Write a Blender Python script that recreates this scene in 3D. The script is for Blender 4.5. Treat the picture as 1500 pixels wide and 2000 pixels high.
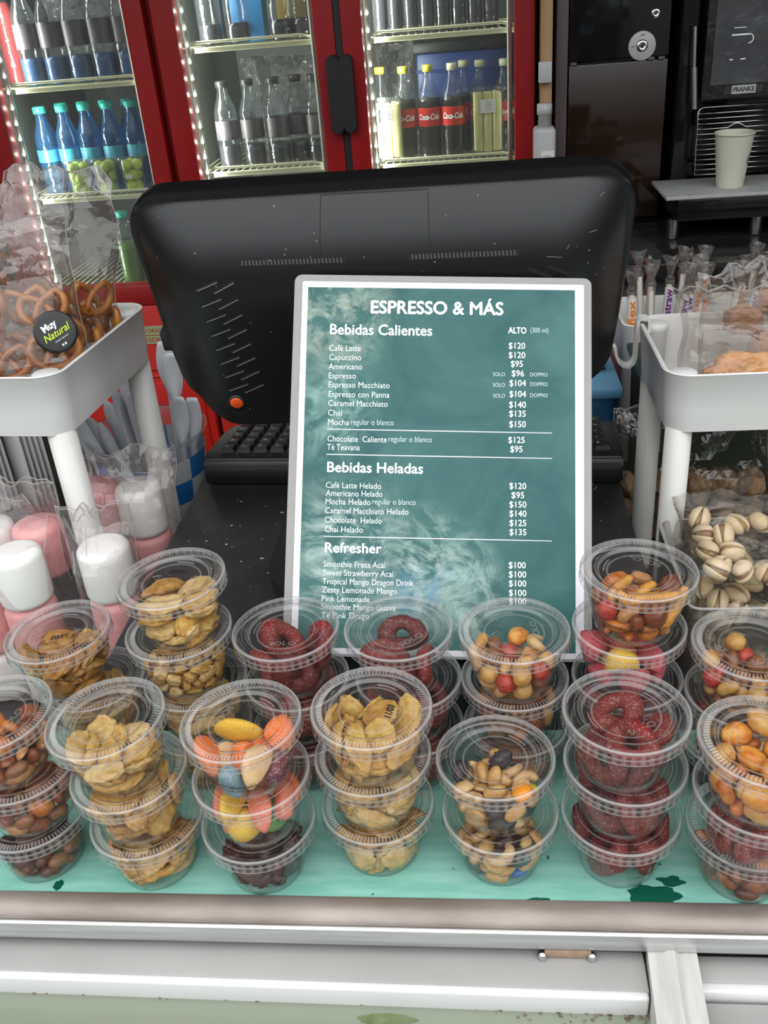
import bpy, bmesh, math, random
from mathutils import Vector, Matrix, Euler, Quaternion, noise
PI = math.pi
scene = bpy.context.scene
for _o in list(bpy.data.objects):
    bpy.data.objects.remove(_o)

# ------------------------------------------------------------------ camera
cam_data = bpy.data.cameras.new('camera')
cam = bpy.data.objects.new('camera', cam_data)
scene.collection.objects.link(cam)
scene.camera = cam
cam_data.sensor_fit = 'VERTICAL'
cam_data.sensor_height = 36.0
cam_data.lens = 36.0 * 1800 / 2000
cam_data.clip_start = 0.02
cam_data.clip_end = 60
def _cam_axes():
    up = Vector((-(1020 - 750), 4170 - 1000, 1800)).normalized()      # world up as the camera sees it
    x = -16500 - 750
    y = (1800 * up.z - x * up.x) / up.y
    X = -Vector((x, y, -1800)).normalized()
    Y = up.cross(X)
    return Matrix((X, Y, up))
cam.matrix_world = Matrix.Translation((0, 0, 0.533)) @ _cam_axes().to_4x4()

# ------------------------------------------------------------------ daylight and exposure
world = bpy.data.worlds.new('overcast_sky')
scene.world = world
world.use_nodes = True
_n = world.node_tree.nodes; _l = world.node_tree.links
_n.clear()
_tc = _n.new('ShaderNodeTexCoord'); _sp = _n.new('ShaderNodeSeparateXYZ'); _rp = _n.new('ShaderNodeValToRGB')
_bg = _n.new('ShaderNodeBackground'); _wo = _n.new('ShaderNodeOutputWorld')
_mp = _n.new('ShaderNodeMapRange'); _mp.inputs['From Min'].default_value = -1; _mp.inputs['From Max'].default_value = 1
_l.new(_tc.outputs['Generated'], _sp.inputs[0]); _l.new(_sp.outputs['Z'], _mp.inputs['Value']); _l.new(_mp.outputs[0], _rp.inputs[0])
_l.new(_rp.outputs[0], _bg.inputs[0]); _l.new(_bg.outputs[0], _wo.inputs[0])
_e = _rp.color_ramp.elements
_e[0].position = 0.47; _e[0].color = (0.05, 0.047, 0.045, 1)
_e[1].position = 1.0; _e[1].color = (1.05, 1.05, 1.05, 1)
_m = _rp.color_ramp.elements.new(0.57); _m.color = (0.24, 0.25, 0.26, 1)
_m = _rp.color_ramp.elements.new(0.74); _m.color = (0.95, 0.98, 1.0, 1)
_bg.inputs['Strength'].default_value = 1.75

vs = scene.view_settings
scene.display_settings.display_device = 'sRGB'
vs.view_transform = 'Standard'; vs.look = 'None'; vs.exposure = 0.55; vs.gamma = 1.0; vs.use_curve_mapping = False
cy = scene.cycles
cy.max_bounces = 9; cy.diffuse_bounces = 3; cy.glossy_bounces = 4; cy.transmission_bounces = 4
cy.transparent_max_bounces = 40
cy.caustics_reflective = False; cy.caustics_refractive = False
cy.sample_clamp_indirect = 4.0

# ------------------------------------------------------------------ helpers
COL = scene.collection

def link(name, data, parent=None):
    o = bpy.data.objects.new(name, data)
    COL.objects.link(o)
    if parent is not None:
        o.parent = parent
    return o

def obj(name, bm, m, parent=None, smooth=True):
    me = bpy.data.meshes.new(name)
    bmesh.ops.recalc_face_normals(bm, faces=bm.faces[:])
    bm.to_mesh(me); bm.free()
    for p in me.polygons:
        p.use_smooth = smooth
    if m is not None:
        for q in (m if isinstance(m, (list, tuple)) else [m]):
            me.materials.append(q)
    return link(name, me, parent)

def sharp(o, deg=35):
    me = o.data
    me.set_sharp_from_angle(angle=math.radians(deg))
    return o

def tag(o, label=None, cat=None, group=None, kind=None):
    if label: o['label'] = label
    if cat: o['category'] = cat
    if group: o['group'] = group
    if kind: o['kind'] = kind
    return o

def thing(name, label, cat, loc=(0, 0, 0), rz=0, group=None):
    o = link(name, None)
    o.location = loc; o.rotation_euler = (0, 0, rz)
    o.empty_display_size = 0.02
    return tag(o, label, cat, group)

def struct(o):
    o['kind'] = 'structure'
    return o

def dup(root, loc=None, rot=None, label=None, group=None):
    r = root.copy(); COL.objects.link(r)
    if loc is not None: r.location = loc
    if rot is not None: r.rotation_euler = rot
    if label: r['label'] = label
    if group: r['group'] = group
    for ch in root.children:
        c = ch.copy(); COL.objects.link(c); c.parent = r
        for g in ch.children:
            d = g.copy(); COL.objects.link(d); d.parent = c
    return r

def box(bm, x0, x1, y0, y1, z0, z1, mat=None, bev=0.0, seg=2):
    r = bmesh.ops.create_cube(bm, size=1.0)
    vs_ = r['verts']
    M_ = Matrix.Translation(((x0 + x1) / 2, (y0 + y1) / 2, (z0 + z1) / 2)) @ Matrix.Diagonal((abs(x1 - x0), abs(y1 - y0), abs(z1 - z0), 1))
    if mat is not None: M_ = mat @ M_
    bmesh.ops.transform(bm, matrix=M_, verts=vs_)
    if bev > 0:
        es = set(e for v in vs_ for e in v.link_edges)
        bmesh.ops.bevel(bm, geom=list(es), offset=bev, segments=seg, affect='EDGES', profile=0.5)

def boxobj(name, dims, m, parent=None, bev=0.0, seg=2, mat=None):
    bm = bmesh.new(); box(bm, *dims, mat=mat, bev=bev, seg=seg)
    return sharp(obj(name, bm, m, parent))

def lathe(bm, prof, n=48, mat=None, close_bottom=False, close_top=False, rfun=None):
    """rings of (r, z) revolved round z; rfun(i, k, r, z) may shift a ring's radius / height"""
    rings = []
    for k, (r, z) in enumerate(prof):
        ring = []
        for i in range(n):
            rr, zz = (r, z) if rfun is None else rfun(i, k, r, z)
            a = 2 * PI * i / n
            v = Vector((rr * math.cos(a), rr * math.sin(a), zz))
            if mat is not None: v = mat @ v
            ring.append(bm.verts.new(v))
        rings.append(ring)
    for a, b in zip(rings, rings[1:]):
        for i in range(n):
            bm.faces.new((a[i], a[(i + 1) % n], b[(i + 1) % n], b[i]))
    if close_bottom: bm.faces.new(rings[0][::-1])
    if close_top: bm.faces.new(rings[-1])
    return rings

def tube(bm, pts, r, n=10, cap=True, rf=None, closed=False):
    pts = [Vector(p) for p in pts]
    m = len(pts)
    rings = []
    up = Vector((0, 0, 1))
    prev = None
    for i, p in enumerate(pts):
        a = pts[(i - 1) % m] if (closed or i > 0) else p
        b = pts[(i + 1) % m] if (closed or i < m - 1) else p
        t = (b - a).normalized()
        if prev is None:
            s = t.cross(up)
            if s.length < 1e-3: s = t.cross(Vector((1, 0, 0)))
            s.normalize()
        else:
            s = prev - t * prev.dot(t); s.normalize()
        prev = s
        u = s.cross(t)
        rr = r if rf is None else r * rf(i / (m - 1))
        rings.append([bm.verts.new(p + (s * math.cos(2 * PI * k / n) + u * math.sin(2 * PI * k / n)) * rr) for k in range(n)])
    prs = list(zip(rings, rings[1:]))
    if closed: prs.append((rings[-1], rings[0]))
    for a, b in prs:
        for k in range(n):
            bm.faces.new((a[k], a[(k + 1) % n], b[(k + 1) % n], b[k]))
    if cap and not closed:
        bm.faces.new(rings[0][::-1]); bm.faces.new(rings[-1])

def poly_prism(bm, pts, z0, z1, mat=None):
    f = lambda x, y, z: (mat @ Vector((x, y, z))) if mat is not None else Vector((x, y, z))
    a = [bm.verts.new(f(x, y, z0)) for x, y in pts]
    b = [bm.verts.new(f(x, y, z1)) for x, y in pts]
    n = len(pts)
    bm.faces.new(a[::-1]); bm.faces.new(b)
    for i in range(n):
        bm.faces.new((a[i], a[(i + 1) % n], b[(i + 1) % n], b[i]))

def rrect(w, h, r, n=6, cx=0, cy=0):
    pts = []
    for sx, sy, a0 in ((1, 1, 0), (-1, 1, 90), (-1, -1, 180), (1, -1, 270)):
        for k in range(n + 1):
            a = math.radians(a0 + 90 * k / n)
            pts.append((cx + sx * (w / 2 - r) + r * math.cos(a), cy + sy * (h / 2 - r) + r * math.sin(a)))
    return pts

def text_mesh(s, bold=0.0, shear=0.0):
    c = bpy.data.curves.new('txt', 'FONT')
    c.body = s; c.size = 1.0; c.offset = bold; c.shear = shear; c.resolution_u = 3
    o = bpy.data.objects.new('txt', c)
    COL.objects.link(o)
    dg = bpy.context.evaluated_depsgraph_get(); dg.update()
    me = bpy.data.meshes.new_from_object(o.evaluated_get(dg))
    bpy.data.objects.remove(o); bpy.data.curves.remove(c)
    return me

def text_obj(name, s, m, parent, x0, x1, y, cap, bold=0.0, shear=0.0, mat=None, fn=None, heavy=0.0):
    """flat lettering fitted between x0 and x1 on baseline y with capital height cap, then moved by mat / fn"""
    me = text_mesh(s, bold, shear)
    xs = [v.co.x for v in me.vertices]
    lo, hi = min(xs), max(xs)
    k = (x1 - x0) / max(hi - lo, 1e-6)
    ky = cap / 0.69
    for v in me.vertices:
        p = Vector((x0 + (v.co.x - lo) * k, y + v.co.y * ky, 0))
        if mat is not None: p = mat @ p
        if fn is not None: p = fn(p)
        v.co = p
    if heavy:
        bm = bmesh.new(); bm.from_mesh(me)
        for q, (dx, dy) in enumerate(((heavy, 0), (heavy / 2, heavy / 2), (heavy / 2, -heavy / 2))):
            n0 = len(bm.verts); bm.from_mesh(me); bm.verts.ensure_lookup_table()
            for v in bm.verts[n0:]: v.co += Vector((dx, dy, 0.00004 * (q + 1)))
        bm.to_mesh(me); bm.free()
    me.name = name
    me.materials.clear(); me.materials.append(m)
    return link(name, me, parent)

# ------------------------------------------------------------------ materials
def newmat(name):
    m = bpy.data.materials.new(name); m.use_nodes = True
    return m, m.node_tree.nodes, m.node_tree.links

def mat(name, col, rough=0.5, metal=0.0, col2=None, scale=40.0, bump=0.0, bscale=None, spec=0.5, detail=4.0, lo=0.35, hi=0.65, sss=0.0, coat=0.0, stretch=None, bdist=0.001):
    m, n, l = newmat(name)
    p = n['Principled BSDF']
    p.inputs['Base Color'].default_value = (*col, 1)
    p.inputs['Roughness'].default_value = rough
    p.inputs['Metallic'].default_value = metal
    p.inputs['Specular IOR Level'].default_value = spec
    p.inputs['Coat Weight'].default_value = coat
    if sss:
        p.inputs['Subsurface Weight'].default_value = sss
        p.inputs['Subsurface Scale'].default_value = 0.004
        p.inputs['Subsurface Radius'].default_value = (1, 0.5, 0.3)
    if col2 is not None or bump:
        tc = n.new('ShaderNodeTexCoord')
        src = tc.outputs['Object']
        if stretch:
            mp = n.new('ShaderNodeMapping'); mp.inputs['Scale'].default_value = stretch
            l.new(src, mp.inputs['Vector']); src = mp.outputs[0]
    if col2 is not None:
        t = n.new('ShaderNodeTexNoise'); t.inputs['Scale'].default_value = scale; t.inputs['Detail'].default_value = detail
        l.new(src, t.inputs['Vector'])
        r = n.new('ShaderNodeValToRGB'); e = r.color_ramp.elements
        e[0].position = lo; e[0].color = (*col, 1); e[1].position = hi; e[1].color = (*col2, 1)
        l.new(t.outputs['Fac'], r.inputs[0]); l.new(r.outputs[0], p.inputs['Base Color'])
    if bump:
        t = n.new('ShaderNodeTexNoise'); t.inputs['Scale'].default_value = bscale or scale * 3; t.inputs['Detail'].default_value = 3
        l.new(src, t.inputs['Vector'])
        b = n.new('ShaderNodeBump'); b.inputs['Strength'].default_value = bump; b.inputs['Distance'].default_value = bdist
        l.new(t.outputs['Fac'], b.inputs['Height']); l.new(b.outputs[0], p.inputs['Normal'])
    return m

def sugar(name, col, col2, grain=900.0, white=0.25, sss=0.15):
    """sugar / chilli coated sweet: grainy with pale crystals"""
    m, n, l = newmat(name)
    p = n['Principled BSDF']; p.inputs['Roughness'].default_value = 0.55
    p.inputs['Subsurface Weight'].default_value = sss; p.inputs['Subsurface Scale'].default_value = 0.004
    tc = n.new('ShaderNodeTexCoord')
    v = n.new('ShaderNodeTexVoronoi'); v.inputs['Scale'].default_value = grain
    l.new(tc.outputs['Object'], v.inputs['Vector'])
    t = n.new('ShaderNodeTexNoise'); t.inputs['Scale'].default_value = 160
    l.new(tc.outputs['Object'], t.inputs['Vector'])
    mx = n.new('ShaderNodeMixRGB'); mx.inputs[1].default_value = (*col, 1); mx.inputs[2].default_value = (*col2, 1)
    l.new(t.outputs['Fac'], mx.inputs[0])
    sp = n.new('ShaderNodeSeparateColor'); l.new(v.outputs['Color'], sp.inputs[0])
    mr = n.new('ShaderNodeMapRange'); mr.inputs['From Min'].default_value = 0.78; mr.inputs['From Max'].default_value = 1.0; mr.inputs['To Max'].default_value = white
    l.new(sp.outputs[0], mr.inputs['Value'])
    m2 = n.new('ShaderNodeMixRGB'); m2.inputs[2].default_value = (0.85, 0.7, 0.6, 1)
    l.new(mr.outputs[0], m2.inputs[0]); l.new(mx.outputs[0], m2.inputs[1]); l.new(m2.outputs[0], p.inputs['Base Color'])
    b = n.new('ShaderNodeBump'); b.inputs['Strength'].default_value = 0.7; b.inputs['Distance'].default_value = 0.0006
    l.new(v.outputs['Distance'], b.inputs['Height']); l.new(b.outputs[0], p.inputs['Normal'])
    return m

def clear(name, tint=(0.97, 0.97, 0.97), haze=0.03, hazecol=(0.8, 0.8, 0.8), rough=0.06, ior=1.45, bump=0.0, bscale=30.0, gain=1.0, crease=0.0, edge=0.85):
    """thin clear plastic or glass: see-through, with a Fresnel reflection and a little haze"""
    m, n, l = newmat(name)
    n.remove(n['Principled BSDF'])
    out = n['Material Output']
    tr = n.new('ShaderNodeBsdfTransparent'); tr.inputs[0].default_value = (*tint, 1)
    df = n.new('ShaderNodeBsdfDiffuse'); df.inputs[0].default_value = (*hazecol, 1)
    tl = n.new('ShaderNodeBsdfTranslucent'); tl.inputs[0].default_value = (*hazecol, 1)
    gl = n.new('ShaderNodeBsdfGlossy'); gl.inputs['Roughness'].default_value = rough
    fr = n.new('ShaderNodeLayerWeight'); fr.inputs['Blend'].default_value = 0.5
    pw = n.new('ShaderNodeMath'); pw.operation = 'POWER'; pw.inputs[1].default_value = 4.0
    l.new(fr.outputs['Facing'], pw.inputs[0])
    f0 = ((ior - 1) / (ior + 1)) ** 2 * 0.8                         # both faces of the sheet
    sc = n.new('ShaderNodeMapRange'); sc.inputs['To Min'].default_value = f0; sc.inputs['To Max'].default_value = edge
    l.new(pw.outputs[0], sc.inputs['Value'])
    hz = n.new('ShaderNodeMixShader'); hz.inputs[0].default_value = 0.5
    l.new(df.outputs[0], hz.inputs[1]); l.new(tl.outputs[0], hz.inputs[2])
    m1 = n.new('ShaderNodeMixShader'); m1.inputs[0].default_value = haze
    l.new(tr.outputs[0], m1.inputs[1]); l.new(hz.outputs[0], m1.inputs[2])
    m2 = n.new('ShaderNodeMixShader')
    l.new(m1.outputs[0], m2.inputs[1]); l.new(gl.outputs[0], m2.inputs[2])
    mu = n.new('ShaderNodeMath'); mu.operation = 'MULTIPLY'; mu.inputs[1].default_value = gain; mu.use_clamp = True
    l.new(sc.outputs[0], mu.inputs[0]); l.new(mu.outputs[0], m2.inputs[0])
    l.new(m2.outputs[0], out.inputs[0])
    if bump:
        tc = n.new('ShaderNodeTexCoord')
        t = n.new('ShaderNodeTexNoise'); t.inputs['Scale'].default_value = bscale; t.inputs['Detail'].default_value = 3; t.inputs['Distortion'].default_value = 1.2
        l.new(tc.outputs['Object'], t.inputs['Vector'])
        h = t.outputs['Fac']
        if crease:
            v = n.new('ShaderNodeTexVoronoi'); v.feature = 'DISTANCE_TO_EDGE'; v.inputs['Scale'].default_value = bscale * crease
            l.new(t.outputs['Color'], v.inputs['Vector']) if False else l.new(tc.outputs['Object'], v.inputs['Vector'])
            ad = n.new('ShaderNodeMath'); ad.operation = 'ADD'
            l.new(h, ad.inputs[0]); l.new(v.outputs['Distance'], ad.inputs[1]); h = ad.outputs[0]
        b = n.new('ShaderNodeBump'); b.inputs['Strength'].default_value = bump; b.inputs['Distance'].default_value = 0.01
        l.new(h, b.inputs['Height'])
        for q in (gl, fr, df): l.new(b.outputs[0], q.inputs['Normal'])
    return m

def glow(name, col, strength):
    m, n, l = newmat(name)
    p = n['Principled BSDF']
    p.inputs['Base Color'].default_value = (*col, 1)
    p.inputs['Emission Color'].default_value = (*col, 1)
    p.inputs['Emission Strength'].default_value = strength
    return m

# ------------------------------------------------------------------ snack pieces (one mesh per variant, shared by the copies)
def _blob(rx, ry, rz, seed=0, amp=0.12, freq=1.4, sub=3, fn=None):
    bm = bmesh.new()
    bmesh.ops.create_icosphere(bm, subdivisions=sub, radius=1.0)
    off = Vector((seed * 7.3, seed * 3.1, seed * 1.7))
    for v in bm.verts:
        d = v.co.copy()
        k = 1 + amp * noise.noise(d * freq + off) + 0.5 * amp * noise.noise(d * freq * 2.7 + off)
        p = Vector((d.x * rx * k, d.y * ry * k, d.z * rz * k))
        if fn: p = fn(p, d)
        v.co = p
    return bm

def p_banana(s):
    rx, ry = ((0.0135, 0.0095), (0.016, 0.0075), (0.0115, 0.0105), (0.014, 0.006))[s % 4]
    k = (16, -14, 19, 12)[s % 4]
    def fn(p, d):
        w = 0.0015 * noise.noise(Vector((p.x * 170, p.y * 170, s * 5.0))) + 0.0007 * noise.noise(Vector((p.x * 420, p.y * 420, s * 3.0)))
        rim = max(0, (d.x * d.x + d.y * d.y) - 0.55) * 0.0022
        return Vector((p.x, p.y, p.z + k * p.x * p.x + w + (rim if p.z > 0 else 0)))
    return _blob(rx, ry, 0.0034, s, 0.20, 1.9, 4, fn)

def p_chunk(s):
    return _blob((0.0055, 0.007, 0.0045)[s % 3], (0.0045, 0.004, 0.0055)[s % 3], (0.0035, 0.003, 0.003)[s % 3], s, 0.45, 1.6, 3)

def p_peanut(s):
    def fn(p, d):
        q = p.copy()
        w = 1 - 0.13 * math.exp(-(d.x * 3.2) ** 2)
        q.y *= w; q.z *= w
        return q
    return _blob(0.0078, 0.0048, 0.0046, s, 0.06, 1.6, 3, fn)

def p_half(s):                      # split peanut: flat underside with a groove
    def fn(p, d):
        q = p.copy()
        if q.z < 0: q.z *= 0.18
        return q
    return _blob(0.0078, 0.005, 0.0048, s, 0.06, 1.6, 3, fn)

def p_cashew(s):
    bm = bmesh.new()
    pts = []
    for i in range(15):
        a = math.radians(-105 + 210 * i / 14)
        pts.append((0.0068 * math.cos(a) - 0.004, 0.0078 * math.sin(a), 0.0006 * math.sin(a * 2 + s)))
    tube(bm, pts, 0.0041, 10, True, lambda t: max(0.25, math.sin(PI * (0.06 + 0.88 * t)) ** 0.55 * (0.8 + 0.25 * t)))
    return bm

def p_stick(s):                     # rough corn stick
    bm = bmesh.new()
    L = (0.016, 0.013)[s % 2]
    pts = [(L * (2 * i / 16 - 1), 0.0016 * math.sin(i * 0.35 + s), 0.001 * math.cos(i * 0.5)) for i in range(17)]
    tube(bm, pts, 0.0038, 10, True, lambda t: max(0.35, math.sin(PI * (0.05 + 0.9 * t)) ** 0.3))
    for v in bm.verts:
        v.co += v.co.normalized() * 0.0007 * noise.noise(v.co * 420 + Vector((s, 0, 0)))
    return bm

def p_ball(s):
    return _blob(0.0068, 0.0065, 0.0063, s, 0.11, 2.0, 3)

def p_coated(s):                    # big coated peanut
    return _blob((0.0105, 0.0085)[s % 2], 0.0072, 0.0068, s, 0.16, 2.1, 3)

def p_ring(s):                      # coated gummy ring
    bm = bmesh.new()
    n, k = 26, 12
    R, r = 0.0100, 0.0060
    e = (1.0, 1.18, 0.86)[s % 3]
    vs_ = []
    for i in range(n):
        a = 2 * PI * i / n
        row = []
        for j in range(k):
            b = 2 * PI * j / k
            rr = R + r * math.cos(b)
            v = Vector((rr * math.cos(a) * e, rr * math.sin(a) / e, r * 0.92 * math.sin(b) + 0.0022 * math.sin(2 * a + s)))
            v += v.normalized() * 0.0007 * noise.noise(v * 300 + Vector((s, 0, 0)))
            row.append(bm.verts.new(v))
        vs_.append(row)
    for i in range(n):
        for j in range(k):
            bm.faces.new((vs_[i][j], vs_[(i + 1) % n][j], vs_[(i + 1) % n][(j + 1) % k], vs_[i][(j + 1) % k]))
    return bm

def p_drop(s):                      # gumdrop: dome on a flat foot
    def fn(p, d):
        q = p.copy()
        if d.z < -0.25: q.z = -0.25 * 0.011 + (d.z + 0.25) * 0.0012
        return q
    return _blob(0.0115, 0.0112, 0.0125, s, 0.05, 1.5, 3, fn)

def p_wedge(s):                     # fruit-slice gummy: half disc
    def fn(p, d):
        q = p.copy()
        if q.y < 0: q.y *= 0.12
        return q
    return _blob(0.0165, 0.0155, 0.0062, s, 0.04, 1.5, 3, fn)

def p_bar(s):
    def fn(p, d):
        f = lambda c: math.copysign(abs(c) ** 0.55, c)
        return Vector((f(d.x) * 0.0125, f(d.y) * 0.0058, f(d.z) * 0.0056))
    return _blob(1, 1, 1, s, 0, 1, 3, fn)

def p_raisin(s):
    return _blob(0.0085, 0.0058, 0.0048, s, 0.34, 2.6, 3)

def p_candy(s):
    return _blob(0.0068, 0.0068, 0.0042, s, 0.0, 1, 3)

def p_pretzel(s):
    bm = bmesh.new()
    pts = []
    for i in range(48):
        t = i / 47
        # one rope: crossing ends folded over a round loop
        a = math.radians(-118 + 416 * 0 + 0)
        u = -1.0 + 2.0 * t
        ang = u * math.radians(205)
        if abs(u) < 0.70:
            x = 0.0225 * math.sin(ang * 0.92); y = -0.0175 * math.cos(ang * 0.92) + 0.001
        else:
            q = (abs(u) - 0.70) / 0.30; sg = 1 if u > 0 else -1
            a0 = 0.70 * math.radians(205) * 0.92
            x0, y0 = 0.0225 * math.sin(a0) * sg, -0.0175 * math.cos(a0) + 0.001
            x = x0 * (1 - q) + (-0.010 * sg) * q - sg * 0.004 * math.sin(PI * q)
            y = y0 * (1 - q) + (-0.0135) * q + 0.004 * math.sin(PI * q)
        z = 0.0
        if abs(u) > 0.72:
            z = (0.0022 if u > 0 else -0.0022) * min(1, (abs(u) - 0.72) / 0.1)
        pts.append((x, y, z))
    tube(bm, pts, 0.0036, 10, True, lambda t: 0.85 + 0.3 * math.sin(PI * t))
    return bm

def p_pistachio(s):                 # two shell halves opened at one end, the nut between
    bm = bmesh.new()
    for sg in (1, -1):
        b = _blob(0.0098, 0.0066, 0.0066, s + (0 if sg > 0 else 9), 0.03, 1.5, 3)
        for v in b.verts:
            p = v.co
            if p.z * sg < 0: p.z *= 0.06
            R = Matrix.Rotation(-sg * math.radians(7), 3, 'Y')
            q = R @ (p - Vector((-0.0095, 0, 0))) + Vector((-0.0095, 0, 0))
            q.z += sg * 0.0003
            v.co = q
        me = bpy.data.meshes.new('t'); b.to_mesh(me); b.free(); bm.from_mesh(me); bpy.data.meshes.remove(me)
    b = _blob(0.0075, 0.0048, 0.0042, s + 3, 0.05, 1.5, 2)
    for v in b.verts: v.co.x += 0.0012
    me = bpy.data.meshes.new('t'); b.to_mesh(me); b.free()
    n0 = len(bm.faces)
    bm.from_mesh(me); bpy.data.meshes.remove(me)
    bm.faces.ensure_lookup_table()
    for f in bm.faces[n0:]: f.material_index = 1
    return bm

PIECE = {'banana': (p_banana, 4), 'chunk': (p_chunk, 3), 'peanut': (p_peanut, 2), 'half': (p_half, 2), 'cashew': (p_cashew, 2), 'stick': (p_stick, 2),
         'ball': (p_ball, 2), 'coated': (p_coated, 2), 'ring': (p_ring, 3), 'drop': (p_drop, 2), 'wedge': (p_wedge, 2), 'bar': (p_bar, 2),
         'raisin': (p_raisin, 2), 'candy': (p_candy, 1), 'pretzel': (p_pretzel, 2), 'pistachio': (p_pistachio, 3)}

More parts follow.
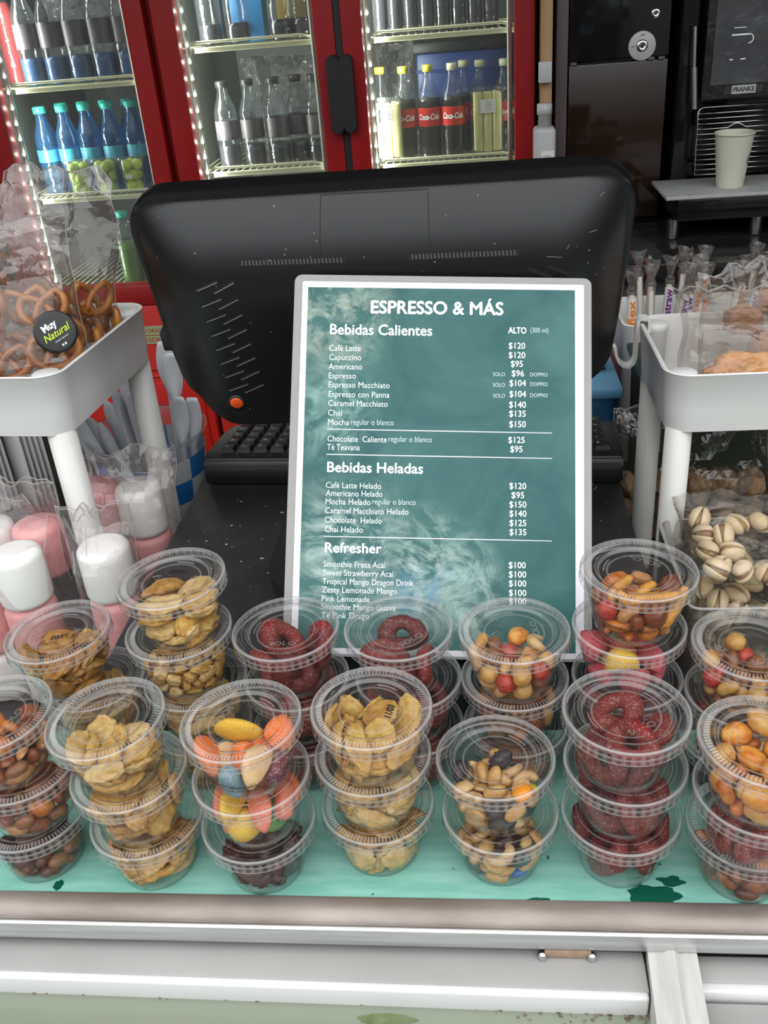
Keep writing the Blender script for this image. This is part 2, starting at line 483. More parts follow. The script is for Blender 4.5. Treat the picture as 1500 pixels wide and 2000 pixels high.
# where each loose snack lies in its cup or packet: kind, variant, place (0.1 mm), turn (degrees)
SIM = {
'F1t':[('peanut',0,18,208,90,-45,-48,159),('cashew',0,124,-133,59,1,-20,-50),('half',0,-49,-179,32,-2,0,-6),('half',0,-165,-88,32,0,0,126),('half',0,-39,89,72,-24,-168,-21),('peanut',0,-80,-64,66,52,-2,125),('peanut',0,199,39,65,124,0,103),('cashew',1,104,136,86,35,57,-49),('peanut',0,-100,177,67,-84,0,-150),('coated',1,-174,50,90,-169,-16,81),('half',1,101,20,71,-45,176,-44),('peanut',1,53,-64,70,54,169,29),('coated',0,14,24,125,48,20,-155),('peanut',0,146,-167,146,-19,-8,39),('peanut',0,-107,197,151,-40,178,29),('cashew',1,214,80,172,-35,133,-14),('half',0,-89,-178,82,13,-13,-27),('peanut',1,-195,-93,118,99,-2,-64),('peanut',1,-46,119,140,48,-7,34),('peanut',1,203,-54,149,-45,48,149),('peanut',1,29,-182,109,-175,-13,-68),('cashew',0,-92,-120,155,15,-15,139),('peanut',1,70,181,171,35,-19,-87),('half',1,61,-111,143,5,-25,-65),('peanut',0,-23,-194,178,95,-13,62),('stick',1,-39,142,229,-27,-172,-39),('half',1,141,-53,156,36,-31,-62),('coated',0,-2,-67,238,74,-8,16),('cashew',0,-101,65,203,-18,130,33),('stick',0,-126,-6,240,-2,154,11),('coated',0,121,187,277,161,-5,-26),('coated',1,145,39,245,-86,-88,-66),('half',1,-237,115,182,-69,-31,-126)],
'F1m':[('cashew',1,0,180,57,-4,-159,-91),('half',1,-19,-194,73,95,7,14),('peanut',0,-125,-149,65,2,-1,155),('peanut',0,22,-129,65,44,-2,18),('peanut',0,177,-51,65,-7,180,43),('coated',0,-3,6,92,-161,-15,-80),('stick',0,-113,105,91,29,15,-132),('half',1,79,-4,71,123,4,97),('peanut',0,114,-171,78,79,24,41),('stick',1,-120,-69,99,36,8,160),('peanut',1,-169,-157,178,-55,71,-10),('peanut',0,-208,82,156,-150,-32,76),('coated',0,165,79,104,-67,34,120),('cashew',1,-199,-12,194,97,118,33),('half',0,-171,175,97,125,-114,12),('coated',1,107,-96,163,-26,4,24),('half',0,-113,117,144,2,17,-102),('peanut',0,137,181,162,-110,-34,-29),('peanut',1,44,141,127,-112,-16,107),('coated',1,63,133,241,174,-22,45),('half',1,-70,5,130,40,-55,-55),('peanut',0,-14,-100,199,161,-16,-86),('half',1,212,75,245,177,-30,23),('cashew',0,-58,83,211,41,-34,109),('cashew',0,-117,-109,228,-84,18,-27),('peanut',1,218,-44,216,-51,155,-50),('peanut',1,-70,-195,158,-70,22,115),('half',0,-35,220,210,176,-7,35),('half',0,164,71,283,-51,148,38),('peanut',1,54,-216,165,-61,152,-1),('cashew',0,57,17,212,-63,136,36),('coated',0,111,-36,293,15,1,45),('peanut',1,244,12,299,-107,-14,118)],
'F1b':[('coated',1,151,102,93,-139,14,-51),('raisin',1,-193,36,75,-135,-4,81),('peanut',0,101,-173,64,-24,-180,31),('coated',0,-69,149,104,69,-33,120),('half',0,-106,-209,71,-71,-6,-29),('peanut',0,159,-71,65,124,0,5),('raisin',1,-157,-96,90,-51,-36,-137),('peanut',1,40,167,64,156,-2,100),('peanut',0,163,-146,140,-153,11,53),('peanut',1,-33,-151,64,-161,-2,-41),('peanut',1,225,-55,189,43,-12,-98),('half',1,203,27,107,42,-63,87),('raisin',1,-71,5,85,-41,-19,160),('peanut',0,-35,-191,142,-3,7,-64),('half',1,106,-15,73,30,35,145),('peanut',1,19,-82,90,-66,-130,8),('raisin',0,44,49,136,68,111,-27),('raisin',1,48,191,174,104,24,-82),('peanut',0,65,-142,139,-35,-163,55),('half',0,-208,-27,170,-143,9,64),('half',0,-145,134,147,-54,-13,110),('peanut',1,-55,-38,165,-19,-11,57),('coated',1,-49,195,253,-44,-4,108),('raisin',0,-189,-111,214,25,-9,110),('peanut',0,104,-43,171,-123,-15,0),('raisin',0,-177,63,226,40,11,176),('half',1,-119,-9,169,-39,3,75),('half',0,5,72,198,30,-26,-68),('raisin',0,-49,-218,229,19,-23,-19),('coated',0,-20,-81,261,-13,-155,27)],
'F2t':[('banana',3,-153,46,53,14,-7,90),('banana',0,168,96,118,103,4,117),('banana',1,24,-157,51,6,-177,14),('banana',0,-134,-86,107,-4,-24,-145),('banana',2,-92,133,104,-157,26,23),('banana',1,91,7,61,10,169,-57),('banana',2,-12,-146,122,-19,3,-61),('banana',2,161,-89,152,22,-12,-100),('banana',0,49,62,127,-14,10,99),('banana',1,52,137,185,-10,161,-11),('banana',0,163,-43,226,173,-7,39),('banana',2,-136,129,195,-5,36,-102),('banana',3,-11,17,195,5,17,-97),('banana',0,-220,-33,224,-46,7,-80),('banana',1,-6,-97,224,21,15,-72),('banana',3,20,-217,225,-34,14,180),('banana',3,-127,-29,219,104,14,-84)],
'F2m':[('banana',3,151,108,57,-17,5,124),('banana',3,-14,-115,52,-179,1,25),('banana',3,-131,108,49,4,-4,50),('banana',2,99,67,97,-155,10,-98),('banana',0,-54,-146,115,6,-20,-93),('banana',0,-132,-72,143,10,161,-38),('banana',0,-139,88,143,170,16,57),('banana',3,28,81,134,-165,-5,-95),('banana',0,50,166,180,174,-4,-14),('banana',0,144,-67,123,-18,140,79),('banana',2,-170,25,213,10,179,49),('banana',2,-146,-211,282,13,55,72),('banana',1,-148,-95,318,20,-4,-31),('banana',1,111,-106,214,-27,154,-32),('banana',0,-48,200,258,-29,167,18),('banana',2,237,77,215,94,108,-69),('banana',1,11,-131,226,16,-9,-52),('banana',1,-194,39,272,-8,-168,-78),('banana',1,91,93,266,-9,142,29),('banana',3,-15,37,273,11,16,-36),('banana',1,117,-53,307,-17,-177,-70),('banana',2,-10,-94,289,-28,15,140)],
'F2b':[('banana',1,-49,77,58,-9,0,-110),('banana',3,-176,7,76,-32,-15,92),('banana',3,191,-32,61,-30,1,78),('banana',1,137,-157,133,133,-17,33),('banana',0,-243,-16,184,71,-1,94),('banana',0,135,69,97,145,8,100),('banana',0,-19,-86,76,-9,168,67),('banana',0,-1,111,121,-3,-168,88),('banana',2,-81,-128,123,-165,0,-18),('banana',2,-138,-201,230,84,-7,135),('banana',3,129,-79,184,-8,149,-53),('banana',0,-33,-120,188,-7,179,-45),('banana',1,-35,110,182,17,9,151),('banana',1,175,79,178,-165,-14,-52),('banana',1,-38,198,221,7,0,-171),('banana',3,115,-82,244,-157,-5,-101),('banana',2,154,94,250,13,160,-43),('banana',0,-104,-54,234,-2,150,-43),('banana',2,-193,45,269,-1,-22,-155),('banana',2,-115,149,289,16,-10,127),('banana',3,56,151,274,2,-11,-69)],
'F3t':[('drop',0,37,125,59,-1,-1,-43),('bar',1,-63,-198,147,0,-102,74),('drop',0,-137,-12,137,120,-21,-117),('bar',0,171,-36,79,-1,-1,78),('bar',0,-31,-29,135,-144,44,-78),('wedge',0,87,-100,134,117,2,-103),('drop',1,196,129,224,-70,-28,114),('wedge',0,-200,-83,237,115,3,-66),('wedge',1,-83,141,218,110,8,-3)],
'F3m':[('bar',1,174,21,79,178,0,-83),('drop',0,-73,48,133,110,-3,-63),('drop',1,74,122,122,-32,-37,34),('drop',0,89,-117,134,108,-9,-63),('wedge',1,-31,115,229,62,8,115),('wedge',0,-161,-91,128,56,-28,136),('wedge',0,193,-29,156,72,-1,-98),('drop',1,-79,-160,270,15,1,46),('bar',0,-185,50,266,-131,14,97),('wedge',1,116,75,240,107,-5,79)],
'F3b':[('raisin',1,6,191,71,-26,178,7),('raisin',0,-116,-138,77,27,12,-11),('raisin',1,-183,3,72,156,-3,95),('raisin',1,180,-36,69,15,4,87),('raisin',0,80,-136,78,-145,8,-22),('raisin',0,100,82,75,-173,4,17),('raisin',0,210,35,163,-36,144,-78),('raisin',0,-22,-37,78,-55,11,17),('raisin',1,-126,121,92,63,-46,155),('raisin',0,-15,98,137,-35,-15,62),('raisin',0,170,-132,170,37,4,-140),('raisin',1,-121,24,166,-24,-10,134),('raisin',0,97,-5,144,-21,-14,114),('raisin',1,150,156,161,-17,145,-27),('raisin',1,-197,137,241,83,-9,59),('raisin',0,97,98,239,-45,-30,26),('raisin',0,50,212,203,-73,-42,-22),('raisin',1,-215,-38,170,-50,-33,103),('raisin',0,20,-202,134,-36,139,-2),('raisin',1,-59,-134,176,121,0,35),('raisin',1,177,-38,260,27,39,-150),('raisin',1,-171,-115,231,71,18,33),('raisin',0,-82,202,195,-3,117,107),('raisin',0,-10,3,214,-3,-32,124),('raisin',1,-19,-235,229,53,163,-7),('raisin',0,55,-122,251,85,71,30),('raisin',0,-142,23,268,9,-8,-119),('raisin',1,64,4,296,43,25,-55),('raisin',1,152,-185,268,-45,13,-147),('raisin',0,-30,153,273,26,56,-60),('raisin',1,-68,-78,292,-8,-45,179)],
'F4t':[('banana',2,151,-1,61,-1,19,161),('banana',0,68,80,91,-5,160,-18),('banana',0,70,-126,115,-15,4,76),('banana',3,-126,15,51,4,179,68),('banana',1,-138,-87,107,1,1,120),('banana',1,-126,198,186,120,-116,1),('banana',2,-139,66,126,174,24,42),('banana',1,111,176,196,56,-30,-21),('banana',0,-2,-155,169,9,175,29),('banana',1,50,84,161,-23,10,142),('banana',3,-46,186,212,-95,-25,39),('banana',0,203,104,286,-19,-40,76),('banana',0,3,60,198,20,-14,-7),('banana',2,-256,66,280,-78,74,-94),('banana',0,-211,-83,257,101,-56,87),('banana',1,-141,-46,232,128,-29,91),('banana',3,106,-57,228,-30,-175,-13),('banana',3,-80,-29,208,32,8,-78),('banana',2,41,116,284,4,-16,21),('banana',1,-78,-151,287,-32,-29,115),('banana',2,37,-68,276,-1,-19,81),('banana',3,181,-127,232,-30,25,-135)],
'F4m':[('banana',2,-79,100,55,-1,12,-40),('banana',1,-48,180,120,-21,-166,11),('banana',0,-87,-120,52,-8,1,-28),('banana',2,68,175,155,-34,34,-125),('banana',3,5,-231,127,-90,-153,6),('banana',1,-145,30,136,-26,167,60),('banana',3,150,-84,60,-25,7,49),('banana',0,146,25,78,-2,21,146),('banana',0,33,-89,109,2,-17,-32),('banana',3,-66,-96,146,168,-9,29),('banana',1,24,80,163,-146,11,4),('banana',1,-68,-104,222,33,-15,-126),('banana',0,135,-92,200,-12,-168,88),('banana',1,-110,-187,310,-11,-27,-28),('banana',3,187,114,222,-156,22,-62),('banana',3,194,-114,245,-14,-165,65),('banana',2,130,-27,267,5,-145,114),('banana',0,65,205,289,30,29,-74),('banana',0,-139,100,266,-4,-53,7),('banana',2,19,102,268,-27,29,-163),('banana',1,-86,-28,251,13,23,-177),('banana',2,-212,22,265,-121,-2,-84)],
'F4b':[('banana',1,50,-109,56,11,0,-141),('banana',2,-147,-12,60,11,11,84),('banana',0,91,206,126,44,50,-61),('banana',0,21,-69,102,-19,10,38),('banana',0,-92,119,91,0,-21,172),('banana',0,-124,-193,134,84,38,142),('banana',3,188,46,110,76,-28,94),('banana',3,43,129,114,18,20,-37),('banana',0,141,-182,130,-77,30,47),('banana',2,-173,-40,200,30,-144,6),('banana',1,-106,86,163,161,23,-42),('banana',3,90,103,165,-12,-19,102),('banana',1,-133,162,262,30,16,33),('banana',1,120,-42,191,11,-3,25),('banana',3,66,-180,203,107,-51,15),('banana',2,-48,44,209,31,-15,63),('banana',2,-53,-105,241,15,-3,132),('banana',2,27,-27,275,14,-169,-13),('banana',3,196,-82,265,-2,-23,-85),('banana',1,124,102,258,159,8,-19)],
'F5t':[('raisin',0,30,-193,91,-125,-15,0),('half',0,185,-38,32,-1,-1,78),('half',1,56,176,71,-144,8,-58),('half',1,-126,-152,71,50,175,-36),('peanut',1,-200,-21,65,-18,1,-84),('half',1,99,-133,32,1,-1,-25),('half',1,-50,139,32,1,-1,-117),('peanut',0,-107,-3,66,-54,-3,76),('half',1,166,85,46,21,8,136),('cashew',0,-122,-130,118,-5,48,66),('half',0,150,126,104,-34,-42,-80),('half',0,93,17,32,-2,-1,-91),('peanut',0,-3,32,68,-68,4,55),('half',0,-35,-86,32,-1,1,29),('half',1,-148,111,43,-21,-2,70),('peanut',0,-204,66,129,-159,22,74),('raisin',1,152,-118,125,36,-24,-155),('half',0,58,142,78,-35,-1,133),('peanut',1,-36,-74,122,20,-4,134),('half',0,-44,111,115,-67,-6,-107),('cashew',1,-157,-68,174,160,24,53),('peanut',0,215,-95,198,-84,17,70),('candy',0,202,9,126,-24,17,141),('raisin',1,-8,-186,200,8,-158,63),('half',0,-108,182,116,-47,-156,22),('peanut',1,-20,220,146,167,26,0),('cashew',0,-119,117,156,-150,43,23),('half',1,62,-58,79,-10,-2,83),('raisin',0,-217,93,245,-117,9,75),('cashew',1,164,36,195,-22,-169,-47),('peanut',1,71,43,129,-150,24,9),('peanut',1,111,-208,199,149,-30,19),('half',0,-77,-16,165,26,-45,-143),('cashew',0,88,141,179,1,-162,106),('half',1,-200,-22,198,-20,-2,22),('peanut',0,-76,96,216,-51,28,-72),('peanut',0,49,-52,172,-99,-8,-32),('peanut',0,30,236,214,-9,-24,166),('half',1,-4,24,254,-16,-54,62),('peanut',1,37,41,224,-47,174,-43),('peanut',1,-5,-79,236,-14,161,0),('raisin',0,34,155,269,-112,-29,24),('half',0,150,-49,241,-8,168,56),('candy',0,157,-121,278,-20,168,-40),('half',0,-132,-228,185,79,26,144)],
'F5m':[('peanut',0,-27,-201,66,126,-1,-7),('raisin',0,139,134,78,38,18,-66),('half',1,-69,-71,70,-152,2,-84),('peanut',1,-193,55,69,135,10,-94),('half',1,-111,152,32,1,-1,-145),('half',0,174,-51,32,-1,-1,83),('candy',0,103,-157,70,-180,-25,-51),('raisin',0,-165,-105,78,-55,11,-59),('raisin',1,60,34,69,16,3,-21),('half',0,21,198,48,22,11,-21),('peanut',0,205,-66,118,84,-4,-108),('half',0,-83,-156,138,-177,15,74),('half',1,-11,110,83,-95,-4,0),('half',0,-83,48,32,-2,1,27),('cashew',0,-118,14,121,3,-28,-180),('candy',0,-120,172,135,-37,12,-121),('peanut',0,-146,-132,180,125,10,64),('half',0,55,-53,64,48,-13,12),('peanut',1,31,-206,146,129,14,49),('peanut',0,186,40,135,-75,12,-144),('raisin',0,56,-31,176,-91,5,106),('half',1,10,205,106,5,-7,-12),('half',1,-241,23,144,52,-5,86),('cashew',0,143,-71,190,99,-5,67),('peanut',0,-216,-88,202,-81,75,99),('peanut',1,-50,-171,187,24,-164,35),('peanut',0,78,106,152,-111,15,-61),('peanut',1,-50,82,155,-7,-162,-31),('half',0,-16,161,200,91,-46,-48),('peanut',0,160,-163,172,-83,-28,37),('candy',0,19,217,205,152,-42,-73),('peanut',1,-35,-45,153,108,11,-75),('raisin',1,103,-195,240,-2,27,162),('half',1,-38,-230,220,33,19,-11),('peanut',1,-189,123,202,11,-41,102),('half',0,213,-21,202,15,-60,-174),('cashew',1,-131,22,217,12,3,-41),('cashew',1,102,81,225,-19,-171,42),('half',1,-86,-98,218,2,13,58),('peanut',1,166,158,180,-4,-162,-49),('raisin',1,31,-94,272,-31,161,38),('cashew',0,2,-230,302,3,3,-57)],
'F6t':[('ring',2,-33,125,103,5,27,-67),('ring',0,107,-112,139,41,-26,-107),('ring',1,-21,159,289,17,-8,33),('ring',0,156,25,255,31,141,5),('ring',2,-108,-90,151,170,-46,42),('ring',2,13,-138,352,7,38,-132)],
'F6m':[('ring',1,139,54,138,34,-24,-38),('ring',2,-117,-37,100,-2,-10,-160),('ring',1,60,-143,205,-162,62,-36),('ring',0,13,123,237,30,167,30),('ring',0,-187,125,307,-71,-51,-127)],
'F6b':[('ring',0,77,147,162,130,135,1),('ring',2,-73,-77,106,18,176,17),('ring',2,-68,-112,286,27,39,-155),('ring',0,138,-69,178,-125,34,41),('ring',1,-185,99,240,75,28,56),('ring',0,-87,107,391,-23,-14,-86),('ring',1,177,-80,353,43,-6,61)],
'F7t':[('peanut',1,14,47,64,-140,1,102),('coated',0,179,-35,94,81,7,90),('coated',1,205,42,216,-30,-9,-106),('coated',1,-94,148,89,16,-163,21),('coated',0,-189,11,123,53,-61,-131),('coated',1,66,171,97,100,-135,-14),('coated',0,-16,-184,93,58,-1,175),('half',1,72,28,73,83,-2,92),('coated',0,-14,105,206,144,1,-46),('half',0,40,-88,69,-152,2,-27),('half',0,-82,7,81,27,146,17),('peanut',1,-122,-113,65,131,2,-129),('peanut',1,179,115,100,-8,-76,35),('coated',1,107,-162,187,-20,-15,-108),('coated',0,-66,-82,175,60,-168,32),('peanut',0,-84,36,165,31,67,54),('peanut',0,-200,-106,162,4,56,-40),('peanut',0,85,-19,153,-25,19,-105),('coated',1,190,-106,280,140,49,33),('coated',1,55,-31,264,-51,25,-113),('coated',1,-172,117,219,12,-68,-41),('peanut',0,1,231,185,119,-28,5),('coated',1,123,161,233,95,-34,-134),('half',1,244,23,280,27,-24,101),('coated',0,-82,220,296,78,-165,19),('half',0,-181,-38,223,26,25,44),('coated',0,57,239,370,5,-27,154),('coated',0,-64,-213,240,94,-153,-7)],
'F7m':[('ring',1,25,-146,147,107,1,11),('ring',0,57,115,108,19,-18,15),('ring',2,177,53,259,-35,32,169),('ring',1,-133,15,154,-130,21,-114),('ring',2,-64,223,335,-13,104,93)],
'F7b':[('stick',0,30,169,61,54,-5,-8),('coated',0,22,-68,93,61,6,144),('stick',0,-118,-4,59,71,-7,-70),('stick',0,-39,86,98,91,-164,-2),('peanut',1,-199,-33,66,-101,-1,102),('coated',0,179,23,93,141,-13,100),('peanut',1,-19,-199,65,-6,1,-5),('coated',1,101,165,167,-7,1,180),('coated',1,20,-197,175,-2,-3,176),('stick',0,-93,8,153,-86,3,15),('peanut',0,144,-106,163,-138,-3,-124),('peanut',0,229,51,199,-127,-3,-78),('peanut',0,148,-141,75,-45,-21,42),('peanut',0,-128,171,124,22,-23,35),('stick',0,-132,103,214,-122,30,15),('stick',0,47,228,240,81,152,-4),('peanut',1,-140,-181,166,130,37,-26),('stick',1,108,-7,195,55,-9,68),('stick',1,-98,-92,150,-3,-26,27),('peanut',1,-218,-72,200,17,42,-76),('stick',1,142,-94,245,34,-175,21),('peanut',1,207,132,290,66,138,65),('stick',1,34,55,238,-23,-12,-61),('peanut',0,-128,-30,225,82,24,-103),('peanut',0,-87,-172,233,78,7,80),('stick',1,-57,185,297,-122,5,-133)],
'B1t':[('banana',3,146,-89,52,5,180,61),('banana',2,-74,56,51,6,-1,3),('banana',0,139,-30,109,20,-8,-61),('banana',1,-5,-122,109,5,21,168),('banana',0,-184,-88,152,22,40,67),('banana',3,2,125,115,-16,1,100),('banana',3,-152,148,129,34,-10,51),('banana',0,140,144,132,-53,143,-29),('banana',2,-15,-231,125,81,-10,179),('banana',0,-149,84,167,-7,25,-49),('banana',1,141,-87,195,-9,-2,42),('banana',1,-81,196,234,-24,-23,-164),('banana',3,67,86,181,-2,4,171),('banana',1,190,15,269,-30,1,83),('banana',2,76,-73,257,-147,3,-84),('banana',0,-66,-79,174,13,7,78),('banana',2,-222,-39,284,-114,5,109),('banana',1,-61,46,235,-16,173,77),('banana',2,32,-180,271,13,15,-110),('banana',0,120,140,272,-3,19,112),('banana',3,-90,0,295,-168,2,-23)],
'B1m':[('banana',2,-121,71,53,3,12,-40),('banana',2,135,-18,50,6,-6,67),('banana',0,-217,-72,125,65,-31,120),('banana',1,44,154,91,21,13,-21),('banana',0,-62,-216,142,-3,-62,-101),('banana',1,140,-8,116,13,6,-98),('banana',1,-95,40,106,9,-165,-44),('banana',0,-26,88,149,-16,-6,-128),('banana',1,82,-80,151,22,20,-96),('banana',2,-151,151,257,8,35,-6),('banana',0,239,7,211,-94,-31,93),('banana',1,131,-188,240,46,152,12),('banana',3,-162,-55,147,121,59,-41),('banana',3,-83,-76,200,8,-7,113),('banana',3,38,-27,201,26,2,-85),('banana',2,-50,-208,271,-13,-26,-68),('banana',2,-40,-29,258,9,2,162),('banana',0,-32,188,258,37,36,35),('banana',3,86,204,219,-7,44,-36),('banana',3,167,47,203,-65,-10,-89)],
'B2t':[('banana',3,75,62,52,-179,1,81),('banana',3,147,-87,52,4,179,62),('banana',3,61,-194,90,-28,-27,2),('banana',2,-161,161,146,13,-105,-56),('banana',0,-96,-120,66,-19,-12,-31),('banana',0,-107,13,69,20,5,163),('banana',2,-31,100,96,6,158,-73),('banana',2,32,216,145,-69,132,6),('banana',1,-148,106,188,124,9,-121),('banana',0,151,-15,105,-7,-176,84),('banana',3,174,61,150,2,-18,-48),('banana',2,-91,-132,154,4,180,-57),('banana',1,73,-85,173,2,-7,-87),('banana',1,45,104,183,8,6,-162),('banana',0,171,-50,224,8,-7,-96),('banana',2,-116,-151,218,-10,20,64),('banana',1,-136,26,237,19,4,43),('banana',1,-91,-43,274,-161,-4,4),('banana',0,73,76,246,7,4,-157),('banana',1,-127,150,295,1,7,37),('banana',0,100,148,302,166,-4,27),('banana',3,175,-46,282,-9,-4,37)],
'B2m':[('chunk',1,173,-98,57,-157,-17,-81),('chunk',1,68,188,57,-157,-16,17),('chunk',0,-32,-205,70,56,12,160),('chunk',2,191,7,57,4,-145,44),('chunk',0,-94,78,57,-157,6,55),('chunk',1,-38,-122,59,135,8,-22),('chunk',2,83,-183,60,162,-17,-41),('chunk',1,-198,13,61,-28,10,71),('chunk',1,-149,145,59,-141,1,48),('chunk',2,115,94,55,-175,17,53),('chunk',0,-171,-88,57,21,177,52),('chunk',0,83,-4,63,-9,168,21),('chunk',0,221,-57,139,-89,52,-116),('chunk',2,190,97,78,96,-45,102),('chunk',1,-114,-169,86,-5,43,129),('chunk',2,207,22,131,-12,-52,139),('chunk',0,117,-166,127,-124,20,91),('chunk',0,-39,203,69,15,57,-36),('chunk',2,-209,77,121,-171,52,-4),('chunk',1,-75,-28,61,-14,10,-14),('chunk',2,4,104,55,7,160,70),('chunk',1,40,-84,70,65,-10,155),('chunk',2,-218,-74,138,42,-125,-31),('chunk',0,131,-72,118,-43,-39,8),('chunk',1,147,158,133,53,-43,12),('chunk',2,90,196,169,-72,59,50),('chunk',2,7,8,100,132,-17,34),('chunk',2,48,-204,147,98,-26,-79),('chunk',2,-111,202,148,-124,26,-24),('chunk',0,-144,23,121,7,-175,-36),('chunk',2,31,156,111,9,8,-125),('chunk',2,-39,62,110,-63,74,-111),('chunk',2,-120,-116,132,0,130,-111),('chunk',2,80,84,121,-11,-32,112),('chunk',0,52,-107,155,-44,55,126),('chunk',0,25,55,175,-148,-2,2),('chunk',2,-139,121,137,-59,4,-127),('chunk',0,16,233,159,-82,-10,3),('chunk',0,-58,-44,137,17,10,25),('chunk',1,-26,-171,136,17,-160,89),('chunk',0,-130,-196,178,-23,67,56),('chunk',1,23,146,184,-16,144,-10),('chunk',2,192,97,165,-64,31,63),('chunk',0,102,-1,140,21,-170,21),('chunk',0,-1,-248,215,125,26,5),('chunk',0,-74,236,238,76,-28,-159),('chunk',0,234,25,214,163,-17,37),('chunk',1,191,-149,190,-74,7,-127),('chunk',0,-73,123,168,21,-97,-13),('chunk',0,-112,-64,202,-141,-5,-22),('chunk',1,-51,-129,192,-27,22,28),('chunk',1,-202,58,198,-35,-6,-156),('chunk',2,-158,-127,214,58,62,-86),('chunk',1,126,110,205,-23,-27,92),('chunk',2,-203,-22,227,-80,2,-66),('chunk',0,-27,179,241,-84,62,21),('chunk',1,16,-42,192,172,7,19),('chunk',1,153,-72,201,26,-162,74),('chunk',1,-144,33,239,-6,-117,-73),('chunk',2,-131,126,260,52,-4,41),('chunk',1,-234,-94,237,84,19,112),('chunk',1,67,214,250,20,-20,-54),('chunk',0,-58,30,214,143,2,96),('chunk',0,93,-207,218,12,-178,74),('chunk',0,-91,-12,278,-18,158,52),('chunk',2,-109,-114,274,-5,54,15),('chunk',2,20,-166,235,-50,-21,0),('chunk',1,129,18,230,23,-23,4),('chunk',1,89,-93,253,64,-13,-106),('chunk',1,158,-198,267,171,25,50),('chunk',1,17,110,263,55,-30,81),('chunk',1,57,-3,261,-7,-31,-25),('chunk',2,88,65,277,69,10,-158),('chunk',2,-163,187,229,60,28,72),('chunk',0,-92,-221,264,-132,12,22)],
'B2b':[('banana',0,40,98,53,178,0,-1),('banana',2,10,-132,54,180,0,23),('banana',0,128,-65,84,-3,-6,-109),('banana',1,-83,-16,78,-152,-4,-92),('banana',1,-162,46,95,-33,-13,73),('banana',2,83,-124,154,3,178,-9),('banana',2,26,131,119,-174,16,56),('banana',3,37,3,169,-7,-2,11),('banana',3,59,-205,205,1,171,16),('banana',3,-89,-137,204,0,15,20),('banana',1,-154,-92,143,-166,6,-53),('banana',2,176,113,138,-87,-45,-52),('banana',0,81,-19,232,-15,16,-113),('banana',1,-164,117,200,-13,-14,-130),('banana',3,-102,44,229,14,15,-1),('banana',0,58,158,228,-153,-17,-40)],
'B3t':[('ring',0,-165,-81,179,39,80,71),('ring',0,70,58,112,-23,159,82),('ring',1,-119,166,222,-137,70,6),('ring',2,-41,45,318,-42,158,63),('ring',2,59,-159,189,-74,140,52),('ring',1,222,18,302,-1,99,23)],
'B3m':[('ring',2,134,-37,123,5,45,171),('ring',1,-130,-17,103,152,6,-78),('ring',0,-18,-139,229,-138,6,-35),('ring',2,48,121,179,44,-16,-153),('ring',1,-160,159,310,-74,-13,-134),('ring',1,66,117,364,-10,-178,33),('ring',2,-108,-151,364,17,153,60)],
'B4t':[('ring',1,145,-5,143,115,7,92),('ring',0,-45,-185,181,68,143,-15),('ring',0,-119,39,104,17,-163,-63),('ring',2,-93,-17,252,-21,-8,-71),('ring',1,8,206,244,-76,0,177)],
'B4m':[('ring',2,111,63,101,-4,-24,35),('ring',1,128,-3,274,17,43,-50),('ring',0,36,-182,297,-30,-58,147),('ring',1,-86,-73,102,-153,-6,-50),('ring',2,-51,140,200,-1,-145,109),('ring',0,-201,-94,299,77,26,102)],
'B4b':[('ring',1,14,-132,106,149,7,11),('ring',2,-144,57,179,-123,-28,-60),('ring',0,65,-121,295,-9,166,16),('ring',0,7,132,184,-109,44,-73),('ring',0,180,67,183,-102,28,-86),('ring',2,-164,-86,305,24,129,44)],
'B5t':[('cashew',1,55,-57,56,-1,-1,-78),('ball',0,47,-181,88,91,18,-150),('cashew',1,127,128,57,178,-23,40),('peanut',1,-174,109,73,132,22,-116),('coated',0,-24,180,101,139,-25,16),('peanut',1,-158,-92,75,-110,20,-3),('ball',1,32,61,87,4,7,48),('coated',0,137,99,171,28,14,51),('peanut',1,-169,0,64,-8,-178,21),('peanut',0,184,-1,87,129,49,1),('coated',1,-177,43,170,-36,-14,-3),('peanut',0,-84,-24,113,-9,-159,27),('ball',0,-33,77,196,-96,101,-3),('coated',0,54,-56,183,-15,-52,-8),('ball',1,-164,-126,184,-119,58,3),('peanut',0,-61,-57,192,134,-10,85),('ball',0,163,-112,130,49,-31,-61),('peanut',0,-73,-155,67,-79,-1,36),('coated',1,34,203,241,137,15,48),('ball',1,-58,-197,165,-53,-73,100),('ball',0,214,-15,206,22,-50,-18),('cashew',0,-252,-38,243,94,-18,-78),('ball',1,-125,168,191,-19,-34,-111),('peanut',1,-215,126,257,71,20,-116),('cashew',0,148,120,268,12,-20,177),('ball',0,160,-166,253,-106,21,56),('ball',1,40,-222,248,58,-66,13),('ball',0,-131,-44,277,-54,-54,-87)],
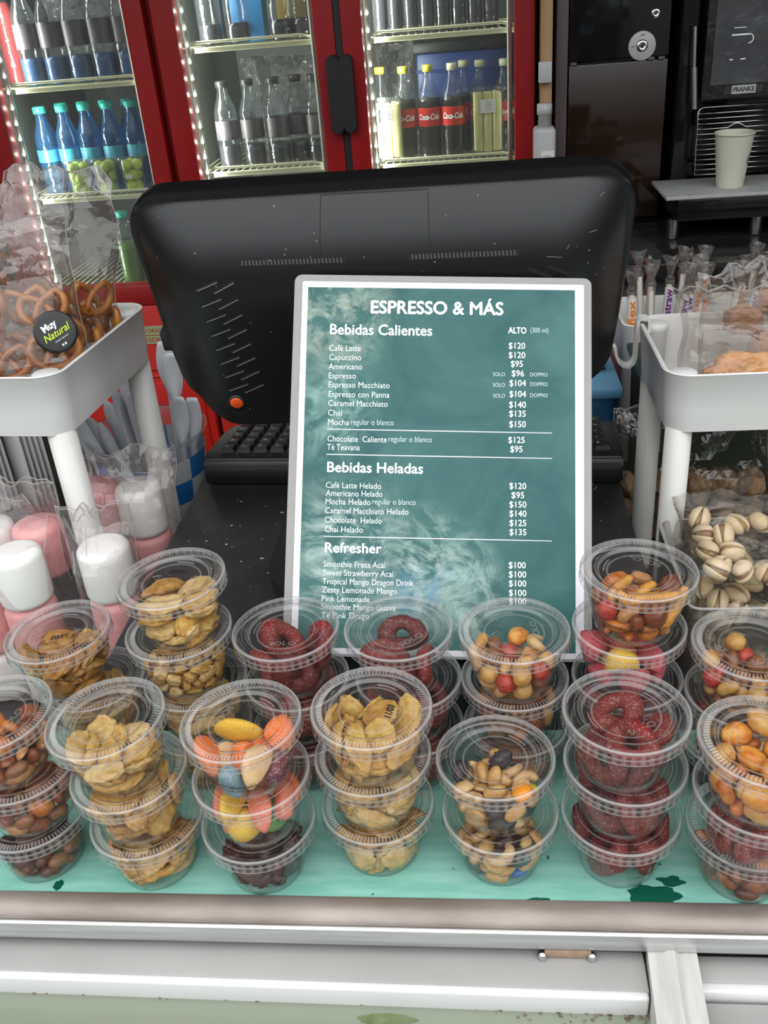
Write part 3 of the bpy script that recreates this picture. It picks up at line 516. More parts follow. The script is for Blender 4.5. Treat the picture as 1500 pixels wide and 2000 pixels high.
'B5m':[('coated',1,179,7,98,22,-41,2),('coated',1,7,-179,99,-23,-39,-98),('coated',0,-30,173,90,-12,-7,24),('peanut',1,60,40,64,14,0,-118),('peanut',1,-108,-38,64,173,-1,-74),('coated',1,-175,66,132,-2,-34,-125),('cashew',0,-129,-173,110,-66,17,-15),('peanut',0,-36,28,74,61,-22,-82),('coated',0,119,-172,192,40,-71,-137),('coated',0,136,140,162,-59,22,130),('peanut',0,-199,-43,73,6,21,96),('peanut',1,88,-84,78,128,-25,105),('coated',1,-186,-86,199,140,-23,-52),('peanut',1,-116,196,166,-60,26,-142),('peanut',0,38,62,142,10,-8,-92),('peanut',0,-67,-99,139,49,-162,48),('cashew',0,-51,19,169,22,153,14),('peanut',0,-56,-230,210,13,-164,-8),('peanut',1,-9,202,201,-156,4,-88),('peanut',1,-161,138,221,6,166,-2),('cashew',0,54,-84,191,16,60,129),('coated',0,-12,92,270,-116,25,-24),('cashew',1,-180,36,239,-3,-11,-95),('peanut',0,93,210,248,-33,-179,11),('cashew',1,217,43,237,33,1,16),('peanut',1,93,2,206,-81,19,15),('peanut',0,208,-92,171,-10,102,19)],
'B5b':[('coated',1,164,-84,95,-105,11,-138),('coated',0,38,15,93,147,-15,-3),('peanut',1,-122,-156,64,174,-1,-28),('peanut',0,33,-196,64,-177,-1,12),('peanut',0,-87,-68,65,45,-2,-47),('coated',0,-18,177,102,-38,31,-21),('coated',1,53,-192,175,19,-10,3),('coated',1,137,127,111,-27,80,-144),('peanut',0,-150,133,65,26,0,-134),('peanut',1,32,-102,91,2,52,-175),('peanut',0,-116,-101,137,-16,168,-18),('peanut',1,-106,58,84,-66,-4,45),('coated',0,-35,-36,215,-170,26,-42),('peanut',1,-198,-32,67,20,7,99),('peanut',0,-94,-199,142,-141,14,-20),('coated',0,-178,77,173,24,0,50),('peanut',1,187,27,157,16,5,-2),('peanut',0,-22,76,166,17,169,26),('coated',1,67,200,218,48,166,-17)],
'B6t':[('peanut',0,-196,8,65,28,-1,100),('cashew',0,169,51,70,-3,19,-168),('cashew',1,-102,-128,57,177,-19,55),('peanut',0,147,-93,65,121,0,-54),('cashew',1,5,96,58,1,-12,77),('peanut',1,-62,193,70,61,170,18),('ball',1,-150,116,116,-118,22,-14),('coated',1,55,-170,97,-88,-40,-116),('peanut',0,82,181,65,-32,-3,162),('peanut',1,-190,-33,146,-20,-169,-3),('cashew',0,-116,-155,132,-3,-10,-104),('peanut',1,31,206,146,-169,0,23),('ball',0,189,-62,158,86,36,-5),('coated',0,127,120,162,2,26,-148),('stick',1,-17,-14,75,-134,-4,4),('coated',1,-27,82,170,-87,33,-123),('coated',0,221,57,267,37,42,-94),('stick',0,210,-127,248,-48,53,-132),('coated',0,-92,197,225,-70,3,27),('cashew',1,-31,-60,157,-16,0,-103),('peanut',0,-27,-236,203,-23,76,72),('coated',1,84,-203,252,-57,57,-150),('cashew',0,91,32,219,-154,-7,0),('ball',1,-190,-110,222,-117,62,-65),('peanut',1,-71,-166,233,-40,33,-175),('stick',0,0,-88,241,-69,30,-14),('stick',1,13,9,264,-16,-23,23),('stick',1,-104,54,256,94,118,18),('ball',0,134,-59,282,-40,-167,-21),('stick',0,84,-134,341,33,-17,-2),('peanut',1,-227,52,192,149,-102,-8),('peanut',0,71,232,229,-61,-10,161)],
'B6m':[('wedge',0,165,17,54,116,0,95),('drop',1,24,-138,139,-13,-136,110),('bar',0,-168,-85,110,-75,-23,-69),('drop',0,31,210,139,-74,8,175),('drop',0,-60,-192,278,14,-39,-105),('wedge',0,-48,72,71,43,2,151),('wedge',1,104,-63,170,49,-15,-61),('bar',1,-37,33,231,-32,-11,-57),('wedge',1,25,118,270,96,5,121),('drop',1,-238,38,252,59,48,57)],
'B6b':[('ring',2,-105,46,108,-21,-173,16),('ring',2,106,52,121,15,29,26),('ring',0,-120,93,328,151,49,-15),('ring',0,22,-193,182,75,144,-13),('ring',1,159,-48,266,28,28,72),('ring',0,77,170,327,42,41,122),('ring',1,-211,-75,298,-75,-31,-74)],
'B7t':[('peanut',1,-203,17,73,61,15,83),('ball',1,105,156,88,56,-3,-29),('ball',0,181,-53,87,-94,18,-105),('peanut',0,-152,-78,66,77,1,53),('ball',0,-31,166,83,-27,-4,-54),('peanut',0,-14,-54,65,134,-1,-49),('ball',0,81,28,88,-70,55,-91),('peanut',1,65,-73,142,77,-3,31),('peanut',0,-92,208,171,56,-164,23),('ball',0,-147,115,123,-85,12,-5),('peanut',1,106,-130,65,-30,1,-59),('peanut',0,-74,50,65,28,-1,25),('peanut',0,-103,-195,142,-30,-1,-26),('peanut',0,-88,-143,65,28,0,63),('ball',1,188,68,142,85,3,89),('ball',1,-23,11,161,57,-74,-47),('peanut',1,-71,-87,141,-5,-11,-49),('ball',0,11,-184,86,-15,27,-172),('ball',0,42,204,184,153,-12,64),('ball',0,-197,107,243,-136,-18,78),('ball',1,126,-159,170,-145,-22,-46),('ball',1,-22,232,288,-7,-19,17),('peanut',1,-51,134,194,-12,-127,-91),('ball',1,-211,-12,185,118,-3,-110),('ball',1,8,-212,212,60,21,-110),('ball',0,82,84,207,-9,143,36),('peanut',0,165,-45,196,-73,7,116),('peanut',1,-137,-115,190,-91,-39,-20)],
'B7m':[('coated',1,-100,-153,93,64,-151,-4),('coated',1,123,125,93,-4,-17,104),('coated',0,-39,-26,88,31,178,-32),('peanut',1,-51,172,65,-7,-175,-33),('coated',1,2,202,164,-64,-161,10),('coated',1,135,-123,95,44,-16,40),('peanut',1,-195,-43,64,14,0,101),('peanut',1,204,92,164,-76,35,-66),('peanut',0,-112,108,65,25,0,-36),('coated',0,201,-56,211,-19,26,92),('peanut',1,-185,45,119,112,22,7),('peanut',0,25,65,102,-67,-2,-42),('coated',0,-164,124,192,-12,-37,-143),('peanut',0,21,-171,87,130,-42,93),('peanut',0,-177,-56,147,15,-6,172),('peanut',1,201,5,66,119,1,-91),('peanut',1,81,73,184,158,16,-88),('peanut',0,118,-6,96,-42,103,-67),('peanut',0,57,-77,173,111,-8,-91),('coated',0,-28,-170,221,-75,3,98),('peanut',0,-128,204,260,77,-153,2),('peanut',1,74,-212,157,-54,-16,18)],
'B7b':[('raisin',1,-90,-16,69,2,2,-69),('raisin',0,108,170,103,-51,46,-162),('raisin',1,-188,68,80,80,-1,-111),('raisin',1,185,13,69,15,4,-80),('raisin',1,14,76,69,16,3,167),('raisin',0,-53,-177,74,17,-3,-16),('raisin',0,113,-140,73,9,-15,53),('raisin',1,42,-55,80,63,4,41),('raisin',0,-189,-74,102,89,-46,118),('raisin',0,62,-198,171,23,178,5),('raisin',1,-53,182,75,56,-173,8),('raisin',1,-22,44,170,78,26,-77),('raisin',0,-118,-168,169,-40,-7,142),('raisin',0,141,83,168,-122,-2,22),('raisin',0,-8,200,177,-16,-47,-146),('raisin',1,163,-31,158,0,9,177),('raisin',0,-123,151,181,-52,-31,114),('raisin',1,-144,27,179,-120,16,-47),('raisin',1,223,52,242,-131,35,-66),('raisin',1,-17,-87,184,-1,-16,171),('raisin',1,64,132,232,53,-26,-114),('raisin',0,-23,-191,256,-109,9,-102),('raisin',0,-206,-67,243,133,-9,-97),('raisin',0,172,-140,231,53,61,124)],
'pz0':[('pretzel',1,128,-91,55,177,3,2),('pretzel',1,-71,41,163,-166,-32,-35),('pretzel',1,-394,-2,88,-15,175,-73),('pretzel',1,-362,-13,211,172,2,41),('pretzel',0,-452,-142,528,-30,-94,92),('pretzel',0,-190,9,317,3,169,-61),('pretzel',0,382,9,139,-3,0,117),('pretzel',0,339,-98,235,-5,7,-180),('pretzel',1,195,-26,409,39,176,-29),('pretzel',1,-364,57,456,41,167,-38),('pretzel',1,231,202,404,82,128,-8),('pretzel',0,-33,-187,645,82,-11,-5),('pretzel',0,-229,73,533,1,130,-117),('pretzel',0,478,104,544,18,76,-5)],
'pz1':[('pretzel',1,-357,33,62,-175,5,36),('pretzel',1,45,6,83,-177,11,-28),('pretzel',1,333,200,222,82,33,-6),('pretzel',1,-25,-97,182,-11,-1,-179),('pretzel',0,-369,-15,233,-12,16,132),('pretzel',0,-8,-1,324,9,-16,107),('pretzel',1,398,66,234,20,60,-52),('pretzel',0,353,-102,232,-21,-57,144),('pretzel',1,-58,-162,512,78,-179,13),('pretzel',1,341,89,516,10,12,3),('pretzel',0,-240,53,443,-178,-37,-6),('pretzel',0,-443,45,430,-32,-50,41),('pretzel',0,364,-204,439,83,52,-5)],
'ps0':[('pistachio',1,-50,-257,67,90,6,-128),('pistachio',1,-145,63,78,-40,-9,147),('pistachio',1,354,339,68,95,6,-16),('pistachio',0,99,-348,82,-16,-160,-7),('pistachio',0,-370,158,67,-88,-6,-163),('pistachio',0,490,-36,96,-107,79,-28),('pistachio',2,-166,314,67,-90,5,-80),('pistachio',2,349,-132,66,-90,-6,-166),('pistachio',0,491,289,128,-25,51,60),('pistachio',0,235,72,67,-88,-7,166),('pistachio',2,208,249,66,93,-5,-35),('pistachio',2,-277,-257,68,-83,-7,62),('pistachio',0,-398,-136,71,-88,23,-105),('pistachio',1,359,4,149,22,-72,-147),('pistachio',0,-252,-50,66,90,6,134),('pistachio',2,198,-231,78,41,-17,-60),('pistachio',2,465,130,70,-103,9,58),('pistachio',1,-482,17,80,54,-25,84),('pistachio',1,-431,-349,82,-167,-22,-15),('pistachio',2,310,-235,178,-97,7,-35),('pistachio',1,396,-340,78,32,-6,-24),('pistachio',1,-343,336,69,-86,-14,9),('pistachio',0,82,-43,67,89,7,-130),('pistachio',2,-28,203,68,-100,2,-125)],
'ps1':[('pistachio',2,-337,116,73,-109,-16,85),('pistachio',1,-465,325,70,-90,16,-117),('pistachio',1,144,-39,66,89,6,158),('pistachio',0,257,-338,68,-86,-174,4),('pistachio',1,94,140,67,-90,-9,-82),('pistachio',0,399,183,67,-87,8,133),('pistachio',2,-481,117,92,-32,-47,-58),('pistachio',0,284,-127,84,17,12,-108),('pistachio',2,-420,-230,70,-91,18,-138),('pistachio',0,194,295,66,90,6,-125),('pistachio',2,478,-290,81,88,39,-104),('pistachio',1,-276,-288,78,32,-175,56),('pistachio',0,69,-183,68,97,5,-41),('pistachio',1,-119,-316,67,87,-6,-117),('pistachio',0,420,2,68,96,5,11),('pistachio',1,-471,-327,163,-47,-3,-43),('pistachio',0,445,-142,81,174,-2,19),('pistachio',2,265,78,81,-17,6,-172),('pistachio',1,-304,-62,67,89,-173,-4),('pistachio',1,483,321,79,27,-7,111),('pistachio',2,-222,248,67,90,-7,-55),('pistachio',2,352,-335,183,-101,-118,33),('pistachio',2,-55,250,77,45,-10,-66),('pistachio',0,-478,-61,82,148,-25,-66)]}
# ------------------------------------------------------------------ the place
m_floor = mat('dark_paving', (0.07, 0.068, 0.066), 0.8, col2=(0.11, 0.107, 0.104), scale=6)
m_dark = mat('dark_plaster', (0.045, 0.042, 0.042), 0.8)
m_ceil = mat('stall_ceiling', (0.10, 0.097, 0.094), 0.8)
struct(boxobj('floor', (-4, 4, -5, 3.2, -1.05, -0.95), m_floor))
struct(boxobj('wall_back', (-2.4, 2.4, 2.95, 3.05, -0.95, 1.75), m_dark))
struct(boxobj('wall_left', (-2.5, -2.4, 0.5, 3.05, -0.95, 1.75), m_dark))
struct(boxobj('wall_right', (2.4, 2.5, 0.5, 3.05, -0.95, 1.75), m_dark))
struct(boxobj('ceiling', (-2.5, 2.5, 0.72, 3.05, 1.75, 1.83), m_ceil))
m_wood = mat('plain_pine', (0.32, 0.19, 0.085), 0.55, col2=(0.42, 0.26, 0.12), scale=9, stretch=(6, 6, 0.5))
struct(boxobj('trim_1', (0.144, 0.166, 2.06, 2.12, -0.95, 1.75), m_wood))

# the work top behind the display case (an L of dark laminate)
m_lam = mat('dark_laminate', (0.035, 0.034, 0.035), 0.5, col2=(0.05, 0.048, 0.048), scale=20)
wt = thing('service_counter', 'low dark laminate service counter carrying the drawer and both white trolleys', 'counter', (0, 0.8, -0.95))
def _rel(o, root):
    """keep an object built in world coordinates where it is under a parent that stands elsewhere"""
    o.parent = root
    o.matrix_parent_inverse = (Matrix.Translation(root.location) @ root.rotation_euler.to_matrix().to_4x4()).inverted()
    return o
bm = bmesh.new(); poly_prism(bm, [(-0.95, 0.575), (0.75, 0.575), (0.75, 1.3), (-0.29, 1.3), (-0.29, 1.12), (-0.95, 1.12)], -0.07, -0.0405)
_rel(sharp(obj('counter_top', bm, m_lam)), wt)
bm = bmesh.new(); poly_prism(bm, [(-0.93, 0.60), (0.73, 0.60), (0.73, 1.26), (-0.31, 1.26), (-0.31, 1.08), (-0.93, 1.08)], -0.95, -0.07)
_rel(sharp(obj('base_cabinet', bm, m_dark)), wt)

# the display case with its mint painted top
m_mint, n, l = newmat('mint_paint')
p = n['Principled BSDF']; p.inputs['Roughness'].default_value = 0.38
tc = n.new('ShaderNodeTexCoord'); mp = n.new('ShaderNodeMapping'); mp.inputs['Scale'].default_value = (4, 22, 4)
l.new(tc.outputs['Object'], mp.inputs[0])
t1 = n.new('ShaderNodeTexNoise'); t1.inputs['Scale'].default_value = 6; t1.inputs['Detail'].default_value = 6
l.new(mp.outputs[0], t1.inputs['Vector'])
r1 = n.new('ShaderNodeValToRGB'); r1.color_ramp.elements[0].position = 0.35; r1.color_ramp.elements[0].color = (0.165, 0.425, 0.345, 1)
r1.color_ramp.elements[1].position = 0.68; r1.color_ramp.elements[1].color = (0.255, 0.53, 0.45, 1)
l.new(t1.outputs['Fac'], r1.inputs[0])
t2 = n.new('ShaderNodeTexNoise'); t2.inputs['Scale'].default_value = 95; t2.inputs['Detail'].default_value = 2
l.new(tc.outputs['Object'], t2.inputs['Vector'])
r2 = n.new('ShaderNodeValToRGB'); r2.color_ramp.elements[0].position = 0.73; r2.color_ramp.elements[0].color = (0, 0, 0, 1); r2.color_ramp.elements[1].position = 0.76; r2.color_ramp.elements[1].color = (1, 1, 1, 1)
l.new(t2.outputs['Fac'], r2.inputs[0])
mx = n.new('ShaderNodeMixRGB'); mx.inputs[2].default_value = (0.03, 0.10, 0.08, 1)
l.new(r2.outputs[0], mx.inputs[0]); l.new(r1.outputs[0], mx.inputs[1]); l.new(mx.outputs[0], p.inputs['Base Color'])
b1 = n.new('ShaderNodeBump'); b1.inputs['Strength'].default_value = 0.15; b1.inputs['Distance'].default_value = 0.002
l.new(t1.outputs['Fac'], b1.inputs['Height']); l.new(b1.outputs[0], p.inputs['Normal'])
m_chip = mat('old_green_paint', (0.0, 0.085, 0.052), 0.4)
m_edge = mat('worn_brown_metal', (0.23, 0.19, 0.165), 0.42, metal=0.35, col2=(0.34, 0.295, 0.265), scale=14, stretch=(1, 3, 3), bump=0.1, bscale=200)
m_alu = mat('aluminium', (0.52, 0.53, 0.53), 0.33, metal=0.8, col2=(0.66, 0.67, 0.67), scale=30, stretch=(0.4, 8, 8))
m_white = mat('white_powder_coat', (0.325, 0.32, 0.312), 0.42, col2=(0.365, 0.36, 0.352), scale=9, bump=0.05, bscale=200)
m_cork = mat('worn_cork', (0.26, 0.18, 0.12), 0.8, col2=(0.36, 0.26, 0.18), scale=120)
m_lip = mat('white_gloss_lip', (0.70, 0.70, 0.70), 0.22)
m_gap_shade = mat('dark_gap_shade', (0.03, 0.028, 0.026), 0.8)  # near-black colour for the shade inside the gap
m_steel = mat('bolt_steel', (0.6, 0.6, 0.6), 0.25, metal=1.0)
m_cglass = clear('case_glass', tint=(0.62, 0.70, 0.60), haze=0.45, hazecol=(0.66, 0.68, 0.58), rough=0.1, ior=1.5)
m_case = mat('case_enamel', (0.55, 0.56, 0.53), 0.5)
m_moss = mat('green_smear', (0.075, 0.11, 0.035), 0.7, col2=(0.14, 0.17, 0.08), scale=90)

dc = thing('display_case', 'white framed display case with a mint green painted top and glass front', 'display case', (-0.05, 0.47, -0.95))
def case(o):
    # the case is drawn with its painted top at z = 0; it stands 21.5 mm higher and is 4 % smaller than drawn
    for v in o.data.vertices: v.co = Vector((v.co.x * 0.9597, v.co.y * 0.9597, v.co.z * 0.9597 + 0.0215))
    return _rel(o, dc)
top = case(boxobj('painted_top', (-0.80, 0.70, 0.4075, 0.5710, -0.02, 0.0), m_mint, bev=0.0015))
def chip(name, pts, seed, m=m_chip, z=0.00025, root=dc):
    random.seed(seed)
    bm = bmesh.new()
    poly_prism(bm, pts, z - 0.0002, z)
    return case(obj(name, bm, m, smooth=False))
def blobpts(cx, cy, rx, ry, seed, n=26, cut=None):
    out = []
    for i in range(n):
        a = 2 * PI * i / n
        k = 1 + 0.42 * noise.noise(Vector((math.cos(a) * 1.5 + seed, math.sin(a) * 1.5, seed * 2.1)))+ 0.15 * noise.noise(Vector((math.cos(a) * 5 + seed, math.sin(a) * 5, 1)))
        y = cy + ry * k * math.sin(a)
        if cut is not None: y = max(y, cut)
        out.append((cx + rx * k * math.cos(a), y))
    return out
chip('paint_chip', blobpts(0.1065, 0.4135, 0.0165, 0.0085, 3, cut=0.4082), 1)
chip('paint_chip', blobpts(0.1215, 0.4255, 0.0085, 0.0042, 8), 2)
chip('paint_chip', blobpts(0.0330, 0.4092, 0.0075, 0.0016, 5, cut=0.4082), 3)
chip('paint_chip', blobpts(0.1135, 0.4395, 0.0030, 0.0014, 6), 4)
chip('paint_chip', blobpts(-0.3035, 0.4142, 0.0028, 0.0045, 9), 5)
# rounded brown edging, aluminium rail, dark gap
bm = bmesh.new()
prof = [(0.4085, -0.020), (0.4085, 0.0008), (0.4055, 0.0022), (0.400, 0.0020), (0.395, 0.0006), (0.3915, -0.0022), (0.3900, -0.006), (0.3900, -0.020)]
va = [bm.verts.new((-0.80, y, z)) for y, z in prof]; vb = [bm.verts.new((0.70, y, z)) for y, z in prof]
for i in range(len(prof)):
    j = (i + 1) % len(prof); bm.faces.new((va[i], va[j], vb[j], vb[i]))
bm.faces.new(va[::-1]); bm.faces.new(vb)
case(sharp(obj('edge_trim', bm, m_edge), 50))
bm = bmesh.new()
prof = [(0.3898, -0.0045), (0.3885, -0.0040), (0.3868, -0.0050), (0.3862, -0.010), (0.3858, -0.017), (0.3870, -0.020), (0.3898, -0.020)]
va = [bm.verts.new((-0.80, y, z)) for y, z in prof]; vb = [bm.verts.new((0.70, y, z)) for y, z in prof]
for i in range(len(prof)):
    j = (i + 1) % len(prof); bm.faces.new((va[i], va[j], vb[j], vb[i]))
bm.faces.new(va[::-1]); bm.faces.new(vb)
case(sharp(obj('rail', bm, m_alu), 50))
case(boxobj('shadow_gap', (-0.80, 0.70, 0.3955, 0.4070, -0.045, -0.0203), m_gap_shade))  # dark filler painting the shade below the rail
R1 = Matrix.Translation((-0.10, 0.3815, 0)) @ Matrix.Rotation(math.radians(-0.4), 4, 'Z') @ Matrix.Translation((0.10, -0.3815, 0))
case(boxobj('frame_bar', (-0.80, 0.0985, 0.3650, 0.3935, -0.046, -0.0268), m_white, mat=R1, bev=0.0015))
bm = bmesh.new(); box(bm, -0.80, 0.0980, 0.3605, 0.3668, -0.047, -0.0275, mat=R1, bev=0.0022, seg=3)
case(sharp(obj('frame_lip', bm, m_lip), 50))
# joint post, then the next bay
P1 = Matrix.Translation((0.1135, 0.362, 0)) @ Matrix.Rotation(math.radians(-3.0), 4, 'Z') @ Matrix.Translation((-0.117, -0.36, 0))
bm = bmesh.new()
prof = [(0.1025, -0.050), (0.1025, -0.0195), (0.1120, -0.0188), (0.1150, -0.0165), (0.1190, -0.0165), (0.1225, -0.0205), (0.1260, -0.0195), (0.1335, -0.0200), (0.1335, -0.050)]
va = [bm.verts.new(P1 @ Vector((x, 0.24, z))) for x, z in prof]; vb = [bm.verts.new(P1 @ Vector((x, 0.3885, z))) for x, z in prof]
for i in range(len(prof)):
    j = (i + 1) % len(prof); bm.faces.new((va[i], vb[i], vb[j], va[j]))
bm.faces.new(va); bm.faces.new(vb[::-1])
case(sharp(obj('joint_post', bm, mat('aged_white_profile', (0.50, 0.49, 0.46), 0.45, col2=(0.60, 0.59, 0.57), scale=25, stretch=(6, 1, 1))), 40))
case(boxobj('frame_bar', (0.1310, 0.70, 0.3735, 0.3925, -0.048, -0.0300), m_white, bev=0.0015))
case(boxobj('frame_lip', (0.1310, 0.70, 0.3670, 0.3745, -0.0475, -0.0308), m_lip, bev=0.002))
case(boxobj('lower_bar', (0.1310, 0.70, 0.250, 0.3640, -0.052, -0.036), m_white, bev=0.0015))
case(boxobj('cork_pad', (0.0345, 0.0645, 0.3853, 0.3890, -0.0262, -0.0200), m_cork, bev=0.0005))
for x in (0.033, 0.0650):
    bm = bmesh.new(); lathe(bm, [(0.0004, 0.0022), (0.0018, 0.0018), (0.0027, 0.0008), (0.0029, -0.0025)], 20, mat=Matrix.Translation((x, 0.3855, -0.0235)), close_top=False)
    case(obj('bolt', bm, m_steel))
G = Matrix.Translation((0, 0.3625, -0.044)) @ Matrix.Rotation(math.radians(9), 4, 'X')
case(boxobj('glass_pane', (-0.80, 0.102, -0.26, 0.004, -0.004, 0.0), m_cglass, mat=G, bev=0.0006))
bm = bmesh.new(); poly_prism(bm, blobpts(-0.0690, -0.0105, 0.017, 0.0036, 4), 0.0002, 0.0005, mat=G)
case(obj('smear', bm, m_moss, smooth=False))
m_rust = mat('rust_crumbs', (0.10, 0.07, 0.045), 0.9, col2=(0.2, 0.16, 0.12), scale=300)
bm = bmesh.new()
random.seed(3)
for i in range(110):
    x = 0.10 - abs(random.gauss(0, 0.045)) if i < 70 else random.uniform(-0.45, 0.1); y = 0.0 - abs(random.gauss(0, 0.006 if i < 70 else 0.0012))
    if x > 0.1: continue
    s = random.uniform(0.0003, 0.0011)
    poly_prism(bm, blobpts(x, y, s * 1.4, s, i, 7), 0.0001, 0.0006, mat=G)
case(obj('dirt', bm, m_rust, smooth=False))['kind'] = 'stuff'
case(boxobj('case_floor', (-0.79, 0.69, 0.09, 0.568, -0.40, -0.38), m_case))
case(boxobj('case_back', (-0.79, 0.69, 0.543, 0.568, -0.38, -0.02), m_case))
case(boxobj('case_body', (-0.80, 0.70, 0.08, 0.571, -1.0122, -0.40), m_white))
for x in (-0.80, 0.69):
    case(boxobj('side_panel', (x, x + 0.01, 0.09, 0.571, -0.40, -0.05), m_case))

# ------------------------------------------------------------------ lidded snack cups
m_cup = clear('clear_cup_plastic', tint=(0.945, 0.945, 0.94), haze=0.014, hazecol=(0.85, 0.85, 0.85), rough=0.08, ior=1.42, gain=1.0)
m_lid = clear('clear_lid_plastic', tint=(0.95, 0.95, 0.945), haze=0.022, hazecol=(0.85, 0.85, 0.85), rough=0.07, ior=1.45, gain=1.1)
m_lid2 = clear('lid_lit_edge_plastic', tint=(0.93, 0.93, 0.93), haze=0.20, hazecol=(0.88, 0.88, 0.88), rough=0.12, ior=1.5, gain=1.3)  # hazier copy of the plastic, painting light caught on edges
m_rib = clear('lid_lit_knurl_plastic', tint=(0.93, 0.93, 0.93), haze=0.34, hazecol=(1.0, 1.0, 1.0), rough=0.10, ior=1.6, gain=1.5)  # whitened copy that paints the ribs' highlights
m_lid3 = clear('lid_lit_rim_plastic', tint=(0.90, 0.90, 0.90), haze=0.42, hazecol=(1.0, 1.0, 1.0), rough=0.12, ior=1.55, gain=1.4)  # whitest copy, painting the bright line along a rim
m_emb = clear('embossed_plastic', tint=(0.95, 0.95, 0.95), haze=0.26, hazecol=(0.9, 0.9, 0.9), rough=0.10, ior=1.8)
m_ink = mat('black_marker', (0.01, 0.01, 0.01), 0.5)
m_print = mat('dark_print', (0.03, 0.025, 0.02), 0.6)

def cup_mesh():
    bm = bmesh.new()
    prof = [(0.0005, 0.0022), (0.016, 0.0020), (0.0205, 0.0016), (0.0222, 0.0002), (0.0240, 0.0000), (0.0250, 0.0010), (0.0268, 0.0090), (0.0285, 0.0165), (0.0303, 0.0245), (0.0322, 0.0330),
            (0.0340, 0.0405), (0.0347, 0.0440), (0.0352, 0.0462), (0.0366, 0.0470), (0.0370, 0.0462)]
    prof = [(r, z * 0.857) for r, z in prof]
    lathe(bm, prof, 64, close_bottom=True)
    bm.faces.ensure_lookup_table()
    for q, f in enumerate(bm.faces):
        if q < 64 * (len(prof) - 1) and q // 64 in (2, 4, 12, 13): f.material_index = 1  # base ring and rim whitened to paint their highlights
    return bm

def lid_mesh(kind):
    bm = bmesh.new()
    prof = [(0.0004, 0.0495), (0.012, 0.0495), (0.0195, 0.0495), (0.0201, 0.0499), (0.0208, 0.0495), (0.0252, 0.0494), (0.0262, 0.0500), (0.0268, 0.0516), (0.0276, 0.0520), (0.0284, 0.0516), (0.0292, 0.0519), (0.0304, 0.0520),
            (0.0309, 0.0518), (0.0338, 0.0511), (0.0343, 0.0513), (0.0352, 0.0524), (0.0360, 0.0530), (0.0368, 0.0530), (0.0375, 0.0524), (0.0378, 0.0512),
            (0.0377, 0.0488), (0.0377, 0.0468), (0.0379, 0.0450), (0.0380, 0.0444), (0.0378, 0.0440)]
    prof = [(r, z - 0.0072) for r, z in prof]
    n = 360
    def rf(i, k, r, z):
        if kind == 'ribbed':
            if k in (12, 13): z += 0.0006 if i % 4 < 2 else -0.0003
        else:
            if k in (12, 13): z += 0.0006
        if k in (20, 21): r -= 0.0004 if (i // 4) % 2 else 0.0
        if k == 9 and i % 90 < 8: z += 0.0008
        return r, z
    lathe(bm, prof, n, close_bottom=True, rfun=rf)
    bm.faces.ensure_lookup_table()
    for q, f in enumerate(bm.faces):
        if q >= n * (len(prof) - 1): continue
        k, i = q // n, q % n
        if k in (2, 3, 5, 6, 8, 14) or (k == 11 and kind != 'ribbed'): f.material_index = 1                       # white haze stands in for light caught on steps and edges
        elif k in (16, 17): f.material_index = 2                                   # rolled rim, its highlight put in as white haze
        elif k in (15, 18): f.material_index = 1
        elif k in (22, 23): f.material_index = 2                                   # lower lip of the skirt, highlight put in likewise
        elif k in (11, 12, 13) and kind == 'ribbed': f.material_index = 3 if i % 4 < 2 else 0  # alternate ribs whitened in place of glints
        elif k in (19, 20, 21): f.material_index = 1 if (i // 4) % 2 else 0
    return bm

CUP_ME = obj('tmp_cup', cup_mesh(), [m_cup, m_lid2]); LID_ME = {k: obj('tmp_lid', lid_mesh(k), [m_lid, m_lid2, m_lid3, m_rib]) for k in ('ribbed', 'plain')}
CUP_MESH = CUP_ME.data; LID_MESH = {k: o.data for k, o in LID_ME.items()}
for o in [CUP_ME] + list(LID_ME.values()): bpy.data.objects.remove(o)

def emboss_mesh():
    bm = bmesh.new()
    me = text_mesh('SOLO', 0.01)
    xs = [v.co.x for v in me.vertices]; lo, hi = min(xs), max(xs)
    for v in me.vertices:
        v.co = Vector(((v.co.x - lo) / (hi - lo) * 0.019 - 0.0095, v.co.y * 0.0062 - 0.0165, 0.04265))
    bm.from_mesh(me); bpy.data.meshes.remove(me)
    for r, s in ((0.0034, 1), ):
        pts = [(r * math.cos(math.radians(a)), 0.0125 + r * math.sin(math.radians(a)), 0.0428) for a in (90, 210, 330)]
        tube(bm, pts, 0.00028, 6, False, closed=True)
    for a0 in (150, 350):
        pts = [(0.0225 * math.cos(math.radians(a0 + q)), 0.0225 * math.sin(math.radians(a0 + q)), 0.0427) for q in range(0, 42, 6)]
        tube(bm, pts, 0.0003, 6)
    return bm
_e = obj('tmp', emboss_mesh(), m_emb); EMB_MESH = _e.data; bpy.data.objects.remove(_e)

STACKS = {'F1': 'far left front stack', 'F2': 'second front stack from left', 'F3': 'third front stack from left', 'F4': 'middle front stack',
          'F5': 'short front stack', 'F6': 'red gummy front stack', 'F7': 'far right front stack',
          'B1': 'back stack beside left trolley leg', 'B2': 'tall left back stack', 'B3': 'back stack left below menu', 'B4': 'back stack middle below menu',
          'B5': 'back stack right below menu', 'B6': 'tall right back stack', 'B7': 'far right back stack'}
LEVEL = {'t': 'top', 'm': 'second', 'b': 'third', 's': 'bottom'}
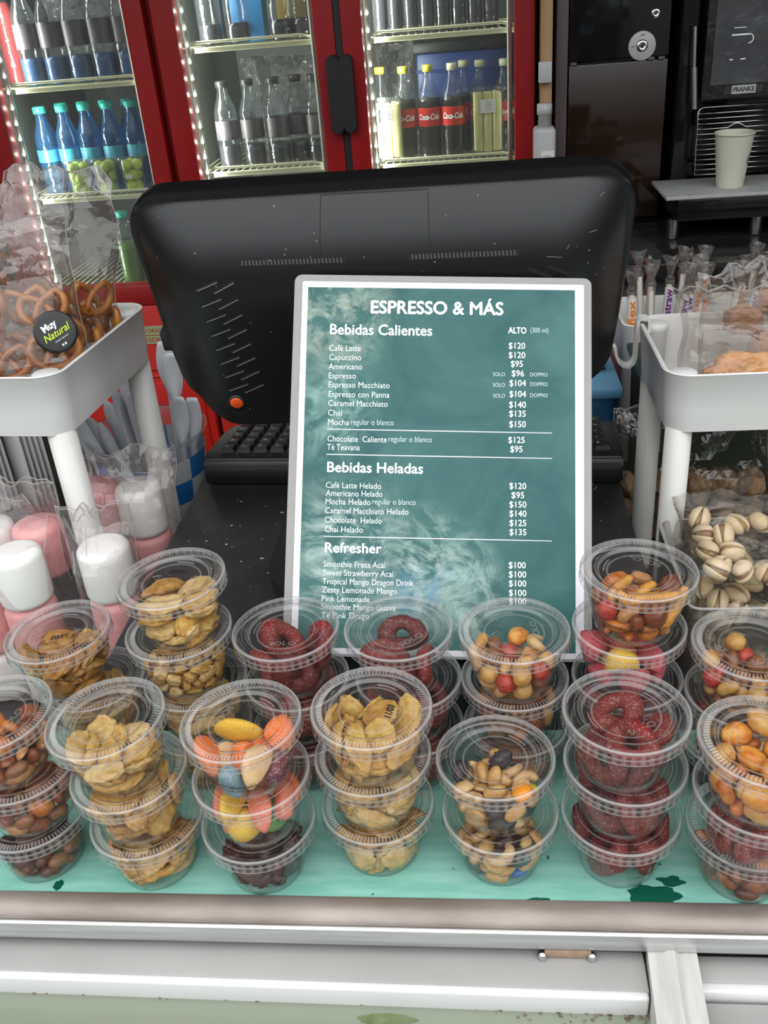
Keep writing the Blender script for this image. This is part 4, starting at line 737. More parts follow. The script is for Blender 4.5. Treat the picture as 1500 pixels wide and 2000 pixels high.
# id: (x, y, level from the counter, tilt x, tilt y, turn, lid, what it holds)
CUPS = {
 'F1b': (-0.3084, 0.4230, 1, 0, 0, 40, 'ribbed', 'dark mixed nuts'), 'F1m': (-0.3060, 0.4230, 2, 0, 0.6, 200, 'ribbed', 'chilli coated mixed nuts'), 'F1t': (-0.3114, 0.4238, 3, 0.5, -0.8, 80, 'ribbed', 'chilli coated mixed nuts'),
 'F2b': (-0.2262, 0.4185, 1, 0, 0, 10, 'ribbed', 'banana chips'), 'F2m': (-0.2281, 0.4175, 2, 0, -1.5, 120, 'ribbed', 'banana chips'), 'F2t': (-0.2334, 0.4205, 3, 1, -3.5, 170, 'ribbed', 'banana chips'),
 'F3b': (-0.1499, 0.4170, 1, 0, 0, 60, 'plain', 'dark dried berries'), 'F3m': (-0.1480, 0.4165, 2, 0, -0.8, 10, 'plain', 'sugared fruit gummies'), 'F3t': (-0.1477, 0.4175, 3, 0, -1.8, -115, 'ribbed', 'sugared fruit gummies'),
 'F4b': (-0.0728, 0.4325, 1, 0, 0, 20, 'ribbed', 'banana chips'), 'F4m': (-0.0725, 0.4325, 2, 0, 0, 80, 'ribbed', 'banana chips'), 'F4t': (-0.0700, 0.4290, 3, 0.6, 0.5, 60, 'ribbed', 'long banana chips'),
 'F5b': (0.0078, 0.4265, 1, 0, 0, 0, 'plain', 'peanut and raisin mix'), 'F5t': (0.0054, 0.4300, 2, 0, 0, 40, 'plain', 'peanut and raisin mix'),
 'F6b': (0.0845, 0.4265, 1, 0, 0, 0, 'plain', 'chilli coated red gummies'), 'F6m': (0.0845, 0.4265, 2, 0, 0.6, 0, 'plain', 'chilli coated red gummies'), 'F6t': (0.0822, 0.4245, 3, 0, 1.2, 30, 'plain', 'chilli coated red gummies'),
 'F7b': (0.1608, 0.4165, 1, 0, 0, 0, 'ribbed', 'orange corn sticks and nuts'), 'F7m': (0.1580, 0.4040, 2, 0, 0.8, 0, 'plain', 'chilli coated red gummies'), 'F7t': (0.1555, 0.3995, 3, 0, 1.5, -100, 'ribbed', 'orange coated peanuts'),
 'B1s': (-0.2940, 0.5080, 1, 0, 0, 0, 'ribbed', 'banana chips'), 'B1m': (-0.2855, 0.5080, 2, 0, 0, 30, 'ribbed', 'banana chips'), 'B1t': (-0.3014, 0.5100, 3, 0.5, -2.2, -80, 'ribbed', 'dark golden plantain chips'),
 'B2s': (-0.2110, 0.5085, 1, 0, 0, 0, 'ribbed', 'banana chips'), 'B2b': (-0.2085, 0.5085, 2, 0, 0, 0, 'ribbed', 'banana chips'), 'B2m': (-0.2130, 0.5100, 3, 0, -1, 60, 'ribbed', 'chopped banana crumbs'), 'B2t': (-0.2099, 0.5120, 4, 0.8, -2.4, 70, 'ribbed', 'banana chips'),
 'B3s': (-0.1335, 0.5080, 1, 0, 0, 0, 'plain', 'chilli coated red gummies'), 'B3m': (-0.1335, 0.5080, 2, 0, 0, 30, 'plain', 'chilli coated red gummies'), 'B3t': (-0.1363, 0.5095, 3, 0, -1, 0, 'plain', 'chilli coated red gummies'),
 'B4b': (-0.0535, 0.5080, 1, 0, 0, 0, 'plain', 'chilli coated red gummies'), 'B4m': (-0.0535, 0.5080, 2, 0, 0, 0, 'plain', 'chilli coated red gummies'), 'B4t': (-0.0581, 0.5085, 3, 0, 0, 40, 'plain', 'chilli coated red gummies'),
 'B5b': (0.0215, 0.5080, 1, 0, 0, 0, 'ribbed', 'brown roasted nuts'), 'B5m': (0.0210, 0.5075, 2, 0, 0, 30, 'ribbed', 'brown roasted nuts'), 'B5t': (0.0203, 0.5045, 3, 0, 0.5, 100, 'ribbed', 'round nut mix'),
 'B6s': (0.0980, 0.5080, 1, 0, 0, 0, 'plain', 'chilli coated red gummies'), 'B6b': (0.0980, 0.5080, 2, 0, 0, 0, 'plain', 'chilli coated red gummies'), 'B6m': (0.0968, 0.5090, 3, 0, 0.5, 0, 'plain', 'pink and yellow fruit gummies'), 'B6t': (0.1003, 0.5110, 4, 0, 1.6, 150, 'ribbed', 'spicy nut and corn stick mix'),
 'B7b': (0.1710, 0.4940, 1, 0, 0, 0, 'ribbed', 'dark dried berries'), 'B7m': (0.1710, 0.4900, 2, 0, 0, 0, 'plain', 'brown roasted nuts'), 'B7t': (0.1702, 0.4870, 3, 0.5, 1.2, 20, 'ribbed', 'red and golden nut mix'),
}
CUP_M = {}
POS = {}
CUP_ROOT = {}
for cid, (x, y, lev, tx, ty, rz, lid, what) in CUPS.items():
    st = STACKS[cid[:2]]
    pos = 'bottom' if lev == 1 else LEVEL[cid[2]]
    POS[cid] = pos
    t = thing('snack_cup', 'lidded cup of %s, %s cup, %s' % (what, pos, st), 'snack cup', (x, y, (lev - 1) * 0.0425 + 0.0219), 0, 'lidded snack cups on the mint counter')
    t.rotation_euler = (math.radians(tx), math.radians(ty), 0)
    CUP_M[cid] = Matrix.Translation(t.location) @ t.rotation_euler.to_matrix().to_4x4()
    CUP_ROOT[cid] = t
    link('cup', CUP_MESH, t)
    ld = link('lid', LID_MESH[lid], t)
    ld.rotation_euler = (0, 0, math.radians(rz))
    if cid[2] == 't':
        e = link('embossed_lettering', EMB_MESH, ld)

def scrawl(parent_id, s, x0, x1, y, cap, rz, extra=0):
    lid = [c for c in CUP_ROOT[parent_id].children if c.name.startswith('lid')][0]
    R = Matrix.Rotation(math.radians(rz) - lid.rotation_euler.z, 4, 'Z') @ Matrix.Translation((0, 0, 0.0430))
    text_obj('handwritten_date', s, m_ink, lid, x0, x1, y, cap, bold=0.045, shear=0.25, mat=R)
scrawl('B1t', '13/02', -0.008, 0.004, 0.003, 0.0042, 192)
scrawl('B2t', '13/02', -0.008, 0.006, -0.012, 0.0042, 170)
scrawl('F4t', '11/03', -0.006, 0.006, -0.0135, 0.0042, 80)
def sidetext(cid, s, z, a0, a1, cap, shear=0.2):
    cup = [c for c in CUP_ROOT[cid].children if c.name.startswith('cup')][0]
    def fn(p):
        zz = z + p.y; r = 0.0252 + (zz - 0.001) * 0.2622 + 0.00035
        a = math.radians(p.x)
        return Vector((r * math.cos(a), r * math.sin(a), zz))
    text_obj('printed_text', s, m_print, cup, a0, a1, 0.0, cap, bold=0.015, shear=shear, fn=fn)
sidetext('F3t', 'Commercially Compostable* • Made in USA', 0.0165, -150, -18, 0.0032)
sidetext('F3t', 'in industrial facilities that may not exist in your area', 0.0130, -140, -25, 0.0018)
sidetext('B6t', 'Compostable* • Made in USA', 0.0148, -150, -55, 0.0032)
sidetext('F6b', '• Compostable •', 0.0138, -80, -25, 0.0026)

# ------------------------------------------------------------------ what is in the cups
A = {}
def _pm(key, *a, **k): A[key] = mat(key, *a, **k)
_pm('banana_yellow', (0.42, 0.21, 0.032), 0.5, col2=(0.58, 0.36, 0.09), scale=160, bump=0.35, bscale=450, bdist=0.0008, sss=0.1)
_pm('banana_tan', (0.32, 0.14, 0.022), 0.45, col2=(0.50, 0.28, 0.065), scale=150, bump=0.35, bscale=450, bdist=0.0008, sss=0.1)
_pm('banana_pale', (0.50, 0.30, 0.085), 0.5, col2=(0.64, 0.46, 0.19), scale=150, bump=0.35, bscale=450, bdist=0.0008, sss=0.1)
_pm('plantain_amber', (0.24, 0.08, 0.012), 0.4, col2=(0.46, 0.22, 0.04), scale=110, bump=0.3, bscale=400, bdist=0.0008)
_pm('peanut_gold', (0.44, 0.20, 0.05), 0.42, col2=(0.58, 0.34, 0.115), scale=190, bump=0.15, bscale=500)
_pm('cashew_cream', (0.54, 0.30, 0.10), 0.42, col2=(0.66, 0.45, 0.20), scale=120, bump=0.1, bscale=500)
_pm('chilli_nut', (0.13, 0.022, 0.009), 0.38, col2=(0.26, 0.07, 0.022), scale=210, bump=0.3, bscale=700)
_pm('chilli_nut_light', (0.34, 0.13, 0.04), 0.4, col2=(0.50, 0.25, 0.085), scale=180, bump=0.3, bscale=700)
_pm('dark_nut', (0.05, 0.014, 0.008), 0.4, col2=(0.14, 0.045, 0.02), scale=150, bump=0.3, bscale=600)
_pm('orange_nut', (0.58, 0.16, 0.012), 0.35, col2=(0.70, 0.33, 0.05), scale=130, bump=0.25, bscale=600)
_pm('orange_nut_deep', (0.40, 0.085, 0.008), 0.35, col2=(0.56, 0.19, 0.025), scale=170, bump=0.3, bscale=700)
_pm('corn_orange', (0.60, 0.22, 0.02), 0.5, col2=(0.72, 0.36, 0.05), scale=260, bump=0.5, bscale=500)
_pm('brown_nut', (0.15, 0.045, 0.013), 0.35, col2=(0.26, 0.095, 0.03), scale=140, bump=0.2, bscale=500)
_pm('hazel_gold', (0.50, 0.22, 0.04), 0.35, col2=(0.60, 0.34, 0.10), scale=110, bump=0.15, bscale=500)
_pm('red_skin', (0.36, 0.02, 0.015), 0.35, col2=(0.48, 0.06, 0.03), scale=160, bump=0.4, bscale=700)
_pm('raisin_black', (0.018, 0.013, 0.018), 0.38, col2=(0.05, 0.035, 0.04), scale=200, bump=0.6, bscale=500)
_pm('berry_dark', (0.020, 0.003, 0.005), 0.32, col2=(0.055, 0.007, 0.009), scale=200, bump=0.5, bscale=450)
_pm('candy_orange', (0.85, 0.30, 0.01), 0.2); _pm('candy_yellow', (0.75, 0.62, 0.02), 0.2); _pm('candy_blue', (0.02, 0.08, 0.35), 0.2); _pm('candy_red', (0.45, 0.02, 0.02), 0.2)
A['chilli_red'] = sugar('chilli_red', (0.135, 0.004, 0.004), (0.22, 0.011, 0.008), 1100, 0.22, 0.1)
A['chilli_dark'] = sugar('chilli_dark', (0.085, 0.003, 0.003), (0.15, 0.008, 0.007), 1100, 0.18, 0.1)
A['gum_orange'] = sugar('gum_orange', (0.78, 0.13, 0.012), (0.85, 0.24, 0.04), 1200, 0.35, 0.3)
A['gum_peach'] = sugar('gum_peach', (0.74, 0.43, 0.16), (0.80, 0.55, 0.28), 1200, 0.4, 0.3)
A['gum_yellow'] = sugar('gum_yellow', (0.76, 0.42, 0.012), (0.82, 0.55, 0.05), 1200, 0.3, 0.3)
A['gum_green'] = sugar('gum_green', (0.05, 0.23, 0.04), (0.11, 0.34, 0.08), 1200, 0.35, 0.3)
A['gum_blue'] = sugar('gum_blue', (0.10, 0.24, 0.32), (0.25, 0.40, 0.46), 1200, 0.5, 0.3)
A['gum_plum'] = sugar('gum_plum', (0.12, 0.018, 0.04), (0.22, 0.05, 0.08), 1200, 0.5, 0.2)
A['gum_coral'] = sugar('gum_coral', (0.78, 0.17, 0.09), (0.84, 0.28, 0.16), 1200, 0.35, 0.3)
A['gum_rose'] = sugar('gum_rose', (0.55, 0.05, 0.08), (0.66, 0.12, 0.14), 1200, 0.3, 0.3)

# kind of piece -> (object name, label words, category)
WORDS = {'banana': ('banana_chip', 'banana chip', 'banana chip'), 'chunk': ('banana_chunk', 'chopped banana chunk', 'banana chip'), 'peanut': ('peanut', 'whole peanut', 'nut'), 'half': ('peanut_half', 'split peanut half', 'nut'),
         'cashew': ('cashew', 'curved cashew', 'nut'), 'stick': ('corn_stick', 'rough orange corn stick', 'corn snack'), 'ball': ('round_nut', 'round nut', 'nut'), 'coated': ('coated_peanut', 'thickly coated peanut', 'nut'),
         'ring': ('gummy_ring', 'chilli coated red gummy ring', 'sweet'), 'drop': ('gumdrop', 'sugared gumdrop', 'sweet'), 'wedge': ('fruit_slice', 'sugared fruit slice gummy', 'sweet'), 'bar': ('gummy_bar', 'sugared gummy bar', 'sweet'),
         'raisin': ('raisin', 'wrinkled dark raisin', 'dried fruit'), 'candy': ('candy', 'smooth coated candy', 'sweet')}
CHILLI = {'peanut': ['chilli_nut', 'chilli_nut', 'brown_nut'], 'half': ['chilli_nut_light', 'chilli_nut'], 'coated': ['chilli_nut', 'brown_nut', 'orange_nut_deep'], 'cashew': ['chilli_nut_light', 'chilli_nut'], 'stick': ['orange_nut_deep']}
ROAST = {'peanut': ['brown_nut', 'hazel_gold', 'brown_nut'], 'coated': ['chilli_nut', 'orange_nut_deep'], 'cashew': ['chilli_nut_light']}
FILL = {'F1t': CHILLI, 'F1m': CHILLI, 'F1b': {'peanut': ['dark_nut', 'brown_nut'], 'raisin': ['berry_dark'], 'half': ['brown_nut', 'dark_nut'], 'coated': ['dark_nut']},
        'F3t': {'drop': ['gum_orange', 'gum_peach', 'gum_orange'], 'bar': ['gum_blue', 'gum_plum', 'gum_orange'], 'wedge': ['gum_peach', 'gum_orange', 'gum_yellow']},
        'F3m': {'drop': ['gum_green', 'gum_yellow', 'gum_coral', 'gum_orange'], 'bar': ['gum_coral'], 'wedge': ['gum_coral', 'gum_orange', 'gum_coral', 'gum_yellow']},
        'F3b': {'raisin': ['berry_dark']}, 'F2t': {'banana': ['banana_yellow', 'banana_pale']}, 'F4t': {'banana': ['banana_tan', 'banana_yellow', 'banana_yellow']},
        'F4m': {'banana': ['banana_pale', 'banana_yellow']}, 'B1t': {'banana': ['plantain_amber', 'banana_tan', 'plantain_amber']}, 'B2m': {'chunk': ['banana_yellow', 'banana_tan', 'banana_pale']},
        'F5t': {'peanut': ['peanut_gold'], 'half': ['peanut_gold', 'cashew_cream'], 'cashew': ['cashew_cream'], 'raisin': ['raisin_black'], 'candy': ['candy_yellow', 'candy_orange']},
        'F5m': {'peanut': ['peanut_gold'], 'half': ['peanut_gold', 'cashew_cream'], 'cashew': ['cashew_cream'], 'raisin': ['raisin_black', 'berry_dark'], 'candy': ['candy_blue', 'candy_red', 'candy_yellow']},
        'F7t': {'coated': ['orange_nut', 'orange_nut', 'hazel_gold'], 'peanut': ['orange_nut_deep'], 'half': ['chilli_nut_light']},
        'F7b': {'stick': ['orange_nut_deep', 'brown_nut'], 'peanut': ['brown_nut', 'dark_nut'], 'coated': ['chilli_nut']},
        'B5t': {'ball': ['hazel_gold', 'brown_nut', 'red_skin'], 'coated': ['orange_nut', 'hazel_gold'], 'peanut': ['chilli_nut_light', 'hazel_gold'], 'cashew': ['cashew_cream']},
        'B5m': ROAST, 'B5b': ROAST, 'B7m': ROAST, 'B7b': {'raisin': ['berry_dark']},
        'B6t': {'stick': ['corn_orange'], 'cashew': ['chilli_nut_light', 'orange_nut_deep'], 'coated': ['orange_nut_deep', 'chilli_nut'], 'peanut': ['chilli_nut', 'chilli_nut_light'], 'ball': ['red_skin', 'brown_nut']},
        'B6m': {'drop': ['gum_rose', 'gum_green', 'gum_yellow'], 'bar': ['gum_rose'], 'wedge': ['gum_rose', 'gum_yellow', 'gum_rose']},
        'B7t': {'ball': ['red_skin', 'hazel_gold', 'brown_nut', 'hazel_gold'], 'peanut': ['hazel_gold', 'brown_nut', 'peanut_gold']}}
DEFAULT = {'banana': ['banana_yellow', 'banana_tan', 'banana_pale'], 'chunk': ['banana_yellow'], 'ring': ['chilli_red', 'chilli_dark', 'chilli_red']}
_PM = {}
def piece_mesh(kind, var, matname):
    key = (kind, var, matname)
    if key not in _PM:
        bm = PIECE[kind][0](var)
        o = obj('tmp', bm, A[matname]); _PM[key] = o.data; o.data.name = WORDS[kind][0] if kind in WORDS else kind
        bpy.data.objects.remove(o)
    return _PM[key]
COLOUR = {'gum_orange': 'orange', 'gum_peach': 'pale peach', 'gum_yellow': 'yellow', 'gum_green': 'green', 'gum_blue': 'blue', 'gum_plum': 'plum', 'gum_coral': 'coral', 'gum_rose': 'rose pink', 'candy_orange': 'orange', 'candy_yellow': 'yellow', 'candy_blue': 'dark blue', 'candy_red': 'red',
          'red_skin': 'red', 'hazel_gold': 'golden', 'brown_nut': 'brown', 'orange_nut': 'orange', 'orange_nut_deep': 'deep orange', 'chilli_nut': 'chilli red', 'chilli_nut_light': 'light chilli', 'dark_nut': 'dark brown', 'plantain_amber': 'amber', 'banana_tan': 'tan', 'banana_yellow': 'yellow', 'banana_pale': 'pale'}
SUPPORT = {'B1s': 'B1m', 'B2s': 'B2b', 'B3s': 'B3m', 'B6s': 'B6b'}
def fill_cups():
    for cid in CUPS:
        src = SUPPORT.get(cid, cid)
        if src == 'F5b': src = 'F5m'
        if src not in SIM: continue
        M0 = CUP_M[cid]
        cnt = {}
        turn = Matrix.Rotation(math.radians(TURN.get(cid, 0)), 4, 'Z')
        st = STACKS[cid[:2]]
        pos = POS[cid]
        for n_, (kind, var, px, py, pz, ex, ey, ez) in enumerate(SIM[src]):
            if cid in SUPPORT and n_ > 9: break
            opts = FILL.get(src, {}).get(kind) or DEFAULT[kind]
            i = cnt.get(kind, 0); cnt[kind] = i + 1
            mn = opts[i % len(opts)]
            nm, words, cat = WORDS[kind]
            o = link(nm, piece_mesh(kind, var, mn))
            o.matrix_world = M0 @ turn @ Matrix.Translation((px * 1.05e-4, py * 1.05e-4, pz * 0.93e-4)) @ Euler((math.radians(ex), math.radians(ey), math.radians(ez))).to_matrix().to_4x4()
            cw = COLOUR.get(mn, '')
            if cw and cw.split()[-1] in words: cw = ''
            lab = (cw + ' ' + words).strip() + ' in %s cup, %s' % (pos, st)
            tag(o, lab, cat, '%s in %s cup, %s' % ((cw + ' ' + words).strip(), pos, st))
TURN = {'F3m': 180}

# ------------------------------------------------------------------ cash drawer, keyboard, terminal, menu
m_blk = mat('black_drawer_metal', (0.014, 0.014, 0.016), 0.42, col2=(0.022, 0.022, 0.024), scale=30, bump=0.06, bscale=600)
m_blk2 = mat('black_plastic', (0.010, 0.010, 0.012), 0.38, bump=0.05, bscale=900)
m_shell = mat('satin_black_shell', (0.0045, 0.0043, 0.005), 0.32, spec=0.5, bump=0.09, bscale=1500, bdist=0.0006)
m_vent = mat('vent_black', (0.003, 0.003, 0.003), 0.7)
m_ventlit = mat('vent_lit_edge', (0.21, 0.19, 0.165), 0.6)  # pale grey that paints light on the slot lips
m_key = mat('key_black', (0.013, 0.013, 0.014), 0.32)
m_legend = mat('key_legend', (0.45, 0.45, 0.45), 0.6)
m_crumb = mat('pale_crumbs', (0.42, 0.38, 0.30), 0.8)

cd = thing('cash_drawer', 'black metal cash drawer with dusty top under the terminal', 'cash drawer', (-0.0805, 0.75, -0.04))
def cdp(o): return _rel(o, cd)
cdp(boxobj('body', (-0.303, 0.142, 0.556, 0.955, -0.0395, 0.08), m_blk, bev=0.002))
cdp(boxobj('front_panel', (-0.297, 0.136, 0.5505, 0.5565, -0.030, 0.058), m_blk2, bev=0.0015))
bm = bmesh.new(); lathe(bm, [(0.0005, 0.004), (0.006, 0.004), (0.0075, 0.003), (0.0075, 0.0)], 24, mat=Matrix.Translation((-0.08, 0.5505, 0.03)) @ Matrix.Rotation(PI / 2, 4, 'X'))
cdp(obj('lock', bm, m_steel))
bm = bmesh.new(); random.seed(12)
for i in range(62):
    x, y = random.uniform(-0.29, -0.192), random.uniform(0.565, 0.83)
    if i > 44: x, y = random.uniform(0.108, 0.139), random.uniform(0.60, 0.85)
    s = random.choice((0.0003, 0.0003, 0.0004, 0.0004, 0.0006, 0.0009)); 
    poly_prism(bm, blobpts(x, y, s * random.uniform(1, 2.4), s, i, 8), 0.0801, 0.0801 + s * 0.8)
cdp(obj('crumbs', bm, m_crumb))['kind'] = 'stuff'

# keyboard, facing the seller
kb = thing('keyboard', 'black keyboard lying on the cash drawer behind the terminal stand', 'keyboard', (-0.072, 0.905, 0.0805), math.radians(-3.2))
bm = bmesh.new()
prof = [(-0.055, 0.004), (-0.0535, 0.0005), (0.060, 0.0005), (0.064, 0.004), (0.062, 0.018), (0.030, 0.024), (-0.036, 0.030), (-0.051, 0.029), (-0.056, 0.022)]
va = [bm.verts.new((-0.219, y, z)) for y, z in prof]; vb = [bm.verts.new((0.219, y, z)) for y, z in prof]
for i in range(len(prof)):
    j = (i + 1) % len(prof); bm.faces.new((va[i], va[j], vb[j], vb[i]))
bm.faces.new(va[::-1]); bm.faces.new(vb)
bmesh.ops.bevel(bm, geom=[e for e in bm.edges], offset=0.0018, segments=2, affect='EDGES')
sharp(obj('case', bm, m_blk2, kb), 40)
boxobj('shelf_slot', (-0.175, -0.085, -0.0475, -0.0455, 0.0290, 0.0296), m_vent, kb)
random.seed(4)
key_src = None
for r in range(5):
    y = -0.029 + r * 0.0185
    xs = -0.205
    while xs < 0.200:
        w = 0.0165 if not (r == 0 and -0.09 < xs < -0.02) else 0.095
        if key_src is None or w > 0.02:
            bm = bmesh.new()
            a = [bm.verts.new((sx * (w / 2), sy * 0.0078, 0)) for sx, sy in ((-1, -1), (1, -1), (1, 1), (-1, 1))]
            b = [bm.verts.new((sx * (w / 2 - 0.0022), sy * 0.0058, 0.0062)) for sx, sy in ((-1, -1), (1, -1), (1, 1), (-1, 1))]
            bm.faces.new(a[::-1]); bm.faces.new(b)
            for i in range(4): bm.faces.new((a[i], a[(i + 1) % 4], b[(i + 1) % 4], b[i]))
            bmesh.ops.bevel(bm, geom=[e for e in bm.edges], offset=0.0007, segments=2, affect='EDGES')
            k = sharp(obj('key', bm, m_key, kb), 40)
            if w < 0.02: key_src = k
        else:
            k = key_src.copy(); COL.objects.link(k); k.parent = kb
        k.location = (xs + w / 2, y, 0.0288 - (y + 0.036) * 0.085)
        xs += w + 0.0022
bm = bmesh.new(); random.seed(8)
for r in range(5):
    for c in range(22):
        if (r == 0 and 5 < c < 12): continue
        x = -0.205 + c * 0.0187 + 0.008; y = -0.031 + r * 0.0185; z = 0.03525 - (y + 0.036) * 0.085
        if x > 0.2: continue
        for q in range(random.choice((1, 1, 2))):
            box(bm, x - 0.002, x + random.uniform(0.0, 0.002), y + q * 0.003, y + q * 0.003 + 0.0012, z, z + 0.0001)
obj('key_legends', bm, m_legend, kb)

# point-of-sale terminal, its back to us
O_ = Vector((-0.0775, 0.82, 0.185)); V_ = Vector((0, -0.2496, 0.9683)); U_ = Vector((1, 0, 0)); N_ = U_.cross(V_)
MON = Matrix(((U_.x, V_.x, N_.x, O_.x), (U_.y, V_.y, N_.y, O_.y), (U_.z, V_.z, N_.z, O_.z), (0, 0, 0, 1)))
tm = link('terminal', None); tm.matrix_world = MON
tag(tm, 'black point-of-sale terminal turned away, its rounded vented back towards us', 'terminal')
HW, H0, H1 = 0.2065, 0.020, 0.2285
def sstep(a, b, x):
    t = min(1, max(0, (x - a) / (b - a))); return t * t * (3 - 2 * t)
def mon_depth(u, v):
    """how far the back shell stands out from the bezel plane"""
    w = HW - 0.006 * (1 - v / H1)
    e = min(w - abs(u), 1)
    t_ = min(1, max(0, (H1 - v - 0.008) / 0.085)); q_ = min(1, max(0, (e - 0.005) / 0.060))
    s = (1 - (1 - t_) ** 2.4) * (1 - (1 - q_) ** 2.2)
    return 0.010 + 0.036 * s + 0.004 * sstep(0.0, 0.2, H1 - v)
def mon_pt(u, v, lift=0.0):
    return Vector((u, v, mon_depth(u, v) + lift))
def mon_outline(t):
    """closed outline of the shell, rounded upper corners, cut lower corners"""
    pts = []
    r = 0.034
    w = HW
    for k in range(13):
        a = PI / 2 * k / 12; pts.append((w - r + r * math.cos(a), H1 - r + r * math.sin(a)))
    for k in range(13):
        a = PI / 2 + PI / 2 * k / 12; pts.append((-w + r + r * math.cos(a), H1 - r + r * math.sin(a)))
    wl = w - 0.007
    pts += [(-wl - 0.002, 0.095), (-wl, 0.070), (-wl + 0.002, 0.054), (-wl + 0.010, 0.047), (-wl + 0.022, 0.044), (-wl + 0.034, 0.030), (-wl + 0.050, 0.022), (-wl + 0.065, H0)]
    pts += [(wl - 0.065, H0), (wl - 0.050, 0.022), (wl - 0.034, 0.030), (wl - 0.022, 0.044), (wl - 0.010, 0.047), (wl - 0.002, 0.054), (wl, 0.070), (wl + 0.002, 0.095)]
    return pts
OUT = mon_outline(0)
def in_out(u, v):
    c = False; n = len(OUT)
    for i in range(n):
        x1, y1 = OUT[i]; x2, y2 = OUT[(i + 1) % n]
        if (y1 > v) != (y2 > v) and u < (x2 - x1) * (v - y1) / (y2 - y1) + x1: c = not c
    return c
# concentric rings from the outline in to the centre, so the edge is clean
def resample(pts, n):
    L = [0]
    for i in range(len(pts)):
        a, b = pts[i], pts[(i + 1) % len(pts)]
        L.append(L[-1] + math.hypot(a[0] - b[0], a[1] - b[1]))
    out = []
    for k in range(n):
        d = L[-1] * k / n
        i = max(j for j in range(len(L)) if L[j] <= d + 1e-9); i = min(i, len(pts) - 1)
        f = (d - L[i]) / max(1e-9, L[i + 1] - L[i]); a, b = pts[i], pts[(i + 1) % len(pts)]
        out.append((a[0] + (b[0] - a[0]) * f, a[1] + (b[1] - a[1]) * f))
    return out
RS = resample(OUT, 200)
bm = bmesh.new()
cx, cyy = 0.0, 0.120
rings = []
NR = 46
for k in range(NR):
    s = 1 - (k / NR) ** 1.25
    ring = []
    for (u, v) in RS:
        uu, vv = cx + (u - cx) * s, cyy + (v - cyy) * s
        d = mon_depth(uu, vv)
        if k == 0: d = 0.007
        ring.append(bm.verts.new((uu, vv, d)))
    rings.append(ring)
back = [bm.verts.new((u * 0.995, v, -0.010)) for u, v in RS]
side = [bm.verts.new((u, v, -0.006)) for u, v in RS]
seq = [back, side] + rings
for a, b in zip(seq, seq[1:]):
    for i in range(200): bm.faces.new((a[i], a[(i + 1) % 200], b[(i + 1) % 200], b[i]))
bm.faces.new(back[::-1])
ctr = bm.verts.new((cx, cyy, mon_depth(cx, cyy)))
for i in range(200): bm.faces.new((rings[-1][i], rings[-1][(i + 1) % 200], ctr))
shell = sharp(obj('back_shell', bm, m_shell, tm), 50)
bm = bmesh.new(); poly_prism(bm, rrect(0.36, 0.165, 0.004, cx=0, cy=0.135), -0.0106, -0.0101)
obj('screen', bm, mat('screen_glass', (0.01, 0.01, 0.012), 0.08), tm)
def strip(bm, pts, w, lift, n=10, th=0.0003):
    """a thin band laid on the shell along a polyline of (u, v)"""
    q = []
    for a, b in zip(pts, pts[1:]):
        for k in range(n):
            q.append((a[0] + (b[0] - a[0]) * k / n, a[1] + (b[1] - a[1]) * k / n))
    q.append(pts[-1])
    L, R = [], []
    for i, (u, v) in enumerate(q):
        a = q[max(0, i - 1)]; b = q[min(len(q) - 1, i + 1)]
        dx, dy = b[0] - a[0], b[1] - a[1]; d = math.hypot(dx, dy) or 1
        nx, ny = -dy / d * w / 2, dx / d * w / 2
        L.append(bm.verts.new(mon_pt(u + nx, v + ny, lift))); R.append(bm.verts.new(mon_pt(u - nx, v - ny, lift)))
    for i in range(len(q) - 1): bm.faces.new((L[i], L[i + 1], R[i + 1], R[i]))
bm = bmesh.new()
strip(bm, [(-0.042, 0.2195), (0.0432, 0.2190), (0.0432, 0.1757), (-0.0452, 0.1772), (-0.042, 0.2195)], 0.0007, 0.0003, 24)
obj('panel_seam', bm, m_vent, tm)
# slanted cooling slots, two columns each side (right ones run the other way)
for side_ in (1, -1):
    for i in range(8):
        for j, (a, b) in enumerate((((-0.1518, 0.1599), (-0.1317, 0.1668)), ((-0.1375, 0.1572), (-0.1178, 0.1657)))):
            a = (a[0] + 0.00105 * i, a[1] - 0.01415 * i); b = (b[0] + 0.00105 * i, b[1] - 0.01415 * i)
            if side_ < 0:
                if i > 1: continue
                a = (0.1196 + 0.0160 * (1 - j) - 0.001 * i, 0.1640 + 0.0008 * (1 - j) - 0.01415 * i); b = (a[0] + 0.0193, a[1] - 0.0082)
            bm = bmesh.new(); strip(bm, [a, b], 0.0030, 0.0003, 8)
            s = obj('vent_slot', bm, m_vent, tm)
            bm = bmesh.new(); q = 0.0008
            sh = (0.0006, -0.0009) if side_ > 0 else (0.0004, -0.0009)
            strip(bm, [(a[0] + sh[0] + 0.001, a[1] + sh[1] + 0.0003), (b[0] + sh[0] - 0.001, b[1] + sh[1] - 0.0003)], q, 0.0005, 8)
            obj('slot_edge', bm, m_ventlit if side_ > 0 else m_blk, s)  # left slots get a pale edge in place of a highlight
